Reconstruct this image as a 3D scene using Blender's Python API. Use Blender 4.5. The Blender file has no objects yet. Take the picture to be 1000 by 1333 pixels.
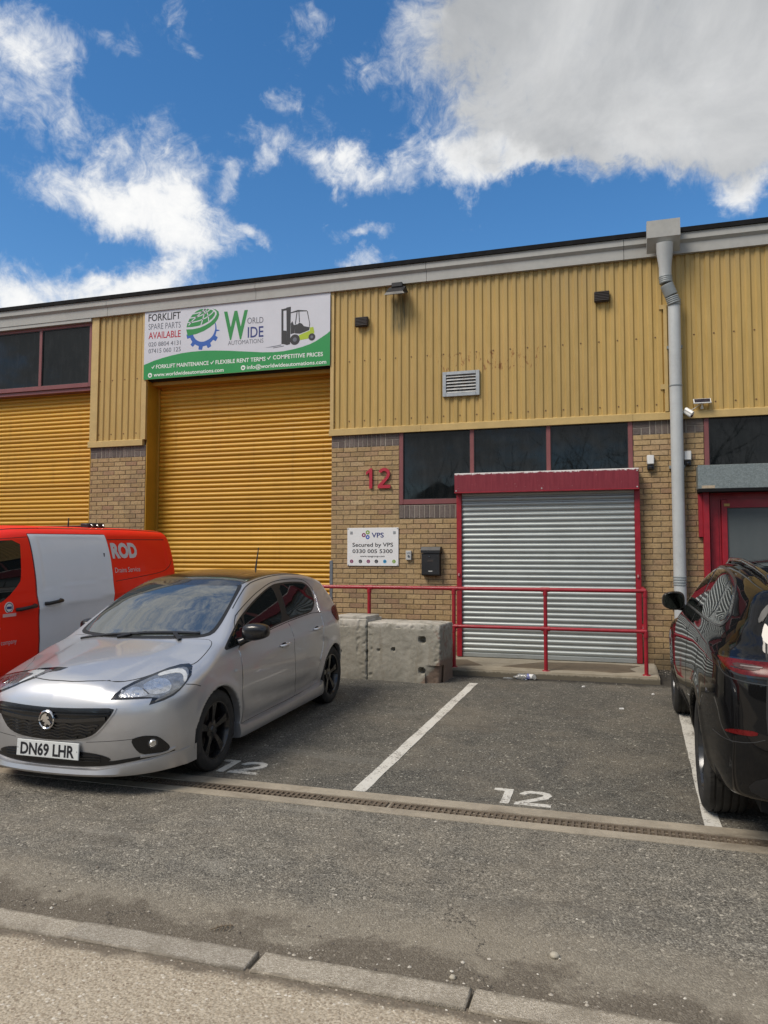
import bpy, bmesh, math, random
import numpy as np
from mathutils import Vector, Matrix, geometry, noise as mnoise
from mathutils.bvhtree import BVHTree
random.seed(7); np.random.seed(7)
PI = math.pi
sc = bpy.context.scene
COL = sc.collection

# ------------------------------------------------------------------ camera
cam_d = bpy.data.cameras.new("camera"); cam = bpy.data.objects.new("camera", cam_d); COL.objects.link(cam)
sc.camera = cam
cam_d.sensor_fit = 'VERTICAL'; cam_d.sensor_height = 36.0
cam_d.lens = 982.924 / 1333.0 * 36.0
cam_d.clip_start = 0.05; cam_d.clip_end = 2000
YAW, PITCH, ROLL = 0.29972, 0.0617085, 0.00234321
def cam_axes():
    cy, sy, cp, sp, cr, sr = math.cos(YAW), math.sin(YAW), math.cos(PITCH), math.sin(PITCH), math.cos(ROLL), math.sin(ROLL)
    fwd = Vector((-sy*cp, cy*cp, sp)); r0 = Vector((cy, sy, 0)); u0 = r0.cross(fwd)
    return cr*r0 + sr*u0, -sr*r0 + cr*u0, fwd
_r, _u, _f = cam_axes()
CAM_POS = Vector((0, -10.9653, 1.65))
cam.matrix_world = Matrix(((_r.x, _u.x, -_f.x, CAM_POS.x), (_r.y, _u.y, -_f.y, CAM_POS.y), (_r.z, _u.z, -_f.z, CAM_POS.z), (0, 0, 0, 1)))

# ------------------------------------------------------------------ node helpers
def N(nt, t, **kw):
    n = nt.nodes.new('ShaderNode' + t)
    for k, v in kw.items():
        if k.startswith('i_'):
            key = k[2:]; key = int(key) if key.isdigit() else key
            if hasattr(v, 'is_output'): nt.links.new(v, n.inputs[key])
            else: n.inputs[key].default_value = v
        else: setattr(n, k, v)
    return n
def L(nt, a, b): nt.links.new(a, b)
def M(nt, op, a, b=0.0, c=0.0, clamp=False):
    n = nt.nodes.new('ShaderNodeMath'); n.operation = op; n.use_clamp = clamp
    for i, v in enumerate((a, b, c)):
        if hasattr(v, 'is_output'): nt.links.new(v, n.inputs[i])
        else: n.inputs[i].default_value = v
    return n.outputs[0]
def MR(nt, v, a, b, c=0.0, d=1.0, smooth=False):
    n = nt.nodes.new('ShaderNodeMapRange'); n.interpolation_type = 'SMOOTHSTEP' if smooth else 'LINEAR'
    nt.links.new(v, n.inputs[0])
    for i, q in enumerate((a, b, c, d)): n.inputs[i+1].default_value = q
    return n.outputs[0]
def MIX(nt, fac, a, b, mode='MIX'):
    n = nt.nodes.new('ShaderNodeMix'); n.data_type = 'RGBA'; n.blend_type = mode
    for s, v in ((n.inputs[0], fac), (n.inputs[6], a), (n.inputs[7], b)):
        if hasattr(v, 'is_output'): nt.links.new(v, s)
        else: s.default_value = v if not isinstance(v, tuple) else (*v[:3], 1.0)
    return n.outputs[2]
def RAMP(nt, v, stops):
    n = nt.nodes.new('ShaderNodeValToRGB'); nt.links.new(v, n.inputs[0]); e = n.color_ramp.elements
    while len(e) < len(stops): e.new(0.5)
    for q, (p, c) in zip(e, stops): q.position = p; q.color = (*c, 1) if len(c) == 3 else c
    return n.outputs[0]
def NOI(nt, vec, scale, detail=4, rough=0.55, dist=0.0):
    n = nt.nodes.new('ShaderNodeTexNoise'); n.inputs['Scale'].default_value = scale; n.inputs['Detail'].default_value = detail
    n.inputs['Roughness'].default_value = rough; n.inputs['Distortion'].default_value = dist
    if vec is not None: nt.links.new(vec, n.inputs['Vector'])
    return n
def VEC(nt, op, a, b=None):
    n = nt.nodes.new('ShaderNodeVectorMath'); n.operation = op
    for i, v in enumerate((a, b)):
        if v is None: continue
        if hasattr(v, 'is_output'): nt.links.new(v, n.inputs[i])
        else: n.inputs[i].default_value = v
    return n

# ------------------------------------------------------------------ world: blue sky with broken cumulus
SUN_EL, SUN_AZ = math.radians(50), math.radians(218)    # azimuth from +y clockwise: high over the left shoulder, veiled by cloud
SKY_STRENGTH = 0.10
world = bpy.data.worlds.new("World"); sc.world = world; world.use_nodes = True
wt = world.node_tree; wt.nodes.clear()
sky = N(wt, 'TexSky', sky_type='NISHITA', sun_disc=False, sun_elevation=SUN_EL, sun_rotation=SUN_AZ, altitude=50, air_density=1.0, dust_density=0.4, ozone_density=2.2)
hsv = N(wt, 'HueSaturation', i_Saturation=1.30, i_Value=1.12); L(wt, sky.outputs[0], hsv.inputs['Color'])
tc = N(wt, 'TexCoord'); dirv = VEC(wt, 'NORMALIZE', tc.outputs['Generated']).outputs[0]
sx = N(wt, 'SeparateXYZ'); L(wt, dirv, sx.inputs[0])
az = M(wt, 'MULTIPLY', M(wt, 'ARCTAN2', sx.outputs[0], sx.outputs[1]), 180/PI)
el = M(wt, 'MULTIPLY', M(wt, 'ARCSINE', sx.outputs[2]), 180/PI)
cmb = N(wt, 'CombineXYZ'); L(wt, az, cmb.inputs[0]); L(wt, el, cmb.inputs[1])
wn = NOI(wt, dirv, 9.0, 6, 0.6)
wv = VEC(wt, 'MULTIPLY', VEC(wt, 'SUBTRACT', wn.outputs['Color'], (0.5, 0.5, 0.5)).outputs[0], (9.0, 7.0, 0)).outputs[0]
pv = VEC(wt, 'ADD', cmb.outputs[0], wv).outputs[0]
CLOUDS = [(-43.7,33.0,4.3,1.7,1,0),(-38.7,34.1,2.4,.9,.7,0),(-32.9,34.6,1.6,.6,.55,0),(-34.4,35.6,1.1,1.2,.5,0),(-43.9,29.5,3.7,2.3,1.1,0),(-40.8,28.6,2.1,1.9,.8,0),(-41.7,25.0,3.3,1.7,.9,0),(-37.3,23.8,3.2,1.8,1,0),(-34.4,26.1,3.5,2.8,1.2,0),(-33.2,23.1,4.2,2.2,1.25,0),(-36.1,27.8,2.2,1.6,.8,0),(-32.1,21.5,3.1,1.3,1,0),(-39.3,18.4,6.9,1.5,1.6,0),(-44.1,16.7,2.9,1.1,1.4,0),(-34.5,19.6,2.8,1.1,1.2,0),(-26.1,29.3,2.5,1.7,1.05,0),(-26.2,27.6,1.3,1.3,.9,0),(-24.6,32.7,1.0,1.2,.75,0),(-20.5,28.6,2.5,1.3,1.15,0),(-17.8,28.2,2.4,1.6,1.15,0),(-13.6,28.9,3.0,1.5,1,0),(-20.2,27.2,.7,1.1,.8,0),(-9.5,28.0,3.0,1.3,1.05,0),(-5.7,27.9,2.4,.8,.9,0),(-10.5,26.8,.9,1.0,.8,0),(-23.3,35.8,2.9,1.2,.62,.2),(-19.1,24.5,2.2,.6,.85,0),(-19.3,22.7,1.7,.7,.9,0),(-28.8,26.2,1.2,.9,1,0),(-28.1,23.1,1.6,.7,.8,0),(-11.8,35.1,5.9,3.4,1.25,.5),(-3.0,33.6,8.2,4.6,1.5,1),(5.7,31.8,7.3,4.8,1.5,1),(-5.9,30.1,6.2,2.5,1.2,.5),(1.9,28.3,6.7,2.2,1.2,.5),(-19.1,33.5,2.5,1.3,.75,.2),(11.0,31.0,4.5,5.0,1.5,1),(11.5,35.8,5,3.2,1.5,1),(-4,37.5,9,2.5,1.3,.8),(9.8,26.1,2.6,2.6,1.2,.3),(9.0,23.8,2.0,1.3,1.2,0)]
tot = None; gry = None
for (a, e, ra, re, w, g) in CLOUDS:
    q = VEC(wt, 'MULTIPLY', VEC(wt, 'SUBTRACT', pv, (a, e, 0)).outputs[0], (1/ra, 1/re, 0)).outputs[0]
    d = VEC(wt, 'LENGTH', q).outputs['Value']
    v = MR(wt, d, 0.1, 1.75, w, 0.0, True)
    tot = v if tot is None else M(wt, 'MAXIMUM', tot, v) if w < 1 else M(wt, 'ADD', tot, M(wt, 'MULTIPLY', v, 0.75))
    if g > 0:
        gv = M(wt, 'MULTIPLY', v, g); gry = gv if gry is None else M(wt, 'ADD', gry, gv)
# denser cloud added round the unseen sky to brighten the fill light
zden = M(wt, 'ADD', M(wt, 'MAXIMUM', sx.outputs[2], 0.0), 0.22)
flat = N(wt, 'CombineXYZ'); L(wt, M(wt, 'DIVIDE', sx.outputs[0], zden), flat.inputs[0]); L(wt, M(wt, 'DIVIDE', sx.outputs[1], zden), flat.inputs[1]); flat.inputs[2].default_value = 9.1
gen = MR(wt, NOI(wt, flat.outputs[0], 1.15, 7, 0.58, 0.3).outputs['Fac'], 0.30, 0.56, 0.0, 1.6)
# the bank of cloud above the frame that the car windscreen mirrors
hq = VEC(wt, 'MULTIPLY', VEC(wt, 'SUBTRACT', pv, (-46.0, 50.0, 0)).outputs[0], (1/26, 1/9, 0)).outputs[0]
gen = M(wt, 'MAXIMUM', gen, MR(wt, VEC(wt, 'LENGTH', hq).outputs['Value'], 0.3, 1.5, 1.15, 0.0, True))
inview = M(wt, 'MULTIPLY', M(wt, 'MULTIPLY', MR(wt, az, -52, -47, 0, 1, True), MR(wt, az, 16, 21, 1, 0, True)), MR(wt, el, 40, 44, 1, 0, True))
dens0 = M(wt, 'ADD', M(wt, 'MULTIPLY', tot, inview), M(wt, 'MULTIPLY', gen, M(wt, 'SUBTRACT', 1.0, inview)))
fb = NOI(wt, dirv, 11.0, 12, 0.66, 0.7).outputs['Fac']
fb2 = NOI(wt, dirv, 40.0, 9, 0.66, 1.0).outputs['Fac']
dn = M(wt, 'ADD', dens0, M(wt, 'ADD', M(wt, 'MULTIPLY', M(wt, 'SUBTRACT', fb, 0.5), 2.2), M(wt, 'MULTIPLY', M(wt, 'SUBTRACT', fb2, 0.5), 1.25)))
alpha = M(wt, 'POWER', MR(wt, dn, 0.26, 1.45, 0, 1, True), 1.15)
thick = MR(wt, dn, 0.6, 2.0, 0, 1, True)
gsum = M(wt, 'ADD', M(wt, 'MULTIPLY', gry, inview), M(wt, 'MULTIPLY', M(wt, 'SUBTRACT', 1.0, inview), M(wt, 'MULTIPLY', gen, 0.7)))
gmask = M(wt, 'MULTIPLY', M(wt, 'MULTIPLY', MR(wt, gsum, 0.05, 1.25, 0, 1, True), MR(wt, NOI(wt, dirv, 5.0, 7, 0.6, 0.5).outputs['Fac'], 0.36, 0.70, 1.0, 0.55)), 0.97)
white = MIX(wt, thick, (5.9, 6.1, 6.35), (7.7, 7.65, 7.5))
ccol = MIX(wt, gmask, white, (3.0, 3.1, 3.2))
skyc = MIX(wt, M(wt, 'MULTIPLY', alpha, 0.97), hsv.outputs[0], ccol)
bg = N(wt, 'Background', i_Strength=SKY_STRENGTH); L(wt, skyc, bg.inputs[0])
wo = N(wt, 'OutputWorld'); L(wt, bg.outputs[0], wo.inputs[0])
world.cycles.sampling_method = 'MANUAL'; world.cycles.sample_map_resolution = 512

# ------------------------------------------------------------------ sun (veiled by thin cloud) and exposure
sun_d = bpy.data.lights.new("sun", 'SUN'); sun_d.energy = 2.3; sun_d.angle = math.radians(26); sun_d.color = (1.0, 0.91, 0.79)
sun = bpy.data.objects.new("sun", sun_d); COL.objects.link(sun)
sdir = Vector((math.sin(SUN_AZ)*math.cos(SUN_EL), math.cos(SUN_AZ)*math.cos(SUN_EL), math.sin(SUN_EL)))
sun.rotation_euler = sdir.to_track_quat('Z', 'Y').to_euler(); sun.location = sdir*60
vs = sc.view_settings; vs.view_transform = 'Standard'; vs.look = 'None'; vs.gamma = 1.0; vs.use_curve_mapping = False
vs.exposure = 0.42
sc.render.engine = 'CYCLES'
sc.cycles.max_bounces = 8; sc.cycles.caustics_reflective = False; sc.cycles.caustics_refractive = False

# ------------------------------------------------------------------ mesh builder
class MB:
    def __init__(s): s.v = []; s.f = []; s.m = []
    def add(s, vs, fs, mi=0):
        o = len(s.v); s.v += [tuple(v) for v in vs]; s.f += [tuple(i+o for i in f) for f in fs]; s.m += [mi]*len(fs); return s
    def box(s, x0, x1, y0, y1, z0, z1, mi=0, bev=0.0):
        if bev <= 0:
            v = [(x, y, z) for x in (x0, x1) for y in (y0, y1) for z in (z0, z1)]
            return s.add(v, [(0,1,3,2),(4,6,7,5),(0,4,5,1),(2,3,7,6),(0,2,6,4),(1,5,7,3)], mi)
        b = min(bev, (x1-x0)/2.01, (y1-y0)/2.01, (z1-z0)/2.01)
        bm = bmesh.new(); bmesh.ops.create_cube(bm, size=1)
        for v in bm.verts: v.co = ((x0+x1)/2+v.co.x*(x1-x0), (y0+y1)/2+v.co.y*(y1-y0), (z0+z1)/2+v.co.z*(z1-z0))
        bmesh.ops.bevel(bm, geom=bm.edges[:], offset=b, segments=2 if b > 0.012 else 1, affect='EDGES', profile=0.5)
        bm.verts.index_update(); s.add([v.co[:] for v in bm.verts], [[v.index for v in f.verts] for f in bm.faces], mi); bm.free(); return s
    def tube(s, pts, r, n=12, mi=0, cap=True):
        pts = [Vector(p) for p in pts]; rs = r if isinstance(r, (list, tuple)) else [r]*len(pts)
        o = len(s.v); prev = None
        for i, p in enumerate(pts):
            t = ((pts[min(i+1, len(pts)-1)]-p).normalized() + (p-pts[max(i-1, 0)]).normalized()); t = t.normalized() if t.length > 1e-9 else Vector((0,0,1))
            a = (prev - t*prev.dot(t)) if prev is not None else (Vector((0,0,1)).cross(t) if abs(t.z) < .9 else Vector((1,0,0)).cross(t))
            a.normalize(); prev = a; b = t.cross(a)
            for k in range(n):
                w = 2*PI*k/n; s.v.append(tuple(p + (a*math.cos(w)+b*math.sin(w))*rs[i]))
        for i in range(len(pts)-1):
            for k in range(n):
                k2 = (k+1) % n; s.f.append((o+i*n+k, o+i*n+k2, o+(i+1)*n+k2, o+(i+1)*n+k)); s.m.append(mi)
        if cap:
            s.f.append(tuple(o+k for k in range(n))[::-1]); s.m.append(mi)
            s.f.append(tuple(o+(len(pts)-1)*n+k for k in range(n))); s.m.append(mi)
        return s
    def lathe(s, prof, n=32, c=(0,0,0), axis='Y', mi=0, closed=False):
        o = len(s.v)
        for k in range(n):
            w = 2*PI*k/n; cw, sw = math.cos(w), math.sin(w)
            for (r, h) in prof:
                if axis == 'Y': s.v.append((c[0]+r*cw, c[1]+h, c[2]+r*sw))
                elif axis == 'Z': s.v.append((c[0]+r*cw, c[1]+r*sw, c[2]+h))
                else: s.v.append((c[0]+h, c[1]+r*cw, c[2]+r*sw))
        m = len(prof); rng = m if closed else m-1
        for k in range(n):
            k2 = (k+1) % n
            for j in range(rng):
                j2 = (j+1) % m; s.f.append((o+k*m+j, o+k*m+j2, o+k2*m+j2, o+k2*m+j)); s.m.append(mi)
        return s
    def prism(s, poly, axis, a, b, mi=0):
        """polygon extruded along an axis: X:(y,z)  Y:(x,z)  Z:(x,y)"""
        n = len(poly)
        P = {'X': lambda p, h: (h, p[0], p[1]), 'Y': lambda p, h: (p[0], h, p[1]), 'Z': lambda p, h: (p[0], p[1], h)}[axis]
        o = len(s.v); s.v += [P(p, a) for p in poly] + [P(p, b) for p in poly]
        tri = geometry.tessellate_polygon([[Vector((p[0], p[1], 0)) for p in poly]])
        for t in tri:
            s.f.append((o+t[0], o+t[1], o+t[2])); s.f.append((o+n+t[2], o+n+t[1], o+n+t[0])); s.m += [mi, mi]
        for i in range(n):
            j = (i+1) % n; s.f.append((o+i, o+j, o+n+j, o+n+i)); s.m.append(mi)
        return s
    def mesh(s, name, mats, smooth=None):
        me = bpy.data.meshes.new(name); me.from_pydata(s.v, [], s.f)
        for m in (mats if isinstance(mats, (list, tuple)) else [mats]): me.materials.append(m)
        me.polygons.foreach_set('material_index', s.m)
        bm = bmesh.new(); bm.from_mesh(me); bmesh.ops.recalc_face_normals(bm, faces=bm.faces[:]); bm.to_mesh(me); bm.free()
        if smooth is not None:
            me.polygons.foreach_set('use_smooth', [True]*len(me.polygons)); me.set_sharp_from_angle(angle=math.radians(smooth))
        me.update(); return me
    def build(s, name, mats, parent=None, loc=(0,0,0), rot=(0,0,0), smooth=None):
        return link(name, s.mesh(name, mats, smooth), parent, loc, rot)
def link(name, me, parent=None, loc=(0,0,0), rot=(0,0,0)):
    o = bpy.data.objects.new(name, me); COL.objects.link(o); o.location = loc; o.rotation_euler = rot
    if parent is not None: o.parent = parent
    return o
def tag(o, label=None, cat=None, group=None, kind=None):
    if label: o['label'] = label
    if cat: o['category'] = cat
    if group: o['group'] = group
    if kind: o['kind'] = kind
    return o
def thing(name, label, cat, loc=(0,0,0), rot=(0,0,0), group=None):
    o = link(name, None, None, loc, rot); o.empty_display_size = 0.2; return tag(o, label, cat, group)
def text_data(body, size=1.0, bold=0.0, xs=1.0, ext=0.002, shear=0.0, spacing=1.0):
    """flat lettering as mesh data in the XY plane, base line y=0, starts at x=0; returns (verts, faces, width)"""
    cu = bpy.data.curves.new('lettering', 'FONT'); cu.body = body; cu.size = size; cu.offset = bold; cu.extrude = ext; cu.shear = shear
    cu.space_character = spacing; cu.resolution_u = 3
    ob = bpy.data.objects.new('lettering', cu); COL.objects.link(ob); bpy.context.view_layer.update()
    me = ob.to_mesh(); v = [(p.co.x*xs, p.co.y, p.co.z) for p in me.vertices]; f = [tuple(p.vertices) for p in me.polygons]
    ob.to_mesh_clear(); bpy.data.objects.remove(ob); bpy.data.curves.remove(cu)
    return v, f
def letter(body, x0, x1, z0, cap, y, mat, parent, bold=0.0, z1=None, ext=0.002, name='lettering', fit=True):
    """text standing on the plane y=const facing -y, between x0 and x1, base z0 (z1 at the right end), capital height cap"""
    v, f = text_data(body, 1.0, bold, 1.0, 0.0)
    xs = [p[0] for p in v]; xm, xM = min(xs), max(xs); k = (x1-x0)/(xM-xm); H = 0.729
    mb = MB(); z1 = z0 if z1 is None else z1
    vv = [(x0+(p[0]-xm)*k, p[1]*cap/H) for p in v]
    vv = [(a, b + z0 + (z1-z0)*(a-x0)/(x1-x0)) for a, b in vv]
    mb.add([(a, y, b) for a, b in vv], f)
    n = len(vv)
    bm = bmesh.new(); vs_ = [bm.verts.new((a, y, b)) for a, b in vv]
    for q in f:
        try: bm.faces.new([vs_[i] for i in q])
        except ValueError: pass
    bmesh.ops.remove_doubles(bm, verts=bm.verts[:], dist=1e-6)
    r = bmesh.ops.extrude_face_region(bm, geom=bm.faces[:])
    for e in r['geom']:
        if isinstance(e, bmesh.types.BMVert): e.co.y -= ext
    bmesh.ops.recalc_face_normals(bm, faces=bm.faces[:])
    me = bpy.data.meshes.new(name); bm.to_mesh(me); bm.free(); me.materials.append(mat)
    return link(name, me, parent)

# ------------------------------------------------------------------ materials
def new_mat(name):
    m = bpy.data.materials.new(name); m.use_nodes = True; nt = m.node_tree; b = nt.nodes['Principled BSDF']; return m, nt, b
def pos(nt): return N(nt, 'NewGeometry').outputs['Position']
def pm(name, col, rough=0.5, metal=0.0, var=0.12, vs=6.0, bump=0.0, bs=60.0, coat=0.0, spec=0.5, grime=0.0, gs=1.3, gcol=(0.10, 0.085, 0.065), obj=False):
    """plain surface with mottled tone, optional grime patches and fine relief"""
    m, nt, b = new_mat(name)
    P = N(nt, 'TexCoord').outputs['Object'] if obj else pos(nt)
    n1 = NOI(nt, P, vs, 6, 0.6).outputs['Fac']; n2 = NOI(nt, P, vs*7, 3, 0.6).outputs['Fac']
    t = M(nt, 'ADD', M(nt, 'MULTIPLY', n1, 0.65), M(nt, 'MULTIPLY', n2, 0.35))
    c = MIX(nt, MR(nt, t, 0.3, 0.7), tuple(x*(1-var) for x in col), tuple(min(1, x*(1+var)) for x in col))
    if grime > 0:
        g = MR(nt, NOI(nt, P, gs, 8, 0.68, 0.4).outputs['Fac'], 0.50, 0.72, 0, grime, True); c = MIX(nt, g, c, gcol)
    L(nt, c, b.inputs['Base Color'])
    rr = MR(nt, n1, 0.3, 0.7, max(0.02, rough*0.85), min(1, rough*1.15)); L(nt, rr, b.inputs['Roughness'])
    b.inputs['Metallic'].default_value = metal; b.inputs['Specular IOR Level'].default_value = spec
    b.inputs['Coat Weight'].default_value = coat; b.inputs['Coat Roughness'].default_value = 0.03
    if bump > 0:
        bp = N(nt, 'Bump', i_Strength=min(1, bump), i_Distance=0.004); L(nt, NOI(nt, P, bs, 5, 0.6).outputs['Fac'], bp.inputs['Height']); L(nt, bp.outputs[0], b.inputs['Normal'])
    return m

def asphalt(name, base, light, dirt_amt, kerb=False, bay=False):
    m, nt, b = new_mat(name); P = pos(nt)
    vo = N(nt, 'TexVoronoi', i_Scale=140.0, i_Randomness=1.0); L(nt, P, vo.inputs['Vector'])
    vr = N(nt, 'SeparateColor'); L(nt, vo.outputs['Color'], vr.inputs[0])
    vo2 = N(nt, 'TexVoronoi', i_Scale=72.0); L(nt, P, vo2.inputs['Vector']); vr2 = N(nt, 'SeparateColor'); L(nt, vo2.outputs['Color'], vr2.inputs[0])
    k = lambda s: tuple(x*s for x in base)
    chips = RAMP(nt, vr.outputs[0], [(0.0, k(0.32)), (0.30, k(0.72)), (0.62, k(1.0)), (0.84, k(1.34)), (0.96, k(1.65)), (1.0, light)])
    c = MIX(nt, M(nt, 'GREATER_THAN', vr2.outputs[1], 0.985), chips, tuple(x*1.05 for x in light))
    c = MIX(nt, M(nt, 'MULTIPLY', M(nt, 'LESS_THAN', vr2.outputs[2], 0.10), 0.6), c, k(0.35))
    mid = NOI(nt, P, 5.0, 8, 0.68).outputs['Fac']; c = MIX(nt, MR(nt, mid, 0.35, 0.65), MIX(nt, 1.0, c, (0.78, 0.78, 0.78), 'MULTIPLY'), MIX(nt, 1.0, c, (1.16, 1.14, 1.1), 'MULTIPLY'))
    big = NOI(nt, P, 0.75, 9, 0.68, 0.5).outputs['Fac']
    c = MIX(nt, MR(nt, big, 0.42, 0.70, 0.0, dirt_amt, True), c, (0.27, 0.23, 0.172))
    big2 = NOI(nt, VEC(nt, 'ADD', P, (31.0, 7.0, 3.0)).outputs[0], 1.1, 8, 0.66, 0.7).outputs['Fac']
    c = MIX(nt, MR(nt, big2, 0.54, 0.68, 0.0, 0.45, True), c, (0.115, 0.099, 0.078))
    oil = NOI(nt, VEC(nt, 'ADD', P, (11.0, 47.0, 3.0)).outputs[0], 2.3, 4, 0.6, 0.3).outputs['Fac']
    c = MIX(nt, MR(nt, oil, 0.66, 0.76, 0.0, 0.5, True), c, (0.08, 0.071, 0.06))
    stv = VEC(nt, 'MULTIPLY', P, (0.45, 2.6, 1.0)).outputs[0]
    sk = NOI(nt, stv, 1.5, 9, 0.7, 0.8).outputs['Fac']; c = MIX(nt, MR(nt, sk, 0.56, 0.70, 0.0, 0.55, True), c, k(0.52)); sk2 = NOI(nt, VEC(nt, 'ADD', stv, (5.0, 9.0, 1.0)).outputs[0], 1.1, 9, 0.7, 0.6).outputs['Fac']; c = MIX(nt, MR(nt, sk2, 0.57, 0.72, 0.0, 0.5, True), c, k(1.5))
    if bay:      # contact shade painted dark round the step; tarmac also darkened along the wall
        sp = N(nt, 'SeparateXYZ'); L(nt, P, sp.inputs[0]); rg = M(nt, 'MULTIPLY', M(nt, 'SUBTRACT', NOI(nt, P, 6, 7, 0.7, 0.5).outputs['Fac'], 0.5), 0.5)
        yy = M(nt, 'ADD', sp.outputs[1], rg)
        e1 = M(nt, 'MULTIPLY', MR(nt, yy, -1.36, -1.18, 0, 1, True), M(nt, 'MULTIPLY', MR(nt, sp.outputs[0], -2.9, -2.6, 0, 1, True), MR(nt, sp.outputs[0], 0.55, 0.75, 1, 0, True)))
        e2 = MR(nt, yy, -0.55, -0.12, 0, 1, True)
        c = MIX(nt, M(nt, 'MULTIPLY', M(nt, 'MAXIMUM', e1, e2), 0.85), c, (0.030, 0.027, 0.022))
    if kerb:
        sp = N(nt, 'SeparateXYZ'); L(nt, P, sp.inputs[0])
        wob = NOI(nt, P, 1.7, 6, 0.65, 0.5).outputs['Fac']
        edge = M(nt, 'ADD', sp.outputs[1], M(nt, 'ADD', M(nt, 'MULTIPLY', M(nt, 'SUBTRACT', wob, 0.5), 0.95), M(nt, 'MULTIPLY', M(nt, 'SUBTRACT', NOI(nt, P, 14, 6, 0.7).outputs['Fac'], 0.5), 0.22)))
        wet = MR(nt, edge, -7.80, -7.66, 1.0, 0.0, True)                   # silt washed up along the kerb
        pale = MR(nt, edge, -7.2, -7.75, 0.0, 0.55, True)
        c = MIX(nt, pale, c, (0.32, 0.278, 0.21)); c = MIX(nt, M(nt, 'MULTIPLY', wet, MR(nt, vr.outputs[0], 0, 1, 0.90, 0.55)), c, (0.110, 0.091, 0.068))
    wp = VEC(nt, 'ADD', P, VEC(nt, 'MULTIPLY', VEC(nt, 'SUBTRACT', NOI(nt, P, 2.2, 6, 0.7).outputs['Color'], (0.5, 0.5, 0.5)).outputs[0], (1.3, 1.3, 0)).outputs[0]).outputs[0]
    ve = N(nt, 'TexVoronoi', feature='DISTANCE_TO_EDGE', i_Scale=0.42); L(nt, wp, ve.inputs['Vector'])
    ck = M(nt, 'MULTIPLY', MR(nt, ve.outputs['Distance'], 0.0014, 0.0042, 1.0, 0.0), MR(nt, NOI(nt, P, 0.8, 4, 0.6).outputs['Fac'], 0.50, 0.58, 0.0, 0.8, True))
    c = MIX(nt, ck, c, (0.028, 0.025, 0.022))
    L(nt, c, b.inputs['Base Color']); b.inputs['Roughness'].default_value = 0.88; b.inputs['Specular IOR Level'].default_value = 0.35
    h = M(nt, 'ADD', M(nt, 'MULTIPLY', vo.outputs['Distance'], -0.7), M(nt, 'MULTIPLY', NOI(nt, P, 180, 4, 0.6).outputs['Fac'], 0.6))
    bp = N(nt, 'Bump', i_Strength=0.9, i_Distance=0.006); L(nt, h, bp.inputs['Height']); L(nt, bp.outputs[0], b.inputs['Normal'])
    return m
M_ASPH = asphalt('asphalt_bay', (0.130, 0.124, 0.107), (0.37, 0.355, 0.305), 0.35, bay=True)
M_ROAD = asphalt('asphalt_road', (0.208, 0.193, 0.162), (0.44, 0.41, 0.345), 0.42, kerb=True)

def gravelly(name):
    m, nt, b = new_mat(name); P = pos(nt)
    vo = N(nt, 'TexVoronoi', i_Scale=62.0); L(nt, P, vo.inputs['Vector']); s1 = N(nt, 'SeparateColor'); L(nt, vo.outputs['Color'], s1.inputs[0])
    vo2 = N(nt, 'TexVoronoi', i_Scale=150.0); L(nt, P, vo2.inputs['Vector']); s2 = N(nt, 'SeparateColor'); L(nt, vo2.outputs['Color'], s2.inputs[0])
    base = RAMP(nt, s2.outputs[0], [(0, (0.27, 0.22, 0.155)), (0.5, (0.42, 0.355, 0.265)), (1, (0.54, 0.47, 0.36))])
    st = RAMP(nt, s1.outputs[1], [(0, (0.22, 0.17, 0.12)), (0.4, (0.40, 0.33, 0.24)), (0.75, (0.46, 0.40, 0.31)), (1, (0.68, 0.63, 0.54))])
    inst = M(nt, 'MULTIPLY', M(nt, 'LESS_THAN', vo.outputs['Distance'], 0.42), M(nt, 'GREATER_THAN', s1.outputs[0], 0.55))
    c = MIX(nt, inst, base, st)
    big = NOI(nt, P, 2.2, 8, 0.66, 0.4).outputs['Fac']; c = MIX(nt, MR(nt, big, 0.45, 0.7, 0, 0.5, True), c, (0.31, 0.26, 0.19))
    sp = N(nt, 'SeparateXYZ'); L(nt, P, sp.inputs[0]); wob = NOI(nt, P, 5.0, 6, 0.65).outputs['Fac']
    e = MR(nt, M(nt, 'ADD', sp.outputs[1], M(nt, 'MULTIPLY', M(nt, 'SUBTRACT', wob, 0.5), 0.16)), -8.21, -8.145, 0.0, 0.85, True)
    c = MIX(nt, e, c, (0.12, 0.097, 0.07))
    L(nt, c, b.inputs['Base Color']); b.inputs['Roughness'].default_value = 0.9
    h = M(nt, 'ADD', M(nt, 'MULTIPLY', vo.outputs['Distance'], -0.8), M(nt, 'MULTIPLY', s2.outputs[0], 0.3))
    bp = N(nt, 'Bump', i_Strength=0.8, i_Distance=0.006); L(nt, h, bp.inputs['Height']); L(nt, bp.outputs[0], b.inputs['Normal'])
    return m
M_PAVE = gravelly('worn_pavement')
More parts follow.
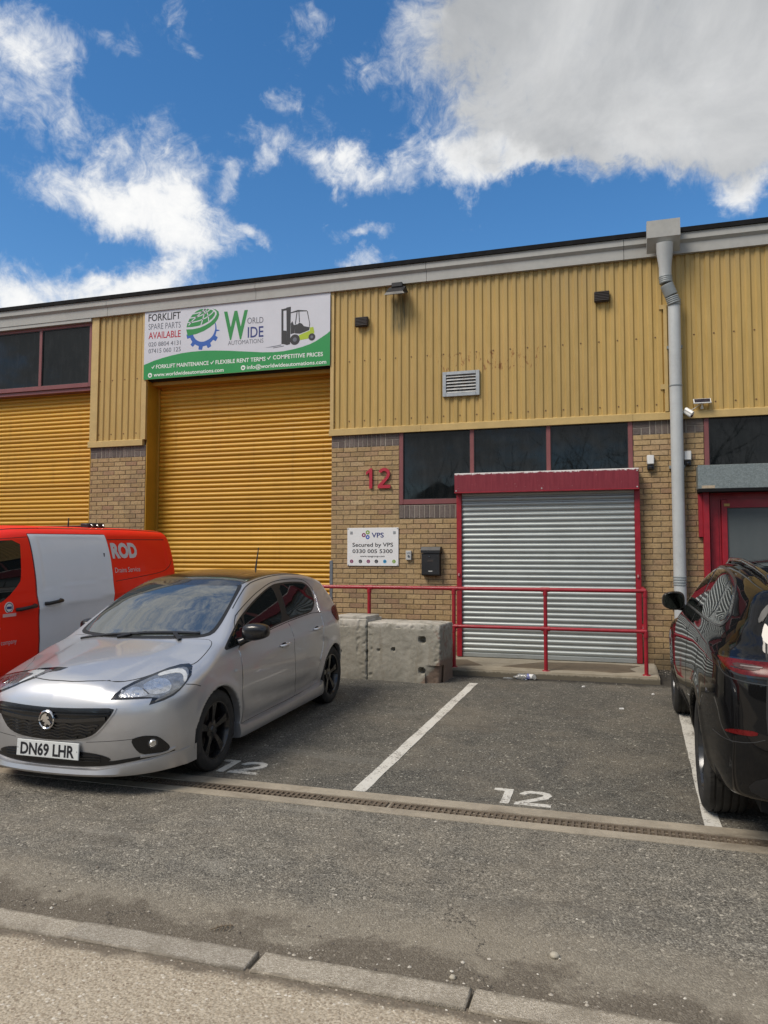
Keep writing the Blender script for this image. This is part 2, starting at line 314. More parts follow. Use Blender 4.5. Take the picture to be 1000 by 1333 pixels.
def kerb_mat():
    m, nt, b = new_mat('kerb_concrete'); P = pos(nt)
    v = N(nt, 'TexVoronoi', i_Scale=190.0); L(nt, P, v.inputs['Vector']); s = N(nt, 'SeparateColor'); L(nt, v.outputs['Color'], s.inputs[0])
    oi = N(nt, 'ObjectInfo').outputs['Random']
    c = RAMP(nt, s.outputs[0], [(0, (.27, .235, .185)), (.4, (.37, .33, .265)), (.8, (.45, .405, .335)), (1, (.58, .53, .45))])
    c = MIX(nt, 1.0, c, RAMP(nt, oi, [(0, (.88, .88, .88)), (1, (1.08, 1.06, 1.02))]), 'MULTIPLY')
    g = NOI(nt, P, 3.5, 8, .7, .4).outputs['Fac']; c = MIX(nt, MR(nt, g, .46, .70, 0, .6, True), c, (.20, .17, .125))
    sp = N(nt, 'SeparateXYZ'); L(nt, P, sp.inputs[0]); w = NOI(nt, P, 9, 6, .7).outputs['Fac']
    ed = M(nt, 'ADD', sp.outputs[1], M(nt, 'MULTIPLY', M(nt, 'SUBTRACT', w, .5), .09))
    c = MIX(nt, MR(nt, ed, -8.005, -7.98, 0, .7, True), c, (.13, .11, .08)); c = MIX(nt, MR(nt, ed, -8.11, -8.13, 0, .7, True), c, (.16, .135, .10))
    L(nt, c, b.inputs['Base Color']); b.inputs['Roughness'].default_value = .9
    bp = N(nt, 'Bump', i_Strength=.8, i_Distance=.005); L(nt, M(nt, 'ADD', v.outputs['Distance'], M(nt, 'MULTIPLY', g, 2.0)), bp.inputs['Height']); L(nt, bp.outputs[0], b.inputs['Normal']); return m
M_KERB = kerb_mat()
M_KERB_OLD = pm('plain_kerb_concrete', (0.40, 0.355, 0.285), 0.9, var=0.16, vs=30, bump=0.7, bs=160, grime=0.45, gs=3.5, gcol=(0.25, 0.215, 0.165))
def conc_step():
    m, nt, b = new_mat('concrete'); P = pos(nt); sp = N(nt, 'SeparateXYZ'); L(nt, P, sp.inputs[0])
    n1 = NOI(nt, P, 4, 8, .68, .4).outputs['Fac']; n2 = NOI(nt, P, 30, 6, .7).outputs['Fac']
    c = MIX(nt, MR(nt, n1, .3, .7), (.25, .215, .155), (.37, .33, .255)); c = MIX(nt, MR(nt, n2, .55, .72, 0, .5, True), c, (.17, .14, .10))
    low = M(nt, 'ADD', sp.outputs[2], M(nt, 'MULTIPLY', M(nt, 'SUBTRACT', n2, .5), .07)); c = MIX(nt, MR(nt, low, .175, .20, .8, 0, True), c, (.085, .072, .05))  # shade painted into the lower front of the step, ragged edge
    L(nt, c, b.inputs['Base Color']); b.inputs['Roughness'].default_value = .9
    bp = N(nt, 'Bump', i_Strength=.7, i_Distance=.005); L(nt, NOI(nt, P, 80, 5, .65).outputs['Fac'], bp.inputs['Height']); L(nt, bp.outputs[0], b.inputs['Normal']); return m
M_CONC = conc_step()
def block_mat(name, chip):
    m, nt, b = new_mat(name); P = N(nt, 'TexCoord').outputs['Object']; sp = N(nt, 'SeparateXYZ'); L(nt, P, sp.inputs[0])
    n1 = NOI(nt, P, 5, 8, .68, .4).outputs['Fac']; n2 = NOI(nt, P, 26, 6, .7).outputs['Fac']; n3 = NOI(nt, P, 1.9, 6, .65, .6).outputs['Fac']
    c = MIX(nt, MR(nt, n1, .3, .7), (.235, .222, .182), (.35, .33, .278)); c = MIX(nt, MR(nt, n2, .58, .72, 0, .6, True), c, (.43, .41, .35)); c = MIX(nt, MR(nt, n2, .42, .30, 0, .55, True), c, (.13, .11, .08))
    st = N(nt, 'CombineXYZ'); L(nt, sp.outputs[0], st.inputs[0]); L(nt, M(nt, 'MULTIPLY', sp.outputs[2], .18), st.inputs[2])
    c = MIX(nt, MR(nt, NOI(nt, st.outputs[0], 9, 5, .65).outputs['Fac'], .52, .68, 0, .4, True), c, (.20, .17, .125))
    c = MIX(nt, MR(nt, n3, .52, .68, 0, .35, True), c, (.21, .185, .14))
    top = MR(nt, M(nt, 'ADD', sp.outputs[2], M(nt, 'MULTIPLY', M(nt, 'SUBTRACT', n2, .5), .12)), .655, .70, 0, .75, True); c = MIX(nt, M(nt, 'MULTIPLY', top, MR(nt, n1, .38, .55)), c, (.52, .49, .43))
    if chip:
        d = M(nt, 'ADD', M(nt, 'SUBTRACT', sp.outputs[0], .30), M(nt, 'MULTIPLY', M(nt, 'SUBTRACT', .20, sp.outputs[2]), .9)); d = M(nt, 'ADD', d, M(nt, 'MULTIPLY', M(nt, 'SUBTRACT', n2, .5), .16))
        c = MIX(nt, MR(nt, d, .09, .12, 0, .85), c, (.20, .135, .10))
        e = M(nt, 'MULTIPLY', MR(nt, sp.outputs[0], .36, .40, 0, 1, True), MR(nt, NOI(nt, P, 11, 4, .6, .5).outputs['Fac'], .56, .62, 0, .8)); c = MIX(nt, e, c, (.24, .155, .125))
    L(nt, c, b.inputs['Base Color']); b.inputs['Roughness'].default_value = .92; b.inputs['Specular IOR Level'].default_value = .25
    bp = N(nt, 'Bump', i_Strength=.9, i_Distance=.008); L(nt, M(nt, 'ADD', M(nt, 'MULTIPLY', n2, .7), M(nt, 'MULTIPLY', NOI(nt, P, 90, 5, .65).outputs['Fac'], .4)), bp.inputs['Height']); L(nt, bp.outputs[0], b.inputs['Normal']); return m
M_BLOCK = block_mat('block_concrete', False); M_BLOCKC = block_mat('chipped_block_concrete', True)
M_DRAINC = pm('drain_concrete', (0.34, 0.295, 0.225), 0.9, var=0.25, vs=5, bump=0.5, bs=120, grime=0.75, gs=2.0, gcol=(0.16, 0.13, 0.095))
M_GRATE = pm('rusty_grating', (0.16, 0.125, 0.09), 0.8, metal=0.2, var=0.35, vs=12, bump=0.4, bs=150)
M_DARK = pm('dark_void', (0.012, 0.011, 0.010), 0.9, var=0.2)

def brick_mat(name, cols, mort=False):
    m, nt, b = new_mat(name); P = pos(nt)
    oi = N(nt, 'ObjectInfo').outputs['Random']; gi = N(nt, 'NewGeometry').outputs['Random Per Island']
    r = M(nt, 'FRACT', M(nt, 'ADD', oi, M(nt, 'MULTIPLY', gi, 7.31)))
    c = RAMP(nt, r, cols)
    n = NOI(nt, P, 38, 5, 0.65).outputs['Fac']; c = MIX(nt, 1.0, c, RAMP(nt, n, [(0.28, (0.66, 0.64, 0.6)), (0.5, (1, 1, 1)), (0.75, (1.22, 1.2, 1.16))]), 'MULTIPLY')
    g = MR(nt, NOI(nt, P, 1.6, 7, 0.66, 0.4).outputs['Fac'], 0.48, 0.72, 0, 0.45, True); c = MIX(nt, g, c, (0.15, 0.118, 0.08))
    sp = N(nt, 'SeparateXYZ'); L(nt, P, sp.inputs[0])
    wob = NOI(nt, P, 3.0, 5, 0.6).outputs['Fac']
    splash = MR(nt, M(nt, 'ADD', sp.outputs[2], M(nt, 'MULTIPLY', wob, -0.35)), 0.05, 0.40, 0.6, 0.0, True)
    c = MIX(nt, splash, c, (0.085, 0.072, 0.05))
    L(nt, c, b.inputs['Base Color']); b.inputs['Roughness'].default_value = 0.88; b.inputs['Specular IOR Level'].default_value = 0.25
    bp = N(nt, 'Bump', i_Strength=0.6, i_Distance=0.004); L(nt, NOI(nt, P, 90, 5, 0.65).outputs['Fac'], bp.inputs['Height']); L(nt, bp.outputs[0], b.inputs['Normal'])
    return m
M_BRICK = brick_mat('buff_brick', [(0.0, (0.33, 0.225, 0.115)), (0.3, (0.385, 0.27, 0.14)), (0.6, (0.42, 0.30, 0.16)), (0.85, (0.365, 0.245, 0.14)), (0.95, (0.31, 0.195, 0.12)), (1.0, (0.47, 0.35, 0.20))])
M_DBRICK = brick_mat('brown_brick', [(0.0, (0.115, 0.095, 0.088)), (0.5, (0.145, 0.12, 0.11)), (1.0, (0.18, 0.15, 0.135))])
M_MORT = pm('mortar', (0.205, 0.155, 0.095), 0.95, var=0.25, vs=15, bump=0.5, bs=160)
M_MORTL = pm('pale_mortar', (0.34, 0.30, 0.25), 0.95, var=0.2, vs=15, bump=0.5, bs=160)

def cladding():
    m, nt, b = new_mat('ochre_cladding'); P = pos(nt)
    sp = N(nt, 'SeparateXYZ'); L(nt, P, sp.inputs[0])
    strv = N(nt, 'CombineXYZ'); L(nt, M(nt, 'MULTIPLY', sp.outputs[0], 1.0), strv.inputs[0]); L(nt, M(nt, 'MULTIPLY', sp.outputs[2], 0.12), strv.inputs[2])
    st = NOI(nt, strv.outputs[0], 14, 6, 0.65).outputs['Fac']; pa = NOI(nt, P, 0.9, 6, 0.6).outputs['Fac']
    c = MIX(nt, MR(nt, st, 0.35, 0.68), (0.415, 0.283, 0.092), (0.485, 0.336, 0.120))
    c = MIX(nt, MR(nt, pa, 0.45, 0.7, 0, 0.55, True), c, (0.455, 0.305, 0.115))
    oi = N(nt, 'ObjectInfo').outputs['Random']; c = MIX(nt, 1.0, c, RAMP(nt, oi, [(0, (.93, .93, .95)), (1, (1.06, 1.05, 1.02))]), 'MULTIPLY')
    fine_ = N(nt, 'CombineXYZ'); L(nt, sp.outputs[0], fine_.inputs[0]); L(nt, M(nt, 'MULTIPLY', sp.outputs[2], 0.05), fine_.inputs[2])
    fs = NOI(nt, fine_.outputs[0], 42, 5, 0.7).outputs['Fac']; c = MIX(nt, MR(nt, fs, 0.56, 0.74, 0, 0.55, True), c, (0.27, 0.175, 0.06)); c = MIX(nt, MR(nt, fs, 0.42, 0.28, 0, 0.35, True), c, (0.58, 0.43, 0.20))
    # run-off grime in streaks hanging from the gutter
    top = MR(nt, M(nt, 'ADD', sp.outputs[2], M(nt, 'MULTIPLY', st, 1.4)), 5.9, 6.75, 0.0, 0.5, True); c = MIX(nt, top, c, (0.27, 0.205, 0.10))
    # dark run under the floodlight
    fx = M(nt, 'ABSOLUTE', M(nt, 'SUBTRACT', sp.outputs[0], -3.14)); fz = M(nt, 'MULTIPLY', MR(nt, sp.outputs[2], 5.0, 5.25, 0, 1, True), MR(nt, sp.outputs[2], 5.62, 5.74, 1, 0, True))
    fm = M(nt, 'MULTIPLY', M(nt, 'MULTIPLY', MR(nt, fx, 0.06, 0.20, 1, 0, True), fz), MR(nt, fs, 0.40, 0.58, 0.35, 0.95, True)); c = MIX(nt, fm, c, (0.115, 0.095, 0.042))
    # rust scrapes
    rp = N(nt, 'CombineXYZ'); L(nt, sp.outputs[0], rp.inputs[0]); L(nt, M(nt, 'MULTIPLY', sp.outputs[2], 0.45), rp.inputs[2])
    ru = NOI(nt, rp.outputs[0], 16, 3, 0.7, 1.2).outputs['Fac']
    win = M(nt, 'MULTIPLY', M(nt, 'MULTIPLY', MR(nt, sp.outputs[0], -2.75, -2.6, 0, 1, True), MR(nt, sp.outputs[0], -1.05, -0.95, 1, 0, True)), M(nt, 'MULTIPLY', MR(nt, sp.outputs[2], 4.40, 4.46, 0, 1, True), MR(nt, sp.outputs[2], 4.68, 4.75, 1, 0, True)))
    c = MIX(nt, M(nt, 'MULTIPLY', M(nt, 'MULTIPLY', win, MR(nt, ru, 0.58, 0.64, 0, 0.9, True)), 1.0), c, (0.24, 0.10, 0.03))
    L(nt, c, b.inputs['Base Color']); b.inputs['Roughness'].default_value = 0.55; b.inputs['Specular IOR Level'].default_value = 0.35
    bp = N(nt, 'Bump', i_Strength=0.15, i_Distance=0.003); L(nt, pa, bp.inputs['Height']); L(nt, bp.outputs[0], b.inputs['Normal'])
    return m
M_CLAD = cladding()
M_TRIM = pm('ochre_trim', (0.50, 0.355, 0.14), 0.5, var=0.12, vs=4, grime=0.25, gcol=(0.3, 0.22, 0.1))
M_FASC = pm('grey_fascia', (0.365, 0.365, 0.345), 0.65, var=0.12, vs=2.5, grime=0.35, gs=1.6, gcol=(0.27, 0.25, 0.22))
M_ROOF = pm('black_roof_edge', (0.008, 0.008, 0.009), 0.85, spec=0.2)
def gate_mat():
    m, nt, b = new_mat('yellow_shutter'); P = pos(nt); sp = N(nt, 'SeparateXYZ'); L(nt, P, sp.inputs[0]); oi = N(nt, 'ObjectInfo').outputs['Random']
    c = RAMP(nt, oi, [(0, (.50, .262, .020)), (.5, (.57, .305, .026)), (1, (.62, .34, .034))])
    sv = N(nt, 'CombineXYZ'); L(nt, sp.outputs[0], sv.inputs[0]); L(nt, M(nt, 'MULTIPLY', sp.outputs[2], .06), sv.inputs[2]); s = NOI(nt, sv.outputs[0], 7, 7, .7).outputs['Fac']
    c = MIX(nt, MR(nt, s, .52, .74, 0, .5, True), c, (.36, .185, .022)); n = NOI(nt, P, 1.1, 7, .65, .4).outputs['Fac']; c = MIX(nt, MR(nt, n, .5, .72, 0, .35, True), c, (.43, .24, .035))
    sc2 = NOI(nt, VEC(nt, 'MULTIPLY', P, (.7, 1, 5.0)).outputs[0], 12, 4, .7, .6).outputs['Fac']; c = MIX(nt, MR(nt, sc2, .68, .74, 0, .6), c, (.66, .48, .20))
    L(nt, c, b.inputs['Base Color']); L(nt, MR(nt, n, .3, .7, .36, .5), b.inputs['Roughness'])
    bp = N(nt, 'Bump', i_Strength=.35, i_Distance=.02); L(nt, NOI(nt, P, 3.0, 3, .5).outputs['Fac'], bp.inputs['Height']); L(nt, bp.outputs[0], b.inputs['Normal']); return m
M_GATE = gate_mat()
M_GATEF = pm('yellow_frame', (0.40, 0.215, 0.015), 0.5, var=0.12, vs=2.0)
M_MAROON = pm('maroon_frame', (0.20, 0.065, 0.065), 0.45, var=0.12, vs=5)
M_RED = pm('red_paint', (0.30, 0.011, 0.022), 0.38, var=0.22, vs=9, coat=0.15, grime=0.55, gs=7, gcol=(0.17, 0.012, 0.016))
def red_housing():
    m, nt, b = new_mat('weathered_red_housing'); P = pos(nt); sp = N(nt, 'SeparateXYZ'); L(nt, P, sp.inputs[0])
    st = N(nt, 'CombineXYZ'); L(nt, sp.outputs[0], st.inputs[0]); L(nt, M(nt, 'MULTIPLY', sp.outputs[2], 0.1), st.inputs[2])
    s = NOI(nt, st.outputs[0], 30, 5, 0.65).outputs['Fac']
    c = MIX(nt, MR(nt, s, 0.35, 0.7), (0.165, 0.010, 0.021), (0.235, 0.025, 0.037))
    ch = NOI(nt, P, 26, 5, 0.7, 0.5).outputs['Fac']
    pe = M(nt, 'ADD', sp.outputs[2], M(nt, 'MULTIPLY', M(nt, 'SUBTRACT', ch, 0.5), 0.085))
    c = MIX(nt, MR(nt, pe, 2.862, 2.872, 0, 1), c, (0.70, 0.66, 0.64))            # flaked top edge showing primer
    spk = NOI(nt, P, 55, 2, 0.5).outputs['Fac']; c = MIX(nt, MR(nt, spk, 0.745, 0.76, 0, 0.8), c, (0.6, 0.5, 0.48))
    L(nt, c, b.inputs['Base Color']); b.inputs['Roughness'].default_value = 0.45; return m
M_REDH = red_housing()
M_GALV = pm('galvanised_slats', (0.41, 0.44, 0.43), 0.46, metal=0.65, var=0.06, vs=3)
def speck(name, a, bcol, sc_=160):
    m, nt, b = new_mat(name); P = pos(nt); v = N(nt, 'TexVoronoi', i_Scale=sc_); L(nt, P, v.inputs['Vector']); s = N(nt, 'SeparateColor'); L(nt, v.outputs['Color'], s.inputs[0])
    n = NOI(nt, P, 40, 4, 0.6).outputs['Fac']
    L(nt, MIX(nt, M(nt, 'MULTIPLY', s.outputs[0], n), a, bcol), b.inputs['Base Color']); b.inputs['Roughness'].default_value = 0.5; b.inputs['Metallic'].default_value = 0.35; return m
M_SPANG = speck('spangled_galvanised', (0.17, 0.20, 0.20), (0.34, 0.385, 0.38), 70)
M_PIPE = pm('grey_plastic_pipe', (0.46, 0.48, 0.48), 0.42, var=0.10, vs=3, grime=0.3, gcol=(0.28, 0.28, 0.27))
M_PIPED = pm('grey_pipe_fittings', (0.24, 0.265, 0.27), 0.45, var=0.12, vs=6)
M_BLACK = pm('black_plastic', (0.014, 0.014, 0.015), 0.42, var=0.2)
M_BLACKG = pm('gloss_black', (0.008, 0.008, 0.009), 0.12, var=0.1, coat=0.6)
M_BROWNP = pm('dark_brown_plastic', (0.035, 0.027, 0.024), 0.5, var=0.15)
M_WHITEP = pm('white_plastic', (0.72, 0.72, 0.70), 0.35, var=0.05)
M_GREYP = pm('light_grey_plastic', (0.48, 0.48, 0.46), 0.4, var=0.08)
M_ALU = pm('weathered_aluminium', (0.42, 0.43, 0.43), 0.4, metal=0.6, var=0.12, vs=12)
M_CHROME = pm('chrome', (0.75, 0.76, 0.78), 0.12, metal=1.0, var=0.04)
M_PAINTW = None
def road_paint():
    m, nt, b = new_mat('road_paint'); P = pos(nt)
    n = NOI(nt, P, 48, 5, 0.7, 0.3).outputs['Fac']; n2 = NOI(nt, P, 4, 5, 0.6).outputs['Fac']
    w = MR(nt, M(nt, 'ADD', n, M(nt, 'MULTIPLY', n2, 0.55)), 0.62, 0.74, 0.0, 1.0)
    c = MIX(nt, w, (0.20, 0.18, 0.155), MIX(nt, n2, (0.55, 0.53, 0.47), (0.68, 0.66, 0.60)))
    L(nt, c, b.inputs['Base Color']); b.inputs['Roughness'].default_value = 0.75
    bp = N(nt, 'Bump', i_Strength=0.5, i_Distance=0.004); L(nt, NOI(nt, P, 130, 4, 0.6).outputs['Fac'], bp.inputs['Height']); L(nt, bp.outputs[0], b.inputs['Normal']); return m
M_PAINTW = road_paint()
def glass(name, col=(0.010, 0.012, 0.014), ior=1.52, rough=0.015, wav=0.0):
    m, nt, b = new_mat(name); b.inputs['Base Color'].default_value = (*col, 1); b.inputs['Roughness'].default_value = rough; b.inputs['IOR'].default_value = ior
    P = pos(nt)
    if wav > 0:
        bp = N(nt, 'Bump', i_Strength=wav, i_Distance=0.01); L(nt, NOI(nt, P, 1.3, 2, 0.5).outputs['Fac'], bp.inputs['Height']); L(nt, bp.outputs[0], b.inputs['Normal'])
    d = NOI(nt, P, 3.0, 6, 0.7).outputs['Fac']; L(nt, MR(nt, d, 0.5, 0.8, rough, rough+0.06), b.inputs['Roughness'])
    if wav > 0:      # rain marked dust on the panes
        sp = N(nt, 'SeparateXYZ'); L(nt, P, sp.inputs[0]); sv = N(nt, 'CombineXYZ'); L(nt, sp.outputs[0], sv.inputs[0]); L(nt, M(nt, 'MULTIPLY', sp.outputs[2], .2), sv.inputs[2]); s = NOI(nt, sv.outputs[0], 11, 6, .7).outputs['Fac']
        L(nt, MIX(nt, MR(nt, M(nt, 'ADD', M(nt, 'MULTIPLY', s, .6), M(nt, 'MULTIPLY', d, .4)), .42, .72, 0, .5, True), col, tuple(x+.026 for x in col)), b.inputs['Base Color'])
    return m
M_WGLASS = glass('dark_window_glass', (0.006, 0.008, 0.009), 1.40, 0.02, 0.12)
M_DGLASS = glass('frosted_door_glass', (0.10, 0.115, 0.12), 1.5, 0.10, 0.1)
M_CGLASS = glass('car_side_glass', (0.007, 0.009, 0.009), 1.55, 0.006)
M_WSCREEN = glass('car_windscreen_glass', (0.045, 0.052, 0.048), 3.0, 0.006)
def flat(name, col, rough=0.5): return pm(name, col, rough, var=0.04, vs=3)
M_SIGNW = flat('banner_white', (0.57, 0.585, 0.64)); M_SIGNG = flat('banner_green', (0.012, 0.26, 0.062)); M_LOGOG = flat('logo_green', (0.015, 0.23, 0.05)); M_LOGOB = flat('logo_blue', (0.02, 0.10, 0.40))
M_INKK = flat('black_ink', (0.012, 0.012, 0.016)); M_INKR = flat('red_ink', (0.40, 0.012, 0.03)); M_INKN = flat('navy_ink', (0.018, 0.032, 0.17)); M_INKW = flat('white_ink', (0.78, 0.80, 0.78)); M_INKG = flat('grey_ink', (0.12, 0.13, 0.16))
M_LIME = flat('lime_green', (0.36, 0.48, 0.02)); M_FORK = flat('forklift_black', (0.022, 0.022, 0.026))
M_VPSW = flat('sign_white', (0.74, 0.74, 0.73)); M_SKYB = flat('icon_blue', (0.06, 0.30, 0.52))
# ================================================================== SETTING
SL = 0.028
def zg(y): return max(0.0, SL*(y+5.75))

# ground far away, the car park, the road, the pavement
MB().add([(-300,-300,-0.35),(300,-300,-0.35),(300,300,-0.35),(-300,300,-0.35)], [(0,1,2,3)]).build('ground', M_ROAD, smooth=None)['kind'] = 'structure'
def sheet(name, prof, mat, x0=-45, x1=45, nx=120, wob=0.004):
    mb = MB(); xs = np.linspace(x0, x1, nx)
    vs_ = [(x, y, z + wob*(mnoise.noise((x*0.9, y*0.9, 2.0)) if 0 < j < len(prof)-1 else 0)) for x in xs for j, (y, z) in enumerate(prof)]
    n = len(prof); fs = [(i*n+j, (i+1)*n+j, (i+1)*n+j+1, i*n+j+1) for i in range(nx-1) for j in range(n-1)]
    o = mb.add(vs_, fs).build(name, mat, smooth=60); tag(o, kind='structure'); return o
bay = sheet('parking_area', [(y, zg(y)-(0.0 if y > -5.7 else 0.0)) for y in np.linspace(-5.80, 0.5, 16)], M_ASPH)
road = sheet('road', [(y, -0.035*max(0, (-6.18-y)/1.8)**1.3) for y in np.linspace(-7.985, -6.18, 10)], M_ROAD)
pave = sheet('pavement', [(y, -0.008 - 0.003*math.sin(y*3)) for y in list(np.linspace(-14, -8.10, 20))], M_PAVE)
far = sheet('yard', [(y, -0.02) for y in np.linspace(-70, -14.0, 8)], M_ASPH, wob=0.0)

# drainage channel: two concrete margins and a row of slotted cast gratings in between
chan = MB().box(-45, 45, -5.93, -5.80, -0.25, 0.004).box(-45, 45, -6.18, -6.07, -0.25, 0.004).box(-45, 45, -6.07, -5.93, -0.25, -0.016).build('drainage_channel', M_DRAINC); tag(chan, kind='structure')
g = MB(); GL = 0.5
g.box(0.002, GL-0.002, -6.068, -6.052, -0.03, 0.0); g.box(0.002, GL-0.002, -5.948, -5.932, -0.03, 0.0); g.box(0.002, GL-0.002, -6.006, -5.996, -0.03, -0.002)
for i in range(13):
    x = 0.002 + i*(GL-0.004-0.016)/12; g.box(x, x+0.016, -6.052, -5.948, -0.03, -0.001)
gm = g.mesh('grating', M_GRATE)
k = 0
for x in np.arange(-8.0, 4.0, GL):
    o = link('grating', gm, chan, (x, 0, random.uniform(-0.004, 0.001)), (0, 0, random.uniform(-0.003, 0.003)))
silt = MB()
for i in range(1600):       # silt and grit filling the slots
    x, y = random.uniform(-8, 4), random.uniform(-6.06, -5.94); r = random.uniform(0.006, 0.018); z = -0.010 + random.uniform(-0.008, 0.006)
    silt.add([(x-r, y-r*.7, z-r), (x+r, y-r*.7, z-r), (x+r*.6, y+r, z-r), (x-r*.6, y+r, z-r), (x, y, z+r*0.5)], [(0,1,4),(1,2,4),(2,3,4),(3,0,4),(3,2,1,0)])
tag(silt.build('silt', pm('channel_silt', (0.10, 0.082, 0.06), 0.95, var=0.4, vs=30), chan), kind='stuff')

# kerb stones, 0.88 m long with open joints
kerb = tag(MB().box(-45, 45, -8.118, -7.99, -0.3, -0.02).build('kerb', M_CONC), kind='structure')
for j in range(-14, 16):
    x0 = -2.335 + j*0.880
    mb = MB(); dz = random.uniform(-0.002, 0.002); mb.box(0.0015, 0.8785, -8.128+random.uniform(-.002, .002), -7.978+random.uniform(-.002, .002), -0.25, 0.002+dz, bev=0.006)
    for q in range(3):
        pass
    mb.build('kerb_stone', M_KERB, kerb, (x0, 0, 0), (0, random.uniform(-.003, .003), random.uniform(-.003, .003)), smooth=40)

# loose stones: on the road edge and the pavement
def stones(name, n, xr, yr, zf, rr, mat, parent, bias=None):
    mb = MB()
    for i in range(n):
        x = random.uniform(*xr); y = random.uniform(*yr) if bias is None else bias()
        r = rr[0]*(rr[1]/rr[0])**(random.random()**2.2); z = zf(y); a = random.uniform(0, PI); ca, sa = math.cos(a), math.sin(a); e = random.uniform(.6, 1)
        ring = []
        for t in range(5):
            w = 2*PI*t/5+random.uniform(-.3, .3); px, py = r*math.cos(w), r*e*math.sin(w); ring.append((x+px*ca-py*sa, y+px*sa+py*ca, z+r*0.12))
        mb.add(ring + [(x+random.uniform(-.2,.2)*r, y, z+r*random.uniform(.5,.9)), (x, y, z-r*.5)], [(t, (t+1)%5, 5) for t in range(5)] + [((t+1)%5, t, 6) for t in range(5)])
    return tag(mb.build(name, mat, parent), kind='stuff')
def stone_mat(name, stops):
    m, nt, b = new_mat(name); r = N(nt, 'NewGeometry').outputs['Random Per Island']; L(nt, RAMP(nt, r, stops), b.inputs['Base Color']); b.inputs['Roughness'].default_value = 0.85; return m
M_ST1 = stone_mat('grit', [(0, (0.10, 0.085, 0.07)), (0.5, (0.22, 0.19, 0.15)), (0.85, (0.38, 0.34, 0.28)), (1, (0.62, 0.58, 0.5))])
M_ST2 = stone_mat('pebbles', [(0, (0.20, 0.15, 0.11)), (0.5, (0.36, 0.29, 0.21)), (0.85, (0.48, 0.42, 0.33)), (1, (0.68, 0.64, 0.56))])
zr = lambda y: -0.035*max(0, (-6.18-y)/1.8)**1.3
stones('grit', 2200, (-6, 3), (-7.97, -6.2), zr, (0.0025, 0.011), M_ST1, road)
stones('gutter_grit', 1500, (-6, 3), (-7.97, -7.6), zr, (0.0025, 0.012), M_ST1, road, bias=lambda: -7.975 + abs(random.gauss(0, 0.12)))
stones('pebbles', 7000, (-3.2, 1.2), (-9.0, -8.13), lambda y: -0.010, (0.002, 0.007), M_ST2, pave)
stones('bay_grit', 1200, (-5, 2.5), (-5.7, -0.1), zg, (0.0025, 0.009), M_ST1, bay)
stones('wall_debris', 350, (0.46, 1.3), (-1.2, -0.02), zg, (0.004, 0.018), M_ST1, bay, bias=lambda: -abs(random.gauss(0, 0.3)))
def blob_stone(name, x, y, z, r, mat, label):
    bm = bmesh.new(); bmesh.ops.create_icosphere(bm, subdivisions=2, radius=r)
    for v in bm.verts: v.co = v.co*(1+0.25*mnoise.noise(v.co*(1.6/r)+Vector((x*9, y*7, 0)))); v.co.z *= 0.65
    me = bpy.data.meshes.new(name); bm.to_mesh(me); bm.free(); me.materials.append(mat); me.polygons.foreach_set('use_smooth', [True]*len(me.polygons))
    return tag(link(name, me, None, (x, y, z+r*0.4)), label, 'stone')
M_STONE = pm('pale_stone', (0.42, 0.38, 0.30), 0.85, var=0.2, vs=40, bump=0.4, bs=200)
blob_stone('stone', -0.28, -7.605, zr(-7.6), 0.021, M_STONE, 'pale rounded stone lying loose on the tarmac road near the kerb')
blob_stone('stone', -0.66, -7.88, zr(-7.9), 0.014, M_STONE, 'smaller pale pebble lying beside the kerb stones on silt')
# dead leaves and twigs in the gutter
def litter_leaf(x, y, rot):
    mb = MB()
    for i in range(4):
        w = -0.5+i*0.3; x0 = (i-1.5)*0.020
        mb.tube([(x0, -0.03, 0.004), (x0+0.012, 0.0, 0.012), (x0+0.004, 0.035, 0.004)], [0.0022, 0.003, 0.0015], 5)
    mb.tube([(-0.05, -0.02, 0.006), (0.0, 0.004, 0.010), (0.05, 0.012, 0.006)], 0.003, 5)
    return mb.build('dead_frond', pm('dead_leaf', (0.17, 0.13, 0.085), 0.9, var=0.3, vs=60), None, (x, y, zr(y)+0.002), (0, 0, rot))
tag(litter_leaf(-1.745, -7.80, 0.4), 'dried brown frond of twigs lying in the gutter silt', 'dead leaf')

# painted bay lines and numbers (about 4 mm thick thermoplastic)
def on_bay(pts, name, parent=bay, h=0.004):
    mb = MB(); n = len(pts)
    tri = geometry.tessellate_polygon([[Vector((p[0], p[1], 0)) for p in pts]])
    v = [(x, y, zg(y)+h) for x, y in pts] + [(x, y, zg(y)-0.002) for x, y in pts]
    return mb.add(v, [t for t in tri] + [(i, (i+1) % n, n+(i+1) % n, n+i) for i in range(n)]).build(name, M_PAINTW, parent)
def rough_line(x0a, x1a, ya, x0b, x1b, yb, n=26):
    l = []; r = []
    for i in range(n+1):
        t = i/n; y = ya+(yb-ya)*t; l.append((x0a+(x0b-x0a)*t+random.uniform(-.004, .004), y)); r.append((x1a+(x1b-x1a)*t+random.uniform(-.004, .004), y))
    return l + r[::-1]
def strip_line(*a):
    p = rough_line(*a); n = len(p)//2; mb = MB(); l, r = p[:n], p[n:][::-1]
    v = [(x, y, zg(y)+0.004) for x, y in l] + [(x, y, zg(y)+0.004) for x, y in r] + [(x, y, zg(y)-0.003) for x, y in l] + [(x, y, zg(y)-0.003) for x, y in r]
    f = [(i, n+i, n+i+1, i+1) for i in range(n-1)] + [(i, i+1, 2*n+i+1, 2*n+i) for i in range(n-1)] + [(n+i+1, n+i, 3*n+i, 3*n+i+1) for i in range(n-1)] + [(0, 2*n, 3*n, n), (n-1, 2*n-1, 4*n-1, 3*n-1)]
    mb.add(v, f).build('bay_line', M_PAINTW, bay)
strip_line(-1.835, -1.735, -5.785, -1.77, -1.672, -1.62)
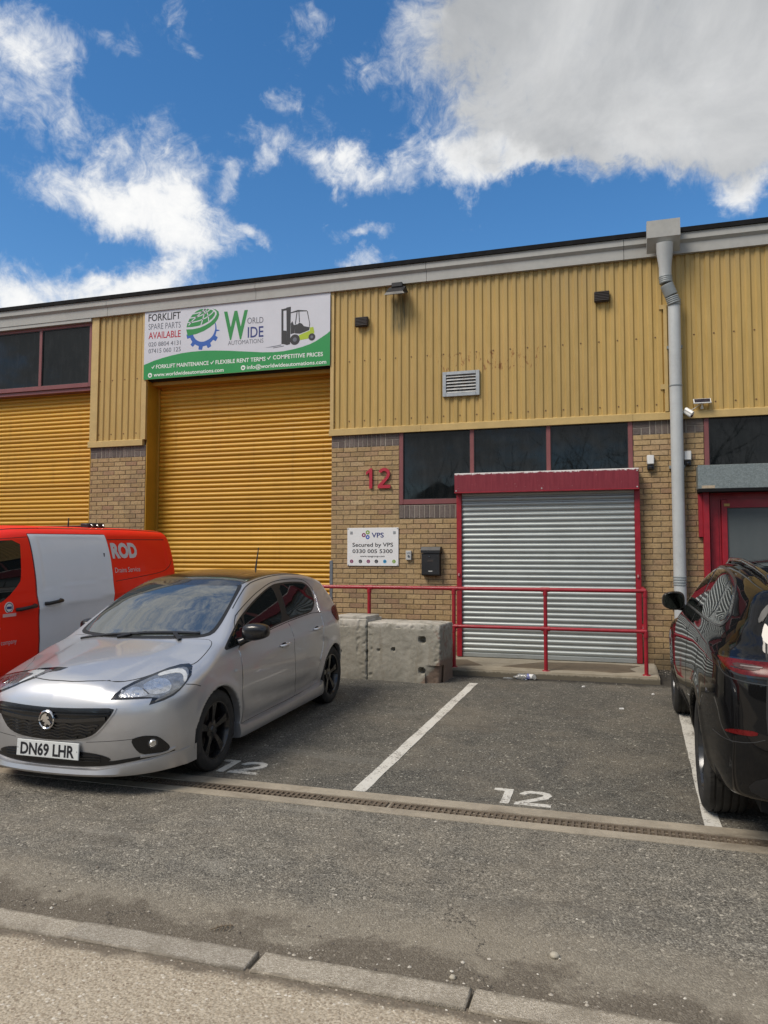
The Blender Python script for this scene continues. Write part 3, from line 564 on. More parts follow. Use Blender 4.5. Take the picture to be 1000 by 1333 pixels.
strip_line(0.487, 0.587, -5.80, 0.60, 0.70, -1.3)
strip_line(-4.20, -4.10, -5.79, -4.15, -4.05, -1.4)
D1 = [(0.0, 0.235), (0.155, 0.235), (0.155, 0.0), (0.075, 0.0), (0.075, 0.185), (0.0, 0.185)]
D1 = [(-0.10, 0.295), (0.035, 0.295), (0.035, 0.0), (-0.025, 0.0), (-0.022, 0.25), (-0.10, 0.255)]
D2 = [(0.0, 0.215), (0.03, 0.27), (0.08, 0.295), (0.15, 0.295), (0.205, 0.27), (0.225, 0.215), (0.205, 0.16), (0.12, 0.085), (0.078, 0.046), (0.235, 0.046), (0.235, 0.0), (-0.01, 0.0), (-0.01, 0.038), (0.105, 0.135), (0.168, 0.20), (0.165, 0.238), (0.125, 0.252), (0.075, 0.244), (0.04, 0.208)]
def fine(pts, s=4):
    out = []
    for i in range(len(pts)):
        a, b = pts[i], pts[(i+1) % len(pts)]
        for t in range(s): out.append((a[0]+(b[0]-a[0])*t/s+random.uniform(-.003, .003), a[1]+(b[1]-a[1])*t/s+random.uniform(-.003, .003)))
    return out
for ox, oy in ((-0.765, -5.74), (-2.975, -5.65)):
    on_bay([(ox+x, oy+y) for x, y in fine(D1)], 'painted_digit')
    on_bay([(ox+0.08+x, oy+y) for x, y in fine(D2)], 'painted_digit')

# ================================================================== BUILDING
bld = thing('industrial_unit', 'long brick and ochre clad industrial unit with roller shutters', 'building')
XL, XR = -17.0, 9.0
MB().box(XL, XR, 0.34, 14, 0.0, 6.02).box(XL, -8.73, 0.06, 0.34, 4.62, 6.02).box(-8.73, -7.617, 0.04, 0.34, 0, 6.02).box(-7.617, -4.26, 0.02, 0.34, 4.66, 6.02).box(-4.26, -4.25+1.1, 0.04, 0.34, 0, 6.02).box(-3.15, 0.23, 0.05, 0.34, 2.2, 6.02).box(-3.15, -2.2, 0.04, 0.34, 0, 2.2).box(0.23, 1.14, 0.04, 0.34, 0, 6.02).box(1.14, XR, 0.05, 0.34, 2.6, 6.02).box(-2.2, 0.3, 0.12, 0.34, 0, 2.2).box(3.2, XR, 0.04, 0.34, 0, 2.6).build('wall', M_DARK, bld)
# roof: shallow sheet behind a black edge trim
MB().prism([(-0.15, 6.12), (-0.15, 6.185), (-0.10, 6.20), (7, 7.0), (14, 6.3), (14, 6.12)], 'X', XL, XR).build('roof', M_ROOF, bld)
fprof = [(-0.085, 5.845), (-0.085, 5.985), (-0.125, 6.025), (-0.125, 6.118), (0.05, 6.118), (0.05, 5.845)]
fx = [XL, -14, -11.2, -8.4, -5.55, -2.7, 0.15, 3.0, 6.0, XR]
for a, b in zip(fx[:-1], fx[1:]):
    MB().prism(fprof, 'X', a+0.003, b-0.003).build('fascia', M_FASC, bld)
MB().box(XL, -8.74, -0.075, 0.04, 5.785, 5.843).build('flashing', M_FASC, bld)

# corrugated sheets (1 m cover, ribs at 125 mm)
def sheet_profile(w):
    pts = []; n = int(round(w/0.125))
    for i in range(n):
        x = i*0.125; pts += [(x, -0.014), (x+0.042, -0.014), (x+0.060, -0.033), (x+0.107, -0.033)]
    pts.append((n*0.125, -0.014)); return pts
def clad_mesh(w, z0, z1):
    pr = sheet_profile(w); mb = MB(); n = len(pr)
    v = [(x, y, z0) for x, y in pr] + [(x, y, z1) for x, y in pr] + [(x, y+0.003, z0) for x, y in pr] + [(x, y+0.003, z1) for x, y in pr]
    f = [(i, i+1, n+i+1, n+i) for i in range(n-1)] + [(2*n+i+1, 2*n+i, 3*n+i, 3*n+i+1) for i in range(n-1)] + [(i, 2*n+i, 2*n+i+1, i+1) for i in range(n-1)]
    mb.add(v, f); return mb.mesh('cladding_sheet', M_CLAD)
def screws_mesh(w, zs):
    mb = MB()
    for z in zs:
        for i in range(int(round(w/0.25))):
            x = 0.02+i*0.25
            mb.lathe([(0.0, -0.021), (0.009, -0.021), (0.012, -0.014)], 6, (x, 0, z))
    return mb.mesh('screws', pm('rusty_screw', (0.16, 0.085, 0.04), 0.6, var=0.3, vs=30))
CM = clad_mesh(1.0, 3.645, 5.86); SM = screws_mesh(1.0, (3.78, 4.72))
x = -4.225
while x < XR-0.9:
    s_ = link('cladding_sheet', CM, bld, (x, -0.002*(int(round(x+4.225)) % 2), 0)); tag(link('screws', SM, s_), kind='stuff'); x += 1.0
CM2 = clad_mesh(0.875, 3.645, 5.86); s_ = link('cladding_sheet', CM2, bld, (-8.585, 0, 0)); tag(link('screws', screws_mesh(0.875, (3.78, 4.72)), s_), kind='stuff')
# flashings round the sheets
for a, b in ((-8.76, -7.66), (-4.275, -2.80), (-2.797, 0.23), (0.233, 3.2), (3.203, 6.2), (6.203, XR)):
    MB().prism([(-0.055, 3.56), (-0.055, 3.655), (-0.016, 3.675), (0.045, 3.675), (0.045, 3.56)], 'X', a, b).build('cladding_trim', M_TRIM, bld)
for a, b in ((-8.735, -8.59), (-7.708, -7.615), (-4.262, -4.205)):
    MB().box(a, b, -0.046, 0.06, 3.66, 5.845).build('corner_trim', M_TRIM, bld)
MB().box(0.60, 0.66, -0.052, -0.012, 5.10, 5.16).box(0.60, 0.66, -0.052, -0.012, 3.98, 4.05).box(0.655, 0.70, -0.055, -0.012, 3.67, 5.16).build('pipe_backing', M_TRIM, bld)

# ---- brickwork: buff bricks in stretcher bond with a brown soldier course under the sheets
brick_jobs = []      # (pier, x0, x1, z, kind)
def bonded(pier, x0, x1, z0, z1, phase=0.0):
    nrow = int(round((z1-z0)/0.075))
    for r in range(nrow):
        zb = z1-(r+1)*0.075; off = (0.1125 if r % 2 else 0.0)+phase
        xx = x0-off
        while xx < x1-0.01:
            a, b = max(xx, x0), min(xx+0.225, x1)
            if b-a > 0.03: brick_jobs.append((pier, a+0.005, b-0.005, zb))
            xx += 0.225
bm_cache = {}
def brick_mesh(w, h, mat):
    key = (round(w, 3), h, mat.name, random.randint(0, 2))
    if key not in bm_cache:
        mb = MB(); d = random.uniform(-0.0015, 0.0015); mb.box(0, key[0], -0.007+d, 0.045, 0, h, bev=0.004); bm_cache[key] = mb.mesh('brick', mat)
    return bm_cache[key]
def pier(x0, x1, z0, z1, ylip=0.0, mat=None):
    return MB().box(x0+0.003, x1-0.003, 0.001, 0.20, z0, z1).build('brick_pier', mat or M_MORT, bld)
pL = pier(-8.732, -7.617, 0, 3.37); pM = MB().box(-4.247, -3.146, 0.001, 0.20, 0, 3.37).box(-3.146, -2.20, 0.001, 0.20, 0, 2.25).build('brick_pier', M_MORT, bld)
pR = MB().box(0.229, 1.14, 0.001, 0.20, 0, 3.37).build('brick_pier', M_MORT, bld)
bonded(pL, -8.732, -7.617, 0.145, 3.37, 0.07); bonded(pM, -4.25, -3.146, 2.245, 3.37, 0.02)
bonded(pM, -4.25, -2.21, 0.145, 2.245, 0.02); bonded(pR, 0.226, 1.143, 0.145, 3.37, 0.10)
pF = MB().box(3.2, 4.6, 0.001, 0.20, 0, 3.37).build('brick_pier', M_MORT, bld); bonded(pF, 3.2, 4.6, 0.145, 3.37)
# pale mortar bands with upright brown bricks
sold = []
def soldiers(x0, x1, z0, ends=True):
    band = MB().box(x0+0.003, x1-0.003, -0.001, 0.20, z0, z0+0.198).build('soldier_course', M_MORTL, bld)
    xx = x0+0.005
    if ends and x1-x0 > 0.8:
        for k_ in range(2):
            for q in range(2):
                w = 0.215 if (q+k_) % 2 == 0 else 0.10
                xs_ = x0 if k_ == 0 else x1-0.222
                link('brick', brick_mesh(0.212 if q else 0.10, 0.09, M_DBRICK), band, (xs_+0.005, 0, z0+0.005+q*0.098))
                if not q: link('brick', brick_mesh(0.10, 0.09, M_DBRICK), band, (xs_+0.117, 0, z0+0.005))
        a, b = x0+0.226, x1-0.226
    else: a, b = x0, x1
    n = int(round((b-a)/0.075)); p = (b-a)/n
    for i in range(n): link('brick', brick_mesh(p-0.010, 0.188, M_DBRICK), band, (a+i*p+0.005, 0, z0+0.005))
soldiers(-8.732, -7.617, 3.37); soldiers(-4.25, -3.146, 3.37); soldiers(0.226, 1.143, 3.37); soldiers(-3.146, -2.21, 2.258, False)
def seen(j):
    p, a, b, z = j; x = (a+b)/2
    if p is pL: return z > 2.2
    if p is pF: return False
    if p is pM: return not (z < 0.85 and x < -2.25)
    return not (z < 0.9 and x > 0.62)
order = sorted(range(len(brick_jobs)), key=lambda i: (not seen(brick_jobs[i]), (Vector(((brick_jobs[i][1]+brick_jobs[i][2])/2, 0, brick_jobs[i][3]))-CAM_POS).length))
single = set(order[:300]); rest = {}
for i, (p, a, b, z) in enumerate(brick_jobs):
    tilt = random.gauss(0, 0.0012)
    if i in single: link('brick', brick_mesh(b-a, 0.065, M_BRICK), p, (a, tilt, z+0.005), (0, random.gauss(0, .003), 0))
    else: rest.setdefault(p.name, (p, MB()))[1].box(a, b, -0.007+tilt, 0.045, z+0.005, z+0.070, bev=0.004)
for p, mb in rest.values(): tag(mb.build('brick', M_BRICK, p), kind='stuff')

# ---- windows: maroon frames with dark panes
def window(x0, x1, z0, z1, mull, y=0.0, fw=0.062, sill=True):
    mb = MB(); mb.box(x0, x0+fw, y-0.012, y+0.05, z0, z1, bev=0.004).box(x1-fw, x1, y-0.012, y+0.05, z0, z1, bev=0.004)
    mb.box(x0+fw, x1-fw, y-0.010, y+0.05, z0, z0+0.075, bev=0.004).box(x0+fw, x1-fw, y-0.010, y+0.05, z1-0.05, z1, bev=0.004)
    for m in mull: mb.box(m-0.03, m+0.03, y-0.008, y+0.05, z0+0.075, z1-0.05, bev=0.004)
    f = mb.build('window', M_MAROON, bld)
    xs = [x0+fw]+list(mull)+[x1-fw]
    for i in range(len(xs)-1):
        a = xs[i]+(0.03 if i else 0); b = xs[i+1]-(0.03 if i < len(xs)-2 else 0)
        pn = MB().box(a+0.001, b-0.001, y+0.018, y+0.028, z0+0.076, z1-0.051).build('pane', M_WGLASS, f)
        sl = MB().box(a, a+.012, y+.004, y+.019, z0+.075, z1-.05).box(b-.012, b, y+.004, y+.019, z0+.075, z1-.05).box(a+.012, b-.012, y+.004, y+.019, z0+.075, z0+.087).box(a+.012, b-.012, y+.004, y+.019, z1-.062, z1-.05).build('glazing_seal', M_BLACK, f)
window(-3.145, 0.226, 2.466, 3.61, (-2.03, -0.922))
window(1.143, 4.5, 2.60, 3.61, (2.25, 3.4))
window(-13.0, -8.765, 4.645, 5.783, (-12.04, -10.95, -9.86), fw=0.05)

# ---- roller shutters, slat by slat
def slat_mesh(w, mat, prof, name='slat'):
    mb = MB(); n = len(prof)
    v = [(0, y, z) for y, z in prof] + [(w, y, z) for y, z in prof] + [(0, y+0.004, z) for y, z in prof] + [(w, y+0.004, z) for y, z in prof]
    f = [(i, n+i, n+i+1, i+1) for i in range(n-1)] + [(2*n+i+1, 3*n+i+1, 3*n+i, 2*n+i) for i in range(n-1)]
    f += [(i+1, 2*n+i+1, 2*n+i, i) for i in range(n-1)] + [(n+i, 3*n+i, 3*n+i+1, n+i+1) for i in range(n-1)]
    return mb.add(v, f).mesh(name, mat, smooth=35)
PY = [(0.004, 0.0), (-0.002, 0.004), (-0.014, 0.012), (-0.021, 0.024), (-0.022, 0.038), (-0.017, 0.051), (-0.006, 0.062), (0.004, 0.066), (0.004, 0.0732)]
def shutter(x0, x1, z0, z1, y, slatm, framem, pitch=0.075, guides=True, gw=0.06):
    s = MB().box(x0, x1, y-0.022, y+0.03, z0, z0+0.058, bev=.004).build('roller_shutter', slatm, bld); me = slat_mesh(x1-x0, slatm, PY)
    MB().box(x0-gw, x0-0.002, y-0.05, y+0.06, z0, z1, bev=.004).build('guide_rail', framem, s); MB().box(x1+0.002, x1+gw, y-0.05, y+0.06, z0, z1, bev=.004).build('guide_rail', framem, s)
    n = int((z1-z0-0.06)/pitch)
    for i in range(n): link('slat', me, s, (x0, y+random.uniform(-.0015, .0015), z0+0.06+i*pitch), (0, random.gauss(0, .0003), 0))
    return s
g2 = shutter(-7.555, -4.24, zg(0), 4.66, 0.33, M_GATE, M_GATEF)
g1 = shutter(-12.9, -8.74, zg(0), 4.66, 0.20, M_GATE, M_GATEF)
MB().box(-7.615, -7.600, 0.0, 0.36, 0, 4.66).box(-7.62, -4.25, 0.10, 0.36, 4.60, 4.66).build('door_reveal', M_GATEF, bld)
MB().box(-8.75, -8.735, 0.0, 0.2, 0, 4.64).build('door_reveal', M_GATEF, bld)
MB().box(-13.0, -8.74, 0.02, 0.2, 4.585, 4.643).build('door_lintel', M_MAROON, bld)
MB().box(-4.262, -4.2475, -0.014, 0.09, zg(0), 1.62).box(-4.262, -4.215, -0.016, -0.0085, zg(0), 1.62).build('corner_guard', pm('grey_steel', (0.16, 0.18, 0.2), 0.5, metal=0.3), bld)
# silver shutter over the entrance: slats, red guide posts and red box
PYS = PY; PY = [(0.0, 0.0), (-0.003, 0.005), (-0.012, 0.012), (-0.017, 0.022), (-0.0185, 0.034), (-0.0180, 0.044), (-0.0145, 0.053), (-0.004, 0.0610), (0.0, 0.0640), (0.0, 0.0732)]
g3 = shutter(-2.165, 0.228, 0.245, 2.66, -0.075, M_GALV, M_RED, gw=0.075)
hb = MB().box(-2.244, 0.292, -0.25, -0.012, 2.60, 2.885, bev=0.006).build('shutter_box', M_REDH, bld)
MB().box(-2.246, 0.294, -0.252, -0.01, 2.5985, 2.612).build('box_rim', M_RED, hb)
for x_ in (-2.205, 0.262): MB().box(x_-0.012, x_+0.012, -0.15, -0.126, 1.40, 1.44, bev=0.004).build('lock', pm('worn_lock', (0.45, 0.2, 0.2), 0.5), g3)
for x_, z_ in ((-2.22, 2.63), (0.268, 2.63), (-1.0, 2.64), (0.27, 2.85)): MB().lathe([(0, -0.255), (0.009, -0.255), (0.011, -0.248)], 8, (x_, 0, z_)).build('bolt', M_GREYP, hb)
# grey shutter box and red framed glass door of the next unit
hb2 = MB().box(1.032, 3.3, -0.25, -0.012, 2.578, 2.893, bev=0.005).build('shutter_box', M_SPANG, bld)
MB().box(1.036, 3.3, -0.246, -0.014, 2.54, 2.5775).build('box_rim', M_ROOF, hb2)
MB().box(1.075, 1.235, -0.2525, -0.2505, 2.585, 2.622).build('sticker', pm('faded_sticker', (0.42, 0.34, 0.24), 0.6, var=0.3, vs=60), hb2)
dr = MB().box(1.100, 1.180, -0.10, 0.06, 0.2, 2.56, bev=0.006).box(1.045, 1.098, -0.07, 0.0, 1.95, 2.53).build('shutter_guide', M_RED, bld)
df = MB().box(1.20, 1.30, 0.02, 0.10, 0.2, 2.54).box(1.30, 1.33, 0.035, 0.10, 0.2, 2.54).box(1.335, 1.41, 0.01, 0.08, 0.2, 2.45, bev=0.005).box(1.41, 2.3, 0.01, 0.08, 2.34, 2.45).box(1.2, 3.2, 0.03, 0.10, 2.45, 2.56).box(2.3, 2.38, 0.01, 0.08, 0.2, 2.45).box(1.41, 2.3, 0.01, 0.08, 0.2, 0.4).build('entrance_door', M_RED, bld)
MB().box(1.411, 2.299, 0.035, 0.045, 0.401, 2.339).build('pane', M_DGLASS, df); MB().box(2.381, 3.199, 0.035, 0.045, 0.2, 2.449).build('pane', M_DGLASS, df)
MB().box(1.37, 1.44, 0.0, 0.0095, 2.36, 2.395).build('door_closer', pm('brass', (0.4, 0.25, 0.08), 0.4, metal=0.5), df)

# ================================================================== THINGS ON THE WALL
# unit number
num = thing('unit_number', 'red raised unit number 12 on brick pier beside the window', 'number', (-3.47, -0.02, 2.72))
nm = pm('chipped_red_number', (0.40, 0.015, 0.035), 0.5, var=0.2, vs=25)
D1w = [(0.035, 0.0), (0.09, 0.0), (0.09, 0.31), (0.055, 0.31), (-0.025, 0.255), (-0.025, 0.21), (0.035, 0.245)]
D2w = [(-0.01, 0.0), (0.21, 0.0), (0.21, 0.050), (0.075, 0.050), (0.175, 0.15), (0.20, 0.20), (0.20, 0.245), (0.175, 0.285), (0.13, 0.308), (0.08, 0.31), (0.035, 0.292), (0.005, 0.25), (0.048, 0.235), (0.08, 0.262), (0.118, 0.263), (0.15, 0.238), (0.148, 0.20), (0.118, 0.155), (-0.01, 0.045)]
MB().prism([(x*0.86, z) for x, z in D1w], 'Y', -0.022, 0.0).build('digit', nm, num, (-0.175, 0, 0.0))
MB().prism([(x*0.92, z) for x, z in D2w], 'Y', -0.022, 0.0).build('digit', nm, num, (0.0, 0, 0.0))

# banner
ban = thing('banner_sign', 'wide white and green forklift company banner above the yellow shutter', 'sign', (0, 0, 0))
YB = -0.062
MB().box(-7.655, -4.262, YB, -0.05, 4.675, 5.862).build('banner_board', M_SIGNW, ban)
MB().box(-7.64, -4.28, -0.05, 0.02, 4.70, 5.84).build('banner_backing', M_GREYP, ban)
MB().box(-4.2615, -4.2585, -0.068, -0.03, 4.675, 5.80).build('banner_edge', pm('dark_edge', (0.06, 0.04, 0.045), 0.6), ban)
wave = [(-7.655,4.93),(-7.455,4.99),(-7.3,5.023),(-7.107,5.056),(-6.916,5.078),(-6.726,5.087),(-6.501,5.086),(-6.277,5.071),(-6.055,5.05),(-5.836,5.023),(-5.655,5.002),(-5.441,4.975),(-5.228,4.961),(-5.053,4.963),(-4.879,4.982),(-4.741,5.006),(-4.605,5.04),(-4.503,5.08),(-4.402,5.135),(-4.317,5.182),(-4.262,5.224)]
def flat_poly(pts, y, th, mat, parent, name): return MB().prism(pts, 'Y', y-th, y).build(name, mat, parent)
flat_poly(wave+[(-4.262, 4.675), (-7.655, 4.675)], YB, 0.0015, M_SIGNG, ban, 'green_wave')
T = YB-0.0016
for body, x0, x1, z0, z1, cap, mt, bd in (
    ('FORKLIFT', -7.582, -6.956, 5.677, 5.671, .127, M_INKK, .012), ('SPARE PARTS', -7.578, -6.952, 5.532, 5.518, .108, M_INKG, -.004), ('AVAILABLE', -7.574, -6.949, 5.372, 5.360, .120, M_INKR, .010),
    ('020 8804 4131', -7.571, -6.946, 5.240, 5.226, .078, M_INKG, 0), ('07415 060 125', -7.568, -6.944, 5.124, 5.114, .080, M_INKG, 0),
    ('W', -6.140, -5.702, 5.250, 5.240, .47, M_LOGOG, .03), ('ORLD', -5.710, -5.422, 5.468, 5.458, .106, M_INKG, .0), ('IDE', -5.700, -5.419, 5.238, 5.232, .182, M_INKN, .012), ('AUTOMATIONS', -6.057, -5.418, 5.141, 5.132, .074, M_INKG, -.004)):
    letter(body, x0, x1, z0, cap, YB, mt, ban, bd, z1, .0016)
for body, x0, x1, z0, z1, cap in (('FORKLIFT MAINTENANCE', -7.413, -6.410, 4.850, 4.842, .068), ('FLEXIBLE RENT TERMS', -6.280, -5.375, 4.842, 4.832, .068), ('COMPETITIVE PRICES', -5.244, -4.382, 4.842, 4.832, .068),
    ('www.worldwideautomations.com', -7.456, -6.130, 4.716, 4.708, .066), ('info@worldwideautomations.com', -5.705, -4.324, 4.717, 4.706, .066)):
    letter(body, x0, x1, z0, cap, T, M_INKW, ban, .010 if 'w' in body else .012, z1, .0014)
for x_, z_ in ((-7.472, 4.868), (-6.347, 4.862), (-5.315, 4.86)):
    flat_poly([(x_-.03, z_+.012), (x_-.018, z_+.02), (x_-.008, z_), (x_+.024, z_+.042), (x_+.034, z_+.036), (x_-.006, z_-.018)], T, .0012, M_INKW, ban, 'tick')
for x_, z_ in ((-7.527, 4.743), (-5.774, 4.746)):
    ic = flat_poly([(x_+.04*math.cos(w), z_+.04*math.sin(w)) for w in np.linspace(0, 2*PI, 24, False)], T, .0012, M_INKW, ban, 'icon')
    flat_poly([(x_-.022, z_-.014), (x_+.010, z_-.022), (x_+.024, z_+.012), (x_, z_+.006), (x_-.014, z_+.024)], T-.0013, .0008, M_SIGNG, ic, 'icon_mark')
# globe and gear
dome = [(-6.84,5.512),(-6.82,5.588),(-6.782,5.653),(-6.73,5.717),(-6.661,5.766),(-6.586,5.793),(-6.501,5.797),(-6.407,5.781),(-6.335,5.746),(-6.305,5.706),(-6.316,5.665),(-6.358,5.618),(-6.431,5.572),(-6.524,5.535),(-6.627,5.515),(-6.741,5.508)]
gl = flat_poly(dome, YB, .0016, M_LOGOG, ban, 'globe')
def stroke(pts, w, y, mat, parent, name):
    pts = [Vector(p) for p in pts]; l = []; r = []
    for i, p in enumerate(pts):
        t = (pts[min(i+1, len(pts)-1)]-pts[max(i-1, 0)]).normalized(); n = Vector((-t.y, t.x))*w/2; l.append(p+n); r.append(p-n)
    return flat_poly([tuple(q) for q in l]+[tuple(q) for q in r[::-1]], y, .0008, mat, parent, name)
for pts in ([(-6.80,5.54),(-6.72,5.62),(-6.60,5.71),(-6.50,5.795)], [(-6.565,5.525),(-6.53,5.63),(-6.505,5.72),(-6.50,5.795)], [(-6.42,5.575),(-6.43,5.66),(-6.455,5.73),(-6.50,5.795)],
    [(-6.835,5.59),(-6.72,5.585),(-6.60,5.60),(-6.48,5.635),(-6.37,5.70),(-6.33,5.74)], [(-6.79,5.66),(-6.68,5.665),(-6.57,5.685),(-6.46,5.73),(-6.39,5.78)], [(-6.72,5.727),(-6.62,5.735),(-6.53,5.755),(-6.46,5.79)]):
    stroke(pts, .017, YB-.0017, M_SIGNW, gl, 'globe_line')
flat_poly([(-6.845,5.475),(-6.721,5.468),(-6.589,5.482),(-6.477,5.516),(-6.385,5.560),(-6.311,5.62),(-6.275,5.679),(-6.279,5.721),(-6.314,5.758),(-6.360,5.785),(-6.295,5.765),(-6.242,5.724),(-6.228,5.669),(-6.251,5.601),(-6.309,5.53),(-6.402,5.471),(-6.513,5.419),(-6.644,5.383),(-6.814,5.36)], YB, .0016, M_LOGOG, ban, 'globe_band')
gc = (-6.53, 5.43); outer = []; inner = []
A0, A1 = math.radians(188), math.radians(385)
n = 90
for i in range(n+1):
    a = A0+(A1-A0)*i/n; tooth = (math.degrees(a)-188) % 33 < 15; ro = 0.325 if tooth else 0.268
    if i > n*0.86: ro = 0.268
    ri = 0.19 + 0.055*max(0, (i/n-0.55)/0.45)
    outer.append((gc[0]+ro*math.cos(a)*0.96, gc[1]+ro*math.sin(a))); inner.append((gc[0]+ri*math.cos(a), gc[1]+ri*math.sin(a)))
flat_poly(outer+inner[::-1], YB, .0010, M_LOGOB, ban, 'gear')
# printed forklift picture
fk = flat_poly([(-5.105,5.653),(-5.07,5.653),(-5.063,5.078),(-5.098,5.081)], YB, .0016, M_FORK, ban, 'forklift_print')
for pts, mt in (([(-5.017,5.669),(-4.939,5.677),(-4.946,5.068),(-5.005,5.057)], M_FORK), ([(-5.071,5.653),(-5.016,5.661),(-5.016,5.625),(-5.071,5.622)], M_FORK), ([(-5.068,5.30),(-5.012,5.29),(-5.006,5.06),(-5.066,5.08)], M_FORK),
    ([(-4.955,5.581),(-4.817,5.612),(-4.661,5.59),(-4.653,5.576),(-4.816,5.584),(-4.946,5.569)], M_FORK), ([(-4.837,5.586),(-4.823,5.585),(-4.852,5.384),(-4.866,5.386)], M_FORK), ([(-4.806,5.583),(-4.792,5.582),(-4.78,5.41),(-4.794,5.412)], M_FORK),
    ([(-4.661,5.575),(-4.647,5.575),(-4.604,5.362),(-4.614,5.316),(-4.621,5.315),(-4.616,5.371)], M_FORK), ([(-4.938,5.401),(-4.91,5.438),(-4.883,5.371),(-4.867,5.375),(-4.87,5.24),(-4.938,5.23)], M_FORK), ([(-4.866,5.375),(-4.814,5.381),(-4.793,5.405),(-4.745,5.383),(-4.71,5.339),(-4.61,5.313),(-4.62,5.268),(-4.778,5.222),(-4.866,5.235)], M_FORK),
    ([(-4.607,5.310),(-4.548,5.312),(-4.53,5.226),(-4.546,5.196),(-4.64,5.131),(-4.777,5.119),(-4.795,5.201),(-4.675,5.239),(-4.607,5.260)], M_LIME), ([(-5.379,5.047),(-5.159,5.066),(-5.103,5.075),(-5.103,5.062),(-5.264,5.045)], M_INKG), ([(-5.25,5.035),(-5.055,5.052),(-5.055,5.042),(-5.24,5.025)], M_INKG)):
    flat_poly(pts, YB-.0001*random.random(), .0016, mt, fk, 'print')
for x_, z_, r_ in ((-4.864, 5.134, .085), (-4.572, 5.153, .058)):
    w_ = flat_poly([(x_+r_*math.cos(w), z_+r_*math.sin(w)) for w in np.linspace(0, 2*PI, 20, False)], YB-.0018, .001, M_FORK, fk, 'print_wheel')
    flat_poly([(x_+r_*.42*math.cos(w), z_+r_*.42*math.sin(w)) for w in np.linspace(0, 2*PI, 14, False)], YB-.0029, .0008, M_INKG, w_, 'hub')
for x_ in np.linspace(-7.6, -4.3, 9): MB().lathe([(0, -.066), (.007, -.066), (.009, -.061)], 8, (x_, 0, 5.84-0.0005*x_)).build('fixing', M_ALU, ban)

# VPS sign
vp = thing('security_sign', 'white security company sign plate on the brick wall behind the red rail', 'sign')
MB().box(-3.971, -3.152, -0.024, -0.010, 1.540, 2.120, bev=0.003).build('sign_plate', M_VPSW, vp); YV = -0.0242
letter('VPS', -3.578, -3.384, 1.972, .075, YV, M_INKN, vp, .018, ext=.001); letter('Secured by VPS', -3.887, -3.236, 1.832, .062, YV, M_INKK, vp, .012, ext=.001)
letter('0330 005 5300', -3.886, -3.244, 1.735, .060, YV, M_INKK, vp, .012, ext=.001); letter('www.vpsgroup.com', -3.763, -3.370, 1.674, .028, YV, M_INKK, vp, .015, ext=.001)
M_OLIVE = flat('icon_green', (0.20, 0.34, 0.03)); M_PLUM = flat('icon_plum', (0.20, 0.02, 0.10)); M_SAPH = flat('icon_saphire', (0.02, 0.08, 0.42))
def ring(x_, z_, r0, r1, y, mat, parent, name='icon', n=18):
    mb = MB(); a = [(x_+r1*math.cos(2*PI*i/n), z_+r1*math.sin(2*PI*i/n)) for i in range(n)]; b = [(x_+r0*math.cos(2*PI*i/n), z_+r0*math.sin(2*PI*i/n)) for i in range(n)]
    v = [(p[0], y, p[1]) for p in a+b]+[(p[0], y-.001, p[1]) for p in a+b]
    f = []
    for i in range(n):
        j = (i+1) % n; f += [(2*n+i, 2*n+j, 3*n+j, 3*n+i), (i, j, 2*n+j, 2*n+i), (n+j, n+i, 3*n+i, 3*n+j)]
    return mb.add(v, f).build(name, mat, parent)
for x_, z_, mt in ((-3.704, 2.009, M_PLUM), (-3.641, 2.050, M_OLIVE), (-3.641, 1.978, M_SAPH)): ring(x_, z_, .014, .033, YV, mt, vp, 'logo_ring', 8)
for x_, mt in ((-3.899, M_PLUM), (-3.757, M_INKK), (-3.629, M_PLUM), (-3.501, M_INKK), (-3.367, M_SKYB), (-3.223, M_OLIVE)):
    ring(x_, 1.608, .014 if mt is not M_SKYB else .004, .028, YV, mt, vp); 
    MB().box(x_-.010, x_+.012, YV-.001, YV, 1.602, 1.617).build('icon', mt, vp)
for x_, z_ in ((-3.905, 2.045), (-3.218, 2.045)):
    MB().box(x_-.02, x_+.02, YV-.004, YV, z_-.022, z_+.022, bev=.002).build('fixing', M_ALU, vp)
for x_, z_ in ((-3.955, 2.105), (-3.168, 2.105), (-3.955, 1.555), (-3.168, 1.555)): MB().lathe([(0, -.028), (.008, -.028), (.010, -.024)], 8, (x_, 0, z_)).build('fixing', M_ALU, vp)

# key switch box and letter box
kb = thing('key_switch', 'small grey key switch box on the bricks between sign and letter box', 'switch', (-2.989, 0, 1.70))
MB().box(-.042, .042, -.055, -.006, -.07, .07, bev=.006).build('housing', M_GREYP, kb); MB().lathe([(0, -.064), (.016, -.064), (.018, -.055)], 12, (0.005, 0, -.012)).build('key_barrel', M_CHROME, kb); MB().box(-.025, .025, -.058, -.0555, .022, .048).build('label_plate', M_ALU, kb)
mbx = thing('letter_box', 'black wall mounted letter box beside the entrance shutter', 'letter box', (-2.635, 0, 1.40))
body_ = MB().prism([(-.006, 0.0), (-.10, 0.0), (-.12, .02), (-.12, .33), (-.006, .33)], 'X', -.135, .135).build('box_body', M_BLACK, mbx)
MB().prism([(-.006, .335), (-.135, .335), (-.135, .375), (-.10, .425), (-.006, .43)], 'X', -.145, .145).build('lid', M_BLACK, mbx)
MB().lathe([(0, -.130), (.010, -.130), (.013, -.12)], 14, (-.015, 0, .285)).build('lock', M_CHROME, mbx); MB().box(-.045, .045, -.1235, -.1202, .205, .235, bev=.001).build('name_slot', M_BROWNP, mbx); MB().box(-.03, .03, -.1225, -.1202, .06, .075).build('emblem_plate', M_GREYP, mbx)

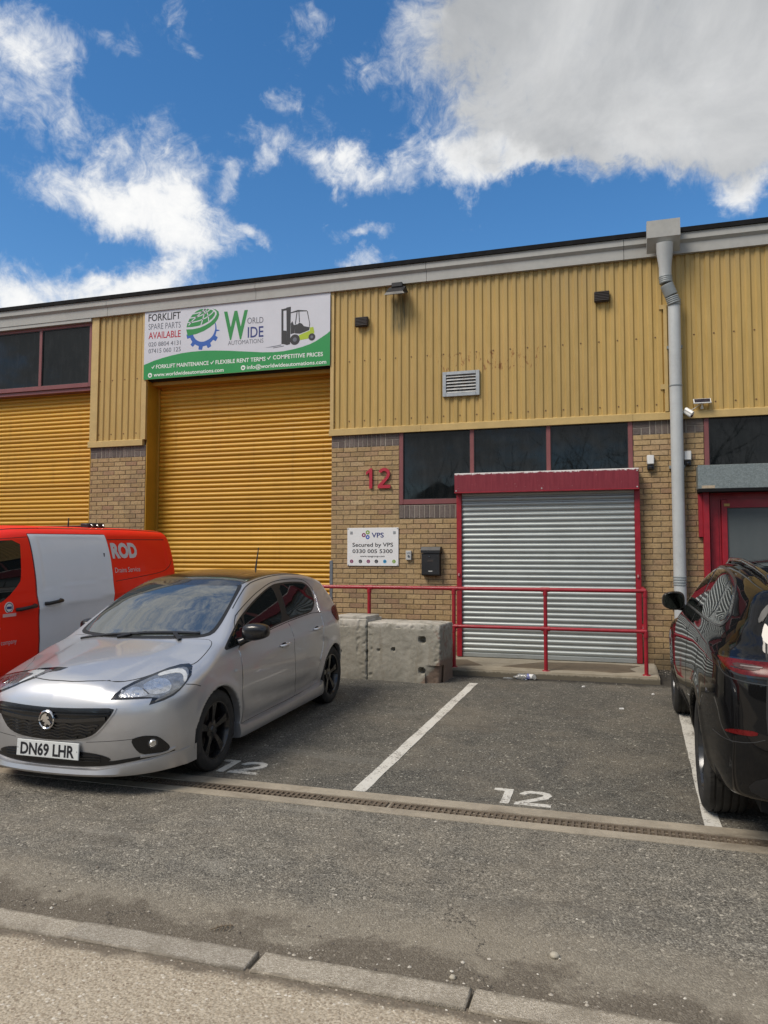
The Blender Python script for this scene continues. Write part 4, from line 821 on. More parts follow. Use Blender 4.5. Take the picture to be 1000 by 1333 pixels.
# bulkhead lights, floodlight
def bulkhead(x, z, label):
    t = thing('bulkhead_light', label, 'wall light', (x, -0.04, z), group=None)
    MB().box(-.105, .105, -.05, .0, -.078, .078, bev=.012).build('base', M_BROWNP, t, smooth=40)
    for i in range(6): MB().box(-.098, .098, -.078, -.0495, -.066+i*.0225, -.066+i*.0225+.016, bev=.003).build('louvre', M_BROWNP, t)
bulkhead(-3.735, 5.315, 'dark louvred bulkhead light on cladding below the floodlight'); bulkhead(-0.155, 5.35, 'dark louvred bulkhead light on cladding near the drainpipe hopper')
fl = thing('floodlight', 'black angled floodlight fixed under the gutter above a dark run-off stain', 'floodlight', (-3.145, -0.03, 5.72))
MB().add([(-.13,-.26,-.06),(.13,-.26,-.06),(.13,-.10,.07),(-.13,-.10,.07),(-.16,-.27,-.10),(.16,-.27,-.10),(.16,-.05,-.02),(-.16,-.05,-.02)], [(0,1,2,3),(4,7,6,5),(0,4,5,1),(1,5,6,2),(2,6,7,3),(3,7,4,0)]).build('lamp_body', M_BLACK, fl)
MB().box(-.085, .085, -.13, -.01, .06, .13, bev=.008).build('control_gear', M_BLACK, fl)
MB().add([(-.14,-.262,-.1005),(.14,-.262,-.1005),(.14,-.06,-.0265),(-.14,-.06,-.0265),(-.14,-.262,-.106),(.14,-.262,-.106),(.14,-.06,-.032),(-.14,-.06,-.032)], [(0,1,2,3),(7,6,5,4),(0,4,5,1),(1,5,6,2),(2,6,7,3),(3,7,4,0)]).build('lens', glass('floodlight_lens', (0.08, 0.085, 0.09), 1.5, .05), fl)
MB().tube([(0,-.12,.0),(0,-.02,.06),(0,.02,.06)], .012, 8).build('bracket', M_BLACK, fl)
# drips and loose debris at the door threshold

# louvred vent
vt = thing('vent_grille', 'square grey aluminium louvred vent set in the ochre cladding', 'vent', (-2.18, -0.045, 4.245))
mb = MB(); W_, H_ = .278, .187
mb.box(-W_, -W_+.055, -.03, .03, -H_, H_, bev=.004).box(W_-.055, W_, -.03, .03, -H_, H_, bev=.004).box(-W_+.055, W_-.055, -.03, .03, H_-.05, H_, bev=.004).box(-W_+.055, W_-.055, -.03, .03, -H_, -H_+.05, bev=.004); mb.build('frame', M_ALU, vt)
MB().box(-W_+.04, W_-.04, .015, .03, -H_+.03, H_-.03).build('backing', M_DARK, vt)
lm = MB().prism([(-.026, -.022), (-.024, -.020), (.008, .020), (.004, .020)], 'X', -W_+.055, W_-.055).mesh('louvre', M_ALU)
for i in range(6): link('louvre', lm, vt, (0, 0, -H_+.075+i*.047))

# security lights either side of the downpipe
for x_, z_, lb in ((0.452, 2.99, 'grey and black security sensor light left of the drainpipe'), (0.925, 3.03, 'grey and black security sensor light right of the drainpipe')):
    t = thing('sensor_light', lb, 'wall light', (x_, -.006, z_), group='sensor lights on the brick pier')
    MB().box(-.048, .048, -.085, 0, -.045, .085, bev=.010).build('lamp_head', M_GREYP, t, smooth=40)
    MB().box(-.040, .040, -.0875, -.0848, -.035, .075, bev=.002).build('lens', M_WHITEP, t)
    MB().box(-.045, .045, -.07, 0, -.115, -.047, bev=.008).build('base', M_BLACK, t, smooth=40); MB().lathe([(0, -.095), (.018, -.09), (.026, -.07)], 14, (0, 0, -.085)).build('sensor', M_BLACKG, t, smooth=50)
# solar panel and camera
sp_ = thing('solar_panel', 'small tilted solar panel on a bracket above the camera', 'solar panel', (1.12, -0.05, 3.70))
mb = MB().box(-.11, .11, -.008, .008, -.055, .055, bev=.003); mb.build('panel_frame', M_WHITEP, sp_, (0, -.06, .075), (math.radians(-48), 0, 0)); MB().box(-.098, .098, -.0098, -.0082, -.044, .044).build('cells', glass('solar_cells', (.01, .012, .03), 1.5, .05), sp_, (0, -.06, .075), (math.radians(-48), 0, 0))
MB().tube([(0, .0, -.01), (0, -.03, .02), (0, -.052, .06)], [.022, .011, .010], 10).build('bracket', M_WHITEP, sp_, smooth=40); MB().tube([(-.01,-.045,.05),(-.08,-.02,0.0),(-.13,-.01,-.03),(-.17,-.0,-.05)], .004, 6).build('cable', M_WHITEP, sp_)
cc = thing('security_camera', 'white bullet security camera beside the drainpipe below the solar panel', 'camera', (0.905, -0.06, 3.62))
MB().tube([(0, .04, .03), (.0, -.02, .03), (.02, -.05, .0)], [.03, .016, .014], 10).build('bracket', M_WHITEP, cc, smooth=40)
d_ = Vector((.72, -.45, -.62)).normalized(); p0 = Vector((-.01, -.035, .035))
MB().tube([p0, p0+d_*.012, p0+d_*.115, p0+d_*.13], [.028, .036, .036, .033], 16).build('camera_body', M_WHITEP, cc, smooth=40)
MB().tube([p0+d_*.1301, p0+d_*.1325], [.029, .027], 16).build('lens', M_BLACKG, cc); MB().tube([p0+d_*.02+Vector((0,-.02,.03)), p0+d_*.145+Vector((0,-.02,.032))], [.03, .028], 8).build('sun_shield', M_WHITEP, cc, smooth=40)

# downpipe with hopper
dp = thing('drainpipe', 'tall grey drainpipe with a square hopper and ribbed swan neck', 'drainpipe', (0.79, -0.14, 0.15))
def at(x, y, z): return (x-0.79, y+0.14, z-0.15)
hp = MB(); hx0, hx1 = .448, .872
hp.add([at(hx0,-.38,5.99),at(hx1,-.38,5.99),at(hx1,-.20,5.84),at(hx0,-.20,5.84),at(hx0,-.38,6.225),at(hx1,-.38,6.225),at(hx1,-.20,6.225),at(hx0,-.20,6.225)], [(0,1,2,3),(0,4,5,1),(1,5,6,2),(3,2,6,7),(0,3,7,4),(4,7,6,5)])
hp.build('hopper', M_FASC, dp)
MB().tube([at(.675,-.29,5.93), at(.675,-.27,5.80), at(.68,-.24,5.62), at(.68,-.22,5.48)], [.115, .105, .082, .080], 20).build('funnel', M_PIPE, dp, smooth=40)
for p0_, p1_ in (((.68,-.22,5.50),(.69,-.215,5.40)), ((.695,-.21,5.385),(.755,-.185,5.235)), ((.76,-.18,5.225),(.79,-.16,5.13))):
    a, b = Vector(at(*p0_)), Vector(at(*p1_)); pts = []; rs = []
    for i in range(9): pts.append(a.lerp(b, i/8)); rs.append(.084 if i % 2 == 0 else .089)
    MB().tube(pts, rs, 20).build('swan_neck', M_PIPED, dp, smooth=30)
MB().tube([at(.79,-.14,5.14), at(.79,-.14,4.0)], .080, 24).build('pipe', M_PIPE, dp, smooth=40); MB().tube([at(.79,-.14,4.0), at(.79,-.14,1.35)], .081, 24).build('pipe', M_PIPE, dp, smooth=40); MB().tube([at(.79,-.14,1.35), at(.79,-.14,.16)], .080, 24).build('pipe', M_PIPE, dp, smooth=40)
for z0_, nn in ((5.10, 3), (3.985, 1), (1.30, 4)):
    for i in range(nn): MB().lathe([(.081, 0), (.0875, .004), (.0875, .018), (.081, .022)], 24, at(.79, -.14, z0_+i*.034), 'Z').build('collar', M_PIPED, dp, smooth=40)
for z_ in (4.55, 2.9, 1.0): MB().box(-.10, .10, .06, .14, z_-.17, z_-.13).build('pipe_clip', M_PIPED, dp)

# ================================================================== IN FRONT OF THE WALL
# concrete entrance step
step = MB(); step.add([(-2.62,-1.12,.05),(.47,-1.12,.05),(.47,.1,.05),(-2.62,.1,.05),(-2.62,-1.12,.216),(.47,-1.12,.216),(.47,0.1,.242),(-2.62,0.1,.242)], [(0,3,2,1),(4,5,6,7),(0,1,5,4),(1,2,6,5),(2,3,7,6),(3,0,4,7)])
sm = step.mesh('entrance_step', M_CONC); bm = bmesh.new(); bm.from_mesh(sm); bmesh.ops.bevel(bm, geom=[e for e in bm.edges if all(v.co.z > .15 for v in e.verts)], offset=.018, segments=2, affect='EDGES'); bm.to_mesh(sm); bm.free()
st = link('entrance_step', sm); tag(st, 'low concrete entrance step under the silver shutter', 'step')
# damp dark screed patches on the step (a worn mortar skim a few mm thick)
M_SKIM = pm('dark_screed', (0.135, 0.105, 0.07), 0.85, var=0.3, vs=6, bump=0.4, bs=90)
def zst(y): return .242+(y-0.1)*(.026/1.22)
def skim(pts, name='screed_patch'):
    mb = MB(); n = len(pts); tri = geometry.tessellate_polygon([[Vector((p[0], p[1], 0)) for p in pts]])
    mb.add([(x, y, zst(y)+.003) for x, y in pts]+[(x, y, zst(y)-.002) for x, y in pts], [t for t in tri]+[(i, (i+1) % n, n+(i+1) % n, n+i) for i in range(n)]); mb.build(name, M_SKIM, st)
skim([(-1.50,-.80),(-1.25,-.52),(-1.0,-.30),(-.2,-.22),(.26,-.30),(.12,-.55),(.20,-.78),(-.05,-.93),(-.35,-.85),(-.8,-.90),(-1.2,-.84)])
skim([(-2.55,-.75),(-2.3,-.4),(-2.05,-.35),(-1.75,-.8),(-2.1,-.9)])

# red handrail
hr = thing('handrail', 'red tubular guard rail in front of the silver entrance shutter', 'railing', (-2, -1.0, .2))
YR = -1.0
def hat(x, z, y=YR): return (x+2, y+1.0, z-.2)
PX = (-4.49, -3.29, -2.10, -0.90, 0.318)
for nm_, z_, r_, xe in (('top_rail', 1.255, .026, .318), ('mid_rail', .755, .024, .318)):
    MB().tube([hat(-4.6, z_), hat(xe-.06, z_)]+([hat(xe-.02, z_, YR+.006), hat(xe, z_, YR+.04)] if False else [hat(xe, z_)]), r_, 14).build(nm_, M_RED, hr, smooth=40)
    MB().tube([hat(xe, z_), hat(xe, z_, -.008)], r_*.95, 14).build(nm_, M_RED, hr, smooth=40)
for x_ in PX:
    zb = .216 if x_ > -2.6 else zg(YR)-.02
    MB().tube([hat(x_, zb), hat(x_, 1.25)], .025, 14).build('post', M_RED, hr, smooth=40)
    for z_ in (1.255, .755):
        MB().tube([hat(x_-.055, z_), hat(x_+.055 if x_ < .3 else x_+.01, z_)], .0315, 14).build('fitting', M_RED, hr, smooth=40); MB().tube([hat(x_, z_-.075), hat(x_, z_)], .031, 14).build('fitting', M_RED, hr, smooth=40)
    MB().lathe([(.0, .012), (.045, .012), (.05, 0)], 16, hat(x_, zb), 'Z').build('base_plate', M_RED, hr, smooth=40)

# concrete blocks
def conc_block(name, label, cx, cy, rz, Lx, Dy, Hz, seed, holes, notch, mat):
    nx, ny, nz = int(Lx/.0125), 26, 58
    # dense box shell, rounded at the edges and chipped with noise
    def shell():
        V = {}; F = []
        def vid(i, j, k_):
            return V.setdefault((i, j, k_), len(V))
        for i in range(nx):
            for j in range(ny):
                F.append((vid(i,j,0), vid(i,j+1,0), vid(i+1,j+1,0), vid(i+1,j,0))); F.append((vid(i,j,nz), vid(i+1,j,nz), vid(i+1,j+1,nz), vid(i,j+1,nz)))
        for i in range(nx):
            for k_ in range(nz):
                F.append((vid(i,0,k_), vid(i+1,0,k_), vid(i+1,0,k_+1), vid(i,0,k_+1))); F.append((vid(i,ny,k_), vid(i,ny,k_+1), vid(i+1,ny,k_+1), vid(i+1,ny,k_)))
        for j in range(ny):
            for k_ in range(nz):
                F.append((vid(0,j,k_), vid(0,j,k_+1), vid(0,j+1,k_+1), vid(0,j+1,k_))); F.append((vid(nx,j,k_), vid(nx,j+1,k_), vid(nx,j+1,k_+1), vid(nx,j,k_+1)))
        return V, F
    V, F = shell(); out = [None]*len(V)
    for (i, j, k_), idx in V.items():
        p = Vector((i/nx-.5, j/ny-.5, k_/nz)); q = Vector((p.x*Lx, p.y*Dy, p.z*Hz)); R_ = .028
        c = Vector((max(-Lx/2+R_, min(Lx/2-R_, q.x)), max(-Dy/2+R_, min(Dy/2-R_, q.y)), max(0.0, min(Hz-R_, q.z))))
        d = q-c
        if d.length > 1e-6: q = c+d.normalized()*min(d.length, R_)
        near = (abs(p.x) > .42)+(abs(p.y) > .40)+(p.z > .90)
        nz_ = mnoise.noise(q*7+Vector((seed, 0, 0))); n2_ = mnoise.noise(q*19+Vector((0, seed, 3)))
        n3_ = mnoise.noise(q*45+Vector((seed, 2, 3)))
        amt = .005*nz_+.004*n2_+.002*n3_ - (.030*max(0, n2_+.5*nz_-.05)+.012*max(0, n3_) if near >= 2 else 0)
        dirn = Vector((p.x/.5 if abs(p.x) > .49 else 0, p.y/.5 if abs(p.y) > .49 else 0, 1 if k_ == nz else 0))
        if dirn.length: q += dirn.normalized()*amt
        if j == 0:
            for hx, hz, hr_, hd in holes:
                r_ = math.hypot(q.x-hx, q.z-hz)
                if r_ < hr_*1.25: q.y += hd*min(1, 2.2*max(0, 1-(r_/(hr_*1.25))**2))
        if notch: q = notch(q)
        out[idx] = q
    mb = MB(); mb.add(out, F); o = mb.build(name, mat, None, (cx, cy, zg(cy)-.01), (0, 0, rz), smooth=50); return tag(o, label, 'concrete block')
def nR(q):
    if q.x > .30 and q.z < .22 and q.y < -.15:  # broken lower corner
        t = (q.x-.30)*1.0+(.22-q.z)*.7; q.y += min(.10, t*.22); q.x -= min(.05, t*.10)
    return q
bR = conc_block('concrete_block', 'rough chipped concrete block with two lifting holes at the bay line', -2.565, -1.50, math.radians(-5), .985, .55, .735, 4.0, [(.255, .535, .038, .10), (.25, .155, .036, .10), (-.13, .40, .022, .05), (-.33, .38, .02, .02)], nR, M_BLOCKC)
def nL(q): 
    if q.z > .70: q.z = q.z+.03
    return q
bL = conc_block('concrete_block', 'smoother concrete block with scratched arrow marks behind the silver car', -3.940, -1.395, math.radians(-5), 1.78, .55, .735, 9.0, [], nL, M_BLOCK)
M_DISC = pm('dark_chip', (0.15, 0.10, 0.075), .9, var=.3, vs=30, bump=.5, bs=120)
sc_ = MB()
for a, b in (((-.02,.52),(.115,.36)), ((.115,.36),(.0,.22)), ((-.16,.365),(.11,.36))):
    sc_.tube([(a[0]+.42, -.279, a[1]), ((a[0]+b[0])/2+.42, -.281, (a[1]+b[1])/2), (b[0]+.42, -.279, b[1])], .0055, 6)
sc_.build('scratch_mark', M_DISC, bL)
MB().box(.42, .875, -.25, .20, .755, .80, bev=.015).build('mortar_ridge', M_BLOCK, bL, smooth=40)

# crushed bottle and scraps of litter
lt = thing('litter', 'crushed clear plastic bottle with a blue and white label by the step', 'litter', (-1.13, -1.20, zg(-1.2)))
M_CLEAR, nt_, b_ = new_mat('clear_plastic'); b_.inputs['Transmission Weight'].default_value = .75; b_.inputs['Roughness'].default_value = .12; b_.inputs['IOR'].default_value = 1.4; b_.inputs['Base Color'].default_value = (.8, .82, .82, 1)
def crumple(mb, amt, sd):
    mb.v = [tuple(Vector(v)+amt*Vector((mnoise.noise(Vector(v)*28+Vector((sd,0,0))), mnoise.noise(Vector(v)*28+Vector((0,sd,0))), .7*mnoise.noise(Vector(v)*28+Vector((0,0,sd)))))) for v in mb.v]; return mb
crumple(MB().tube([(-.16,0,.03),(-.13,0,.03),(-.09,.0,.034),(0,0,.036),(.09,0,.034),(.12,0,.03)], [.012,.014,.033,.036,.036,.030], 14), .018, 3).build('bottle_body', M_CLEAR, lt, smooth=60)
crumple(MB().tube([(.01,0,.036),(.03,0,.037),(.045,0,.036)], [.0375,.038,.0375], 14, cap=False), .018, 3).build('bottle_label', pm('blue_label', (.12, .14, .40), .4, var=.5, vs=30), lt, smooth=60)
crumple(MB().tube([(.045,.0,.037),(.085,0,.036)], [.0385,.0375], 14, cap=False), .018, 3).build('bottle_label', M_WHITEP, lt, smooth=60)
for i, (x_, y_, s_, lb) in enumerate(((-1.36, -1.19, .05, 'flattened clear wrapper lying left of the crushed bottle'), (-.42, -1.5, .018, 'white scrap of paper on the bay below the middle rail post'), (.02, -2.6, .022, 'lone white scrap of paper on the open tarmac bay'), (.36, -1.75, .02, 'white scrap of paper near the corner of the step'))):
    mb = MB(); a = [(math.cos(w)*s_*random.uniform(.7, 1.5), math.sin(w)*s_*random.uniform(.4, .9)) for w in np.linspace(0, 2*PI, 9, False)]
    mb.add([(p[0], p[1], .004+random.uniform(0, .012)) for p in a]+[(p[0], p[1], .001) for p in a]+[(0, 0, .016)], [(k_, (k_+1) % 9, 18) for k_ in range(9)]+[(9+k_, 9+(k_+1) % 9, (k_+1) % 9, k_) for k_ in range(9)])
    tag(mb.build('paper_scrap', M_CLEAR if i == 0 else M_WHITEP, None, (x_, y_, zg(y_))), lb, 'litter')

def bare_tree(label, x, y, H, seed, lean):
    rnd = random.Random(seed); t = thing('bare_tree', label, 'tree', (x, y, -0.02)); tr = MB(); br = MB()
    bark = pm('bark', (.075, .062, .05), .9, var=.3, vs=12, bump=.5, bs=40) if 'bark' not in bpy.data.materials else bpy.data.materials['bark']
    def grow(mb, p, d, L_, r, lvl):
        pts = [p]; q = p.copy(); dd = d.copy()
        for i in range(4):
            dd = (dd+Vector((rnd.gauss(0, .10), rnd.gauss(0, .10), rnd.gauss(.05, .06)))).normalized(); q = q+dd*L_/4; pts.append(q.copy())
        mb.tube(pts, [r*(1-.14*i) for i in range(5)], 8 if lvl < 2 else 5 if lvl < 3 else 3, cap=False)
        if lvl < 4:
            for k in range((6 if lvl == 0 else 5 if lvl < 3 else 4)):
                i = rnd.randint(1 if lvl else 2, 4); a = rnd.uniform(0, 2*PI); s = dd.orthogonal(); s.rotate(Matrix.Rotation(a, 3, dd))
                grow(br, pts[i], (dd*rnd.uniform(.5, .9)+s*rnd.uniform(.5, .9)).normalized(), L_*rnd.uniform(.5, .72), r*(1-.14*i)*rnd.uniform(.45, .65), lvl+1)
    grow(tr, Vector((0, 0, 0)), Vector((lean, 0, 1)).normalized(), H*.5, H*.026, 0)
    tr.build('trunk', bark, t, smooth=60); br.build('branches', bark, t)
bare_tree('bare winter tree across the yard mirrored in the window over the grey box', 4.6, -30, 12.5, 5, .05)
bare_tree('bare branching tree across the yard mirrored in the windows over the red box', -2.4, -34, 12.0, 11, -.04)

def wood():
    mb = MB()
    for row, (y0, h0, sd) in enumerate(((-44, 6.5, 1.0), (-52, 9.0, 5.0))):
        nx, nz = 150, 14; o = len(mb.v)
        for i in range(nx+1):
            x = -70+140*i/nx; h = h0*(.75+.5*mnoise.noise((x*.11, sd, 0))+.25*mnoise.noise((x*.6, sd, 2)))
            for k in range(nz+1):
                z = h*k/nz; d = 1.6*mnoise.noise((x*.5, z*.5, sd))+.7*mnoise.noise((x*1.9, z*1.9, sd)); mb.v.append((x+.4*mnoise.noise((x*2, z*2, sd+3)), y0+d-2.0*(k/nz)**2, z-.1))
        for i in range(nx):
            for k in range(nz): mb.f.append((o+i*(nz+1)+k, o+(i+1)*(nz+1)+k, o+(i+1)*(nz+1)+k+1, o+i*(nz+1)+k+1)); mb.m.append(0)
    rnd = random.Random(3)
    for i in range(900):
        x = rnd.uniform(-68, 68); y = rnd.choice((-44.5, -53)); z = rnd.uniform(3, 8); a = Vector((rnd.gauss(0, .5), rnd.gauss(0, .3), 1.6)); mb.tube([(x, y, z), (x+a.x, y+a.y, z+a.z)], [.04, .012], 3, cap=False)
    m = pm('winter_thicket', (.030, .028, .018), .95, var=.5, vs=1.2, bump=.0)
    tag(mb.build('wood', m), kind='stuff')
wood()
# ================================================================== VEHICLES
# Bodies are smooth intersections of fair surfaces (side, top, nose, tail), meshed on a fine grid.
class Spl:
    """monotone-ish cubic through points (finite difference tangents, limited)"""
    def __init__(s, pts):
        pts = sorted(pts); s.x = np.array([p[0] for p in pts], float); s.y = np.array([p[1] for p in pts], float)
        d = np.diff(s.y)/np.diff(s.x); m = np.zeros(len(s.x)); m[0], m[-1] = d[0], d[-1]
        for i in range(1, len(d)):
            if d[i-1]*d[i] > 0:
                w1 = 2*(s.x[i+1]-s.x[i])+(s.x[i]-s.x[i-1]); w2 = (s.x[i+1]-s.x[i])+2*(s.x[i]-s.x[i-1]); m[i] = (w1+w2)/(w1/d[i-1]+w2/d[i])
        s.m = m
    def __call__(s, x):
        x = np.clip(np.asarray(x, float), s.x[0], s.x[-1]); i = np.clip(np.searchsorted(s.x, x)-1, 0, len(s.x)-2); h = s.x[i+1]-s.x[i]; t = (x-s.x[i])/h
        return (2*t**3-3*t**2+1)*s.y[i]+(t**3-2*t**2+t)*h*s.m[i]+(-2*t**3+3*t**2)*s.y[i+1]+(t**3-t**2)*h*s.m[i+1]
    def d(s, x, e=.01): return (s(np.asarray(x)+e)-s(np.asarray(x)-e))/(2*e)
def smax(a, b, k):
    h = np.maximum(k-np.abs(a-b), 0)/k; return np.maximum(a, b)+h*h*k*.25
def smin(a, b, k): return -smax(-a, -b, k)
def gauss(x, w): return np.exp(-(x/w)**2)

def surface_nets(f, lo, hi, h):
    ax = [np.arange(l-h, u+2*h, h) for l, u in zip(lo, hi)]
    F = f(ax[0][:, None, None], ax[1][None, :, None], ax[2][None, None, :]); F = np.broadcast_to(F, tuple(len(a) for a in ax)).astype(np.float32)
    S = F < 0; nx, ny, nz = F.shape
    cnt = np.zeros((nx-1, ny-1, nz-1), np.int32); acc = np.zeros((nx-1, ny-1, nz-1, 3), np.float32)
    corner = [(i, j, k) for i in (0, 1) for j in (0, 1) for k in (0, 1)]
    sl = lambda c: tuple(slice(c[d], (nx, ny, nz)[d]-1+c[d]) for d in range(3))
    for a in corner:
        for d in range(3):
            if a[d] == 0:
                b = list(a); b[d] = 1; fa, fb_ = F[sl(a)], F[sl(b)]; cross = (fa < 0) != (fb_ < 0)
                t = np.where(cross, fa/np.where(cross, fa-fb_, 1), 0)
                cnt += cross
                for e in range(3): acc[..., e] += np.where(cross, a[e]+(t if e == d else 0), 0)
    act = cnt > 0; idx = -np.ones(act.shape, np.int64); idx[act] = np.arange(act.sum())
    ii = np.argwhere(act); V = (ii+acc[act]/cnt[act][:, None])*h+np.array([a[0] for a in ax])
    Q = []
    for d in range(3):
        e1, e2 = (d+1) % 3, (d+2) % 3
        sA = [slice(1, -1)]*3; sA[d] = slice(0, -1); sB = list(sA); sB[d] = slice(1, None)
        A, B_ = S[tuple(sA)], S[tuple(sB)]
        for flip in (False, True):
            w = np.argwhere((A & ~B_) if not flip else (~A & B_)); o = np.ones(3, int); o[d] = 0; p = w+o
            def cell(a1, a2):
                q = p.copy(); q[:, e1] -= a1; q[:, e2] -= a2; return idx[q[:, 0], q[:, 1], q[:, 2]]
            q = np.stack([cell(1, 1), cell(0, 1), cell(0, 0), cell(1, 0)], 1)
            Q.append(q[:, ::-1] if flip else q)
    return V, np.concatenate(Q)
def grad(f, V, e=.004):
    g = np.zeros_like(V)
    for d in range(3):
        o = np.zeros(3); o[d] = e; a = V+o; b = V-o; g[:, d] = (f(a[:, 0], a[:, 1], a[:, 2])-f(b[:, 0], b[:, 1], b[:, 2]))/(2*e)
    return g
class Body:
    def __init__(s, f, lo, hi, h):
        V, Q = surface_nets(f, lo, hi, h)
        for _ in range(3):
            g = grad(f, V); n2 = (g*g).sum(1)+1e-9; st = f(V[:, 0], V[:, 1], V[:, 2])[:, None]*g/n2[:, None]; ln = np.linalg.norm(st, axis=1)[:, None]
            V = V-st*np.minimum(1, .6*h/np.maximum(ln, 1e-9))
        g = grad(f, V, .006); s.N = g/(np.linalg.norm(g, axis=1)[:, None]+1e-9); s.V = V; s.Q = Q; s.f = f
        s.bvh = BVHTree.FromPolygons([tuple(v) for v in V], [tuple(int(i) for i in q) for q in Q])
    def normal(s, p):
        P = np.array([p], float); g = grad(s.f, P, .006)[0]; return Vector(g/(np.linalg.norm(g)+1e-9))
    def normals(s, P):
        g = grad(s.f, np.array(P, float), .006); return g/(np.linalg.norm(g, axis=1)[:, None]+1e-9)
    def build(s, name, mats, matfun, parent):
        me = bpy.data.meshes.new(name); me.from_pydata(s.V.tolist(), [], s.Q.tolist())
        for m in mats: me.materials.append(m)
        C = s.V[s.Q].mean(1); nn = s.N[s.Q].mean(1); me.polygons.foreach_set('material_index', matfun(C, nn).astype(np.int32))
        me.polygons.foreach_set('use_smooth', np.ones(len(s.Q), bool)); me.update(); me.normals_split_custom_set_from_vertices(s.N.tolist())
        return link(name, me, parent)
AX = {'left': ((1,0,0), (0,0,1), (0,-1,0)), 'right': ((1,0,0), (0,0,1), (0,1,0)), 'front': ((0,1,0), (0,0,1), (-1,0,0)), 'rear': ((0,1,0), (0,0,1), (1,0,0)), 'top': ((1,0,0), (0,1,0), (0,0,-1)),
      'fl': ((.7071,-.7071,0), (0,0,1), (-.7071,-.7071,0)), 'fr': ((.7071,.7071,0), (0,0,1), (-.7071,.7071,0)), 'rl': ((-.7071,-.7071,0),(0,0,1),(.7071,-.7071,0)), 'rr': ((-.7071,.7071,0),(0,0,1),(.7071,.7071,0))}
def chaikin(p, it=2, closed=True):
    p = [tuple(q) for q in p]
    for _ in range(it):
        o = []; n = len(p)
        for i in range(n if closed else n-1):
            a, b = p[i], p[(i+1) % n]; o += [(a[0]*.75+b[0]*.25, a[1]*.75+b[1]*.25), (a[0]*.25+b[0]*.75, a[1]*.25+b[1]*.75)]
        p = o if closed else [p[0]]+o+[p[-1]]
    return p
def dens(p, s, closed=True):
    o = []; n = len(p)
    for i in range(n if closed else n-1):
        a, b = p[i], p[(i+1) % n]; L_ = math.hypot(b[0]-a[0], b[1]-a[1]); k = max(1, int(L_/s))
        for t in range(k): o.append((a[0]+(b[0]-a[0])*t/k, a[1]+(b[1]-a[1])*t/k))
    if not closed: o.append(p[-1])
    return o
def hit(body, view, a, b):
    e1, e2, d = (Vector(v) for v in AX[view]); o = e1*a+e2*b-d*6
    h = body.bvh.ray_cast(o, d, 12); return h[0]
def panel(body, name, mat, parent, view, poly, off=.0025, res=.03, rnd=2, depth=.004, mirror=False):
    """a piece that lies on the body surface: outline in the view's axes, its own thickness and rim"""
    if rnd: poly = chaikin(poly, rnd)
    poly = dens(poly, res)
    n = len(poly); xs = [p[0] for p in poly]; ys = [p[1] for p in poly]; inner = []
    def inside(x, y):
        c = False
        for i in range(n):
            x1, y1 = poly[i]; x2, y2 = poly[(i+1) % n]
            if (y1 > y) != (y2 > y) and x < (x2-x1)*(y-y1)/(y2-y1)+x1: c = not c
        return c
    arr = np.array(poly)
    for x in np.arange(min(xs)+res*.5, max(xs), res):
        for y in np.arange(min(ys)+res*.5, max(ys), res):
            if inside(x, y) and ((arr-np.array([x, y]))**2).sum(1).min() > (res*.45)**2: inner.append((x, y))
    r = geometry.delaunay_2d_cdt([Vector(p) for p in poly+inner], [(i, (i+1) % n) for i in range(n)], [], 1, 1e-6)
    vv, ff = r[0], r[2]; P = []
    for v in vv:
        h = hit(body, view, v.x, v.y)
        P.append(h)
    bad = [i for i, p in enumerate(P) if p is None]; ok = [i for i, p in enumerate(P) if p is not None]
    if not ok: print('panel missed', name); return None
    for i in bad:
        j = min(ok, key=lambda k: (vv[k]-vv[i]).length); P[i] = P[j].copy()
    Nn = body.normals([tuple(p) for p in P]); top = [Vector(p)+Vector(q)*off for p, q in zip(P, Nn)]
    # boundary edges -> rim
    cnt = {}
    for f in ff:
        for i in range(len(f)):
            a, b = f[i], f[(i+1) % len(f)]; cnt[(min(a, b), max(a, b))] = cnt.get((min(a, b), max(a, b)), [])+[(a, b)]
    V = [tuple(p) for p in top]; F = []; NN = [tuple(q) for q in Nn]
    for f in ff:
        a, b, c = (top[f[0]], top[f[1]], top[f[2]]); q = (b-a).cross(c-a)
        F.append(tuple(f) if q.dot(Vector(Nn[f[0]])) > 0 else tuple(f)[::-1])
    low = {}; rim = {}
    for e in [v[0] for v in cnt.values() if len(v) == 1]:
        for i in e:
            if i not in low:
                rim[i] = len(V); V.append(tuple(top[i])); NN.append(NN[i]); low[i] = len(V); V.append(tuple(top[i]-Vector(Nn[i])*(off+depth))); NN.append(NN[i])
        F.append((rim[e[0]], rim[e[1]], low[e[1]], low[e[0]]))
    objs = []
    for s in ((1, -1) if mirror else (1,)):
        me = bpy.data.meshes.new(name); me.from_pydata([(v[0], v[1]*s, v[2]) for v in V], [], [f if s == 1 else f[::-1] for f in F]); me.materials.append(mat)
        me.polygons.foreach_set('use_smooth', [True]*len(F)); me.update(); me.normals_split_custom_set_from_vertices([(q[0], q[1]*s, q[2]) for q in NN])
        objs.append(link(name, me, parent))
    return objs if mirror else objs[0]
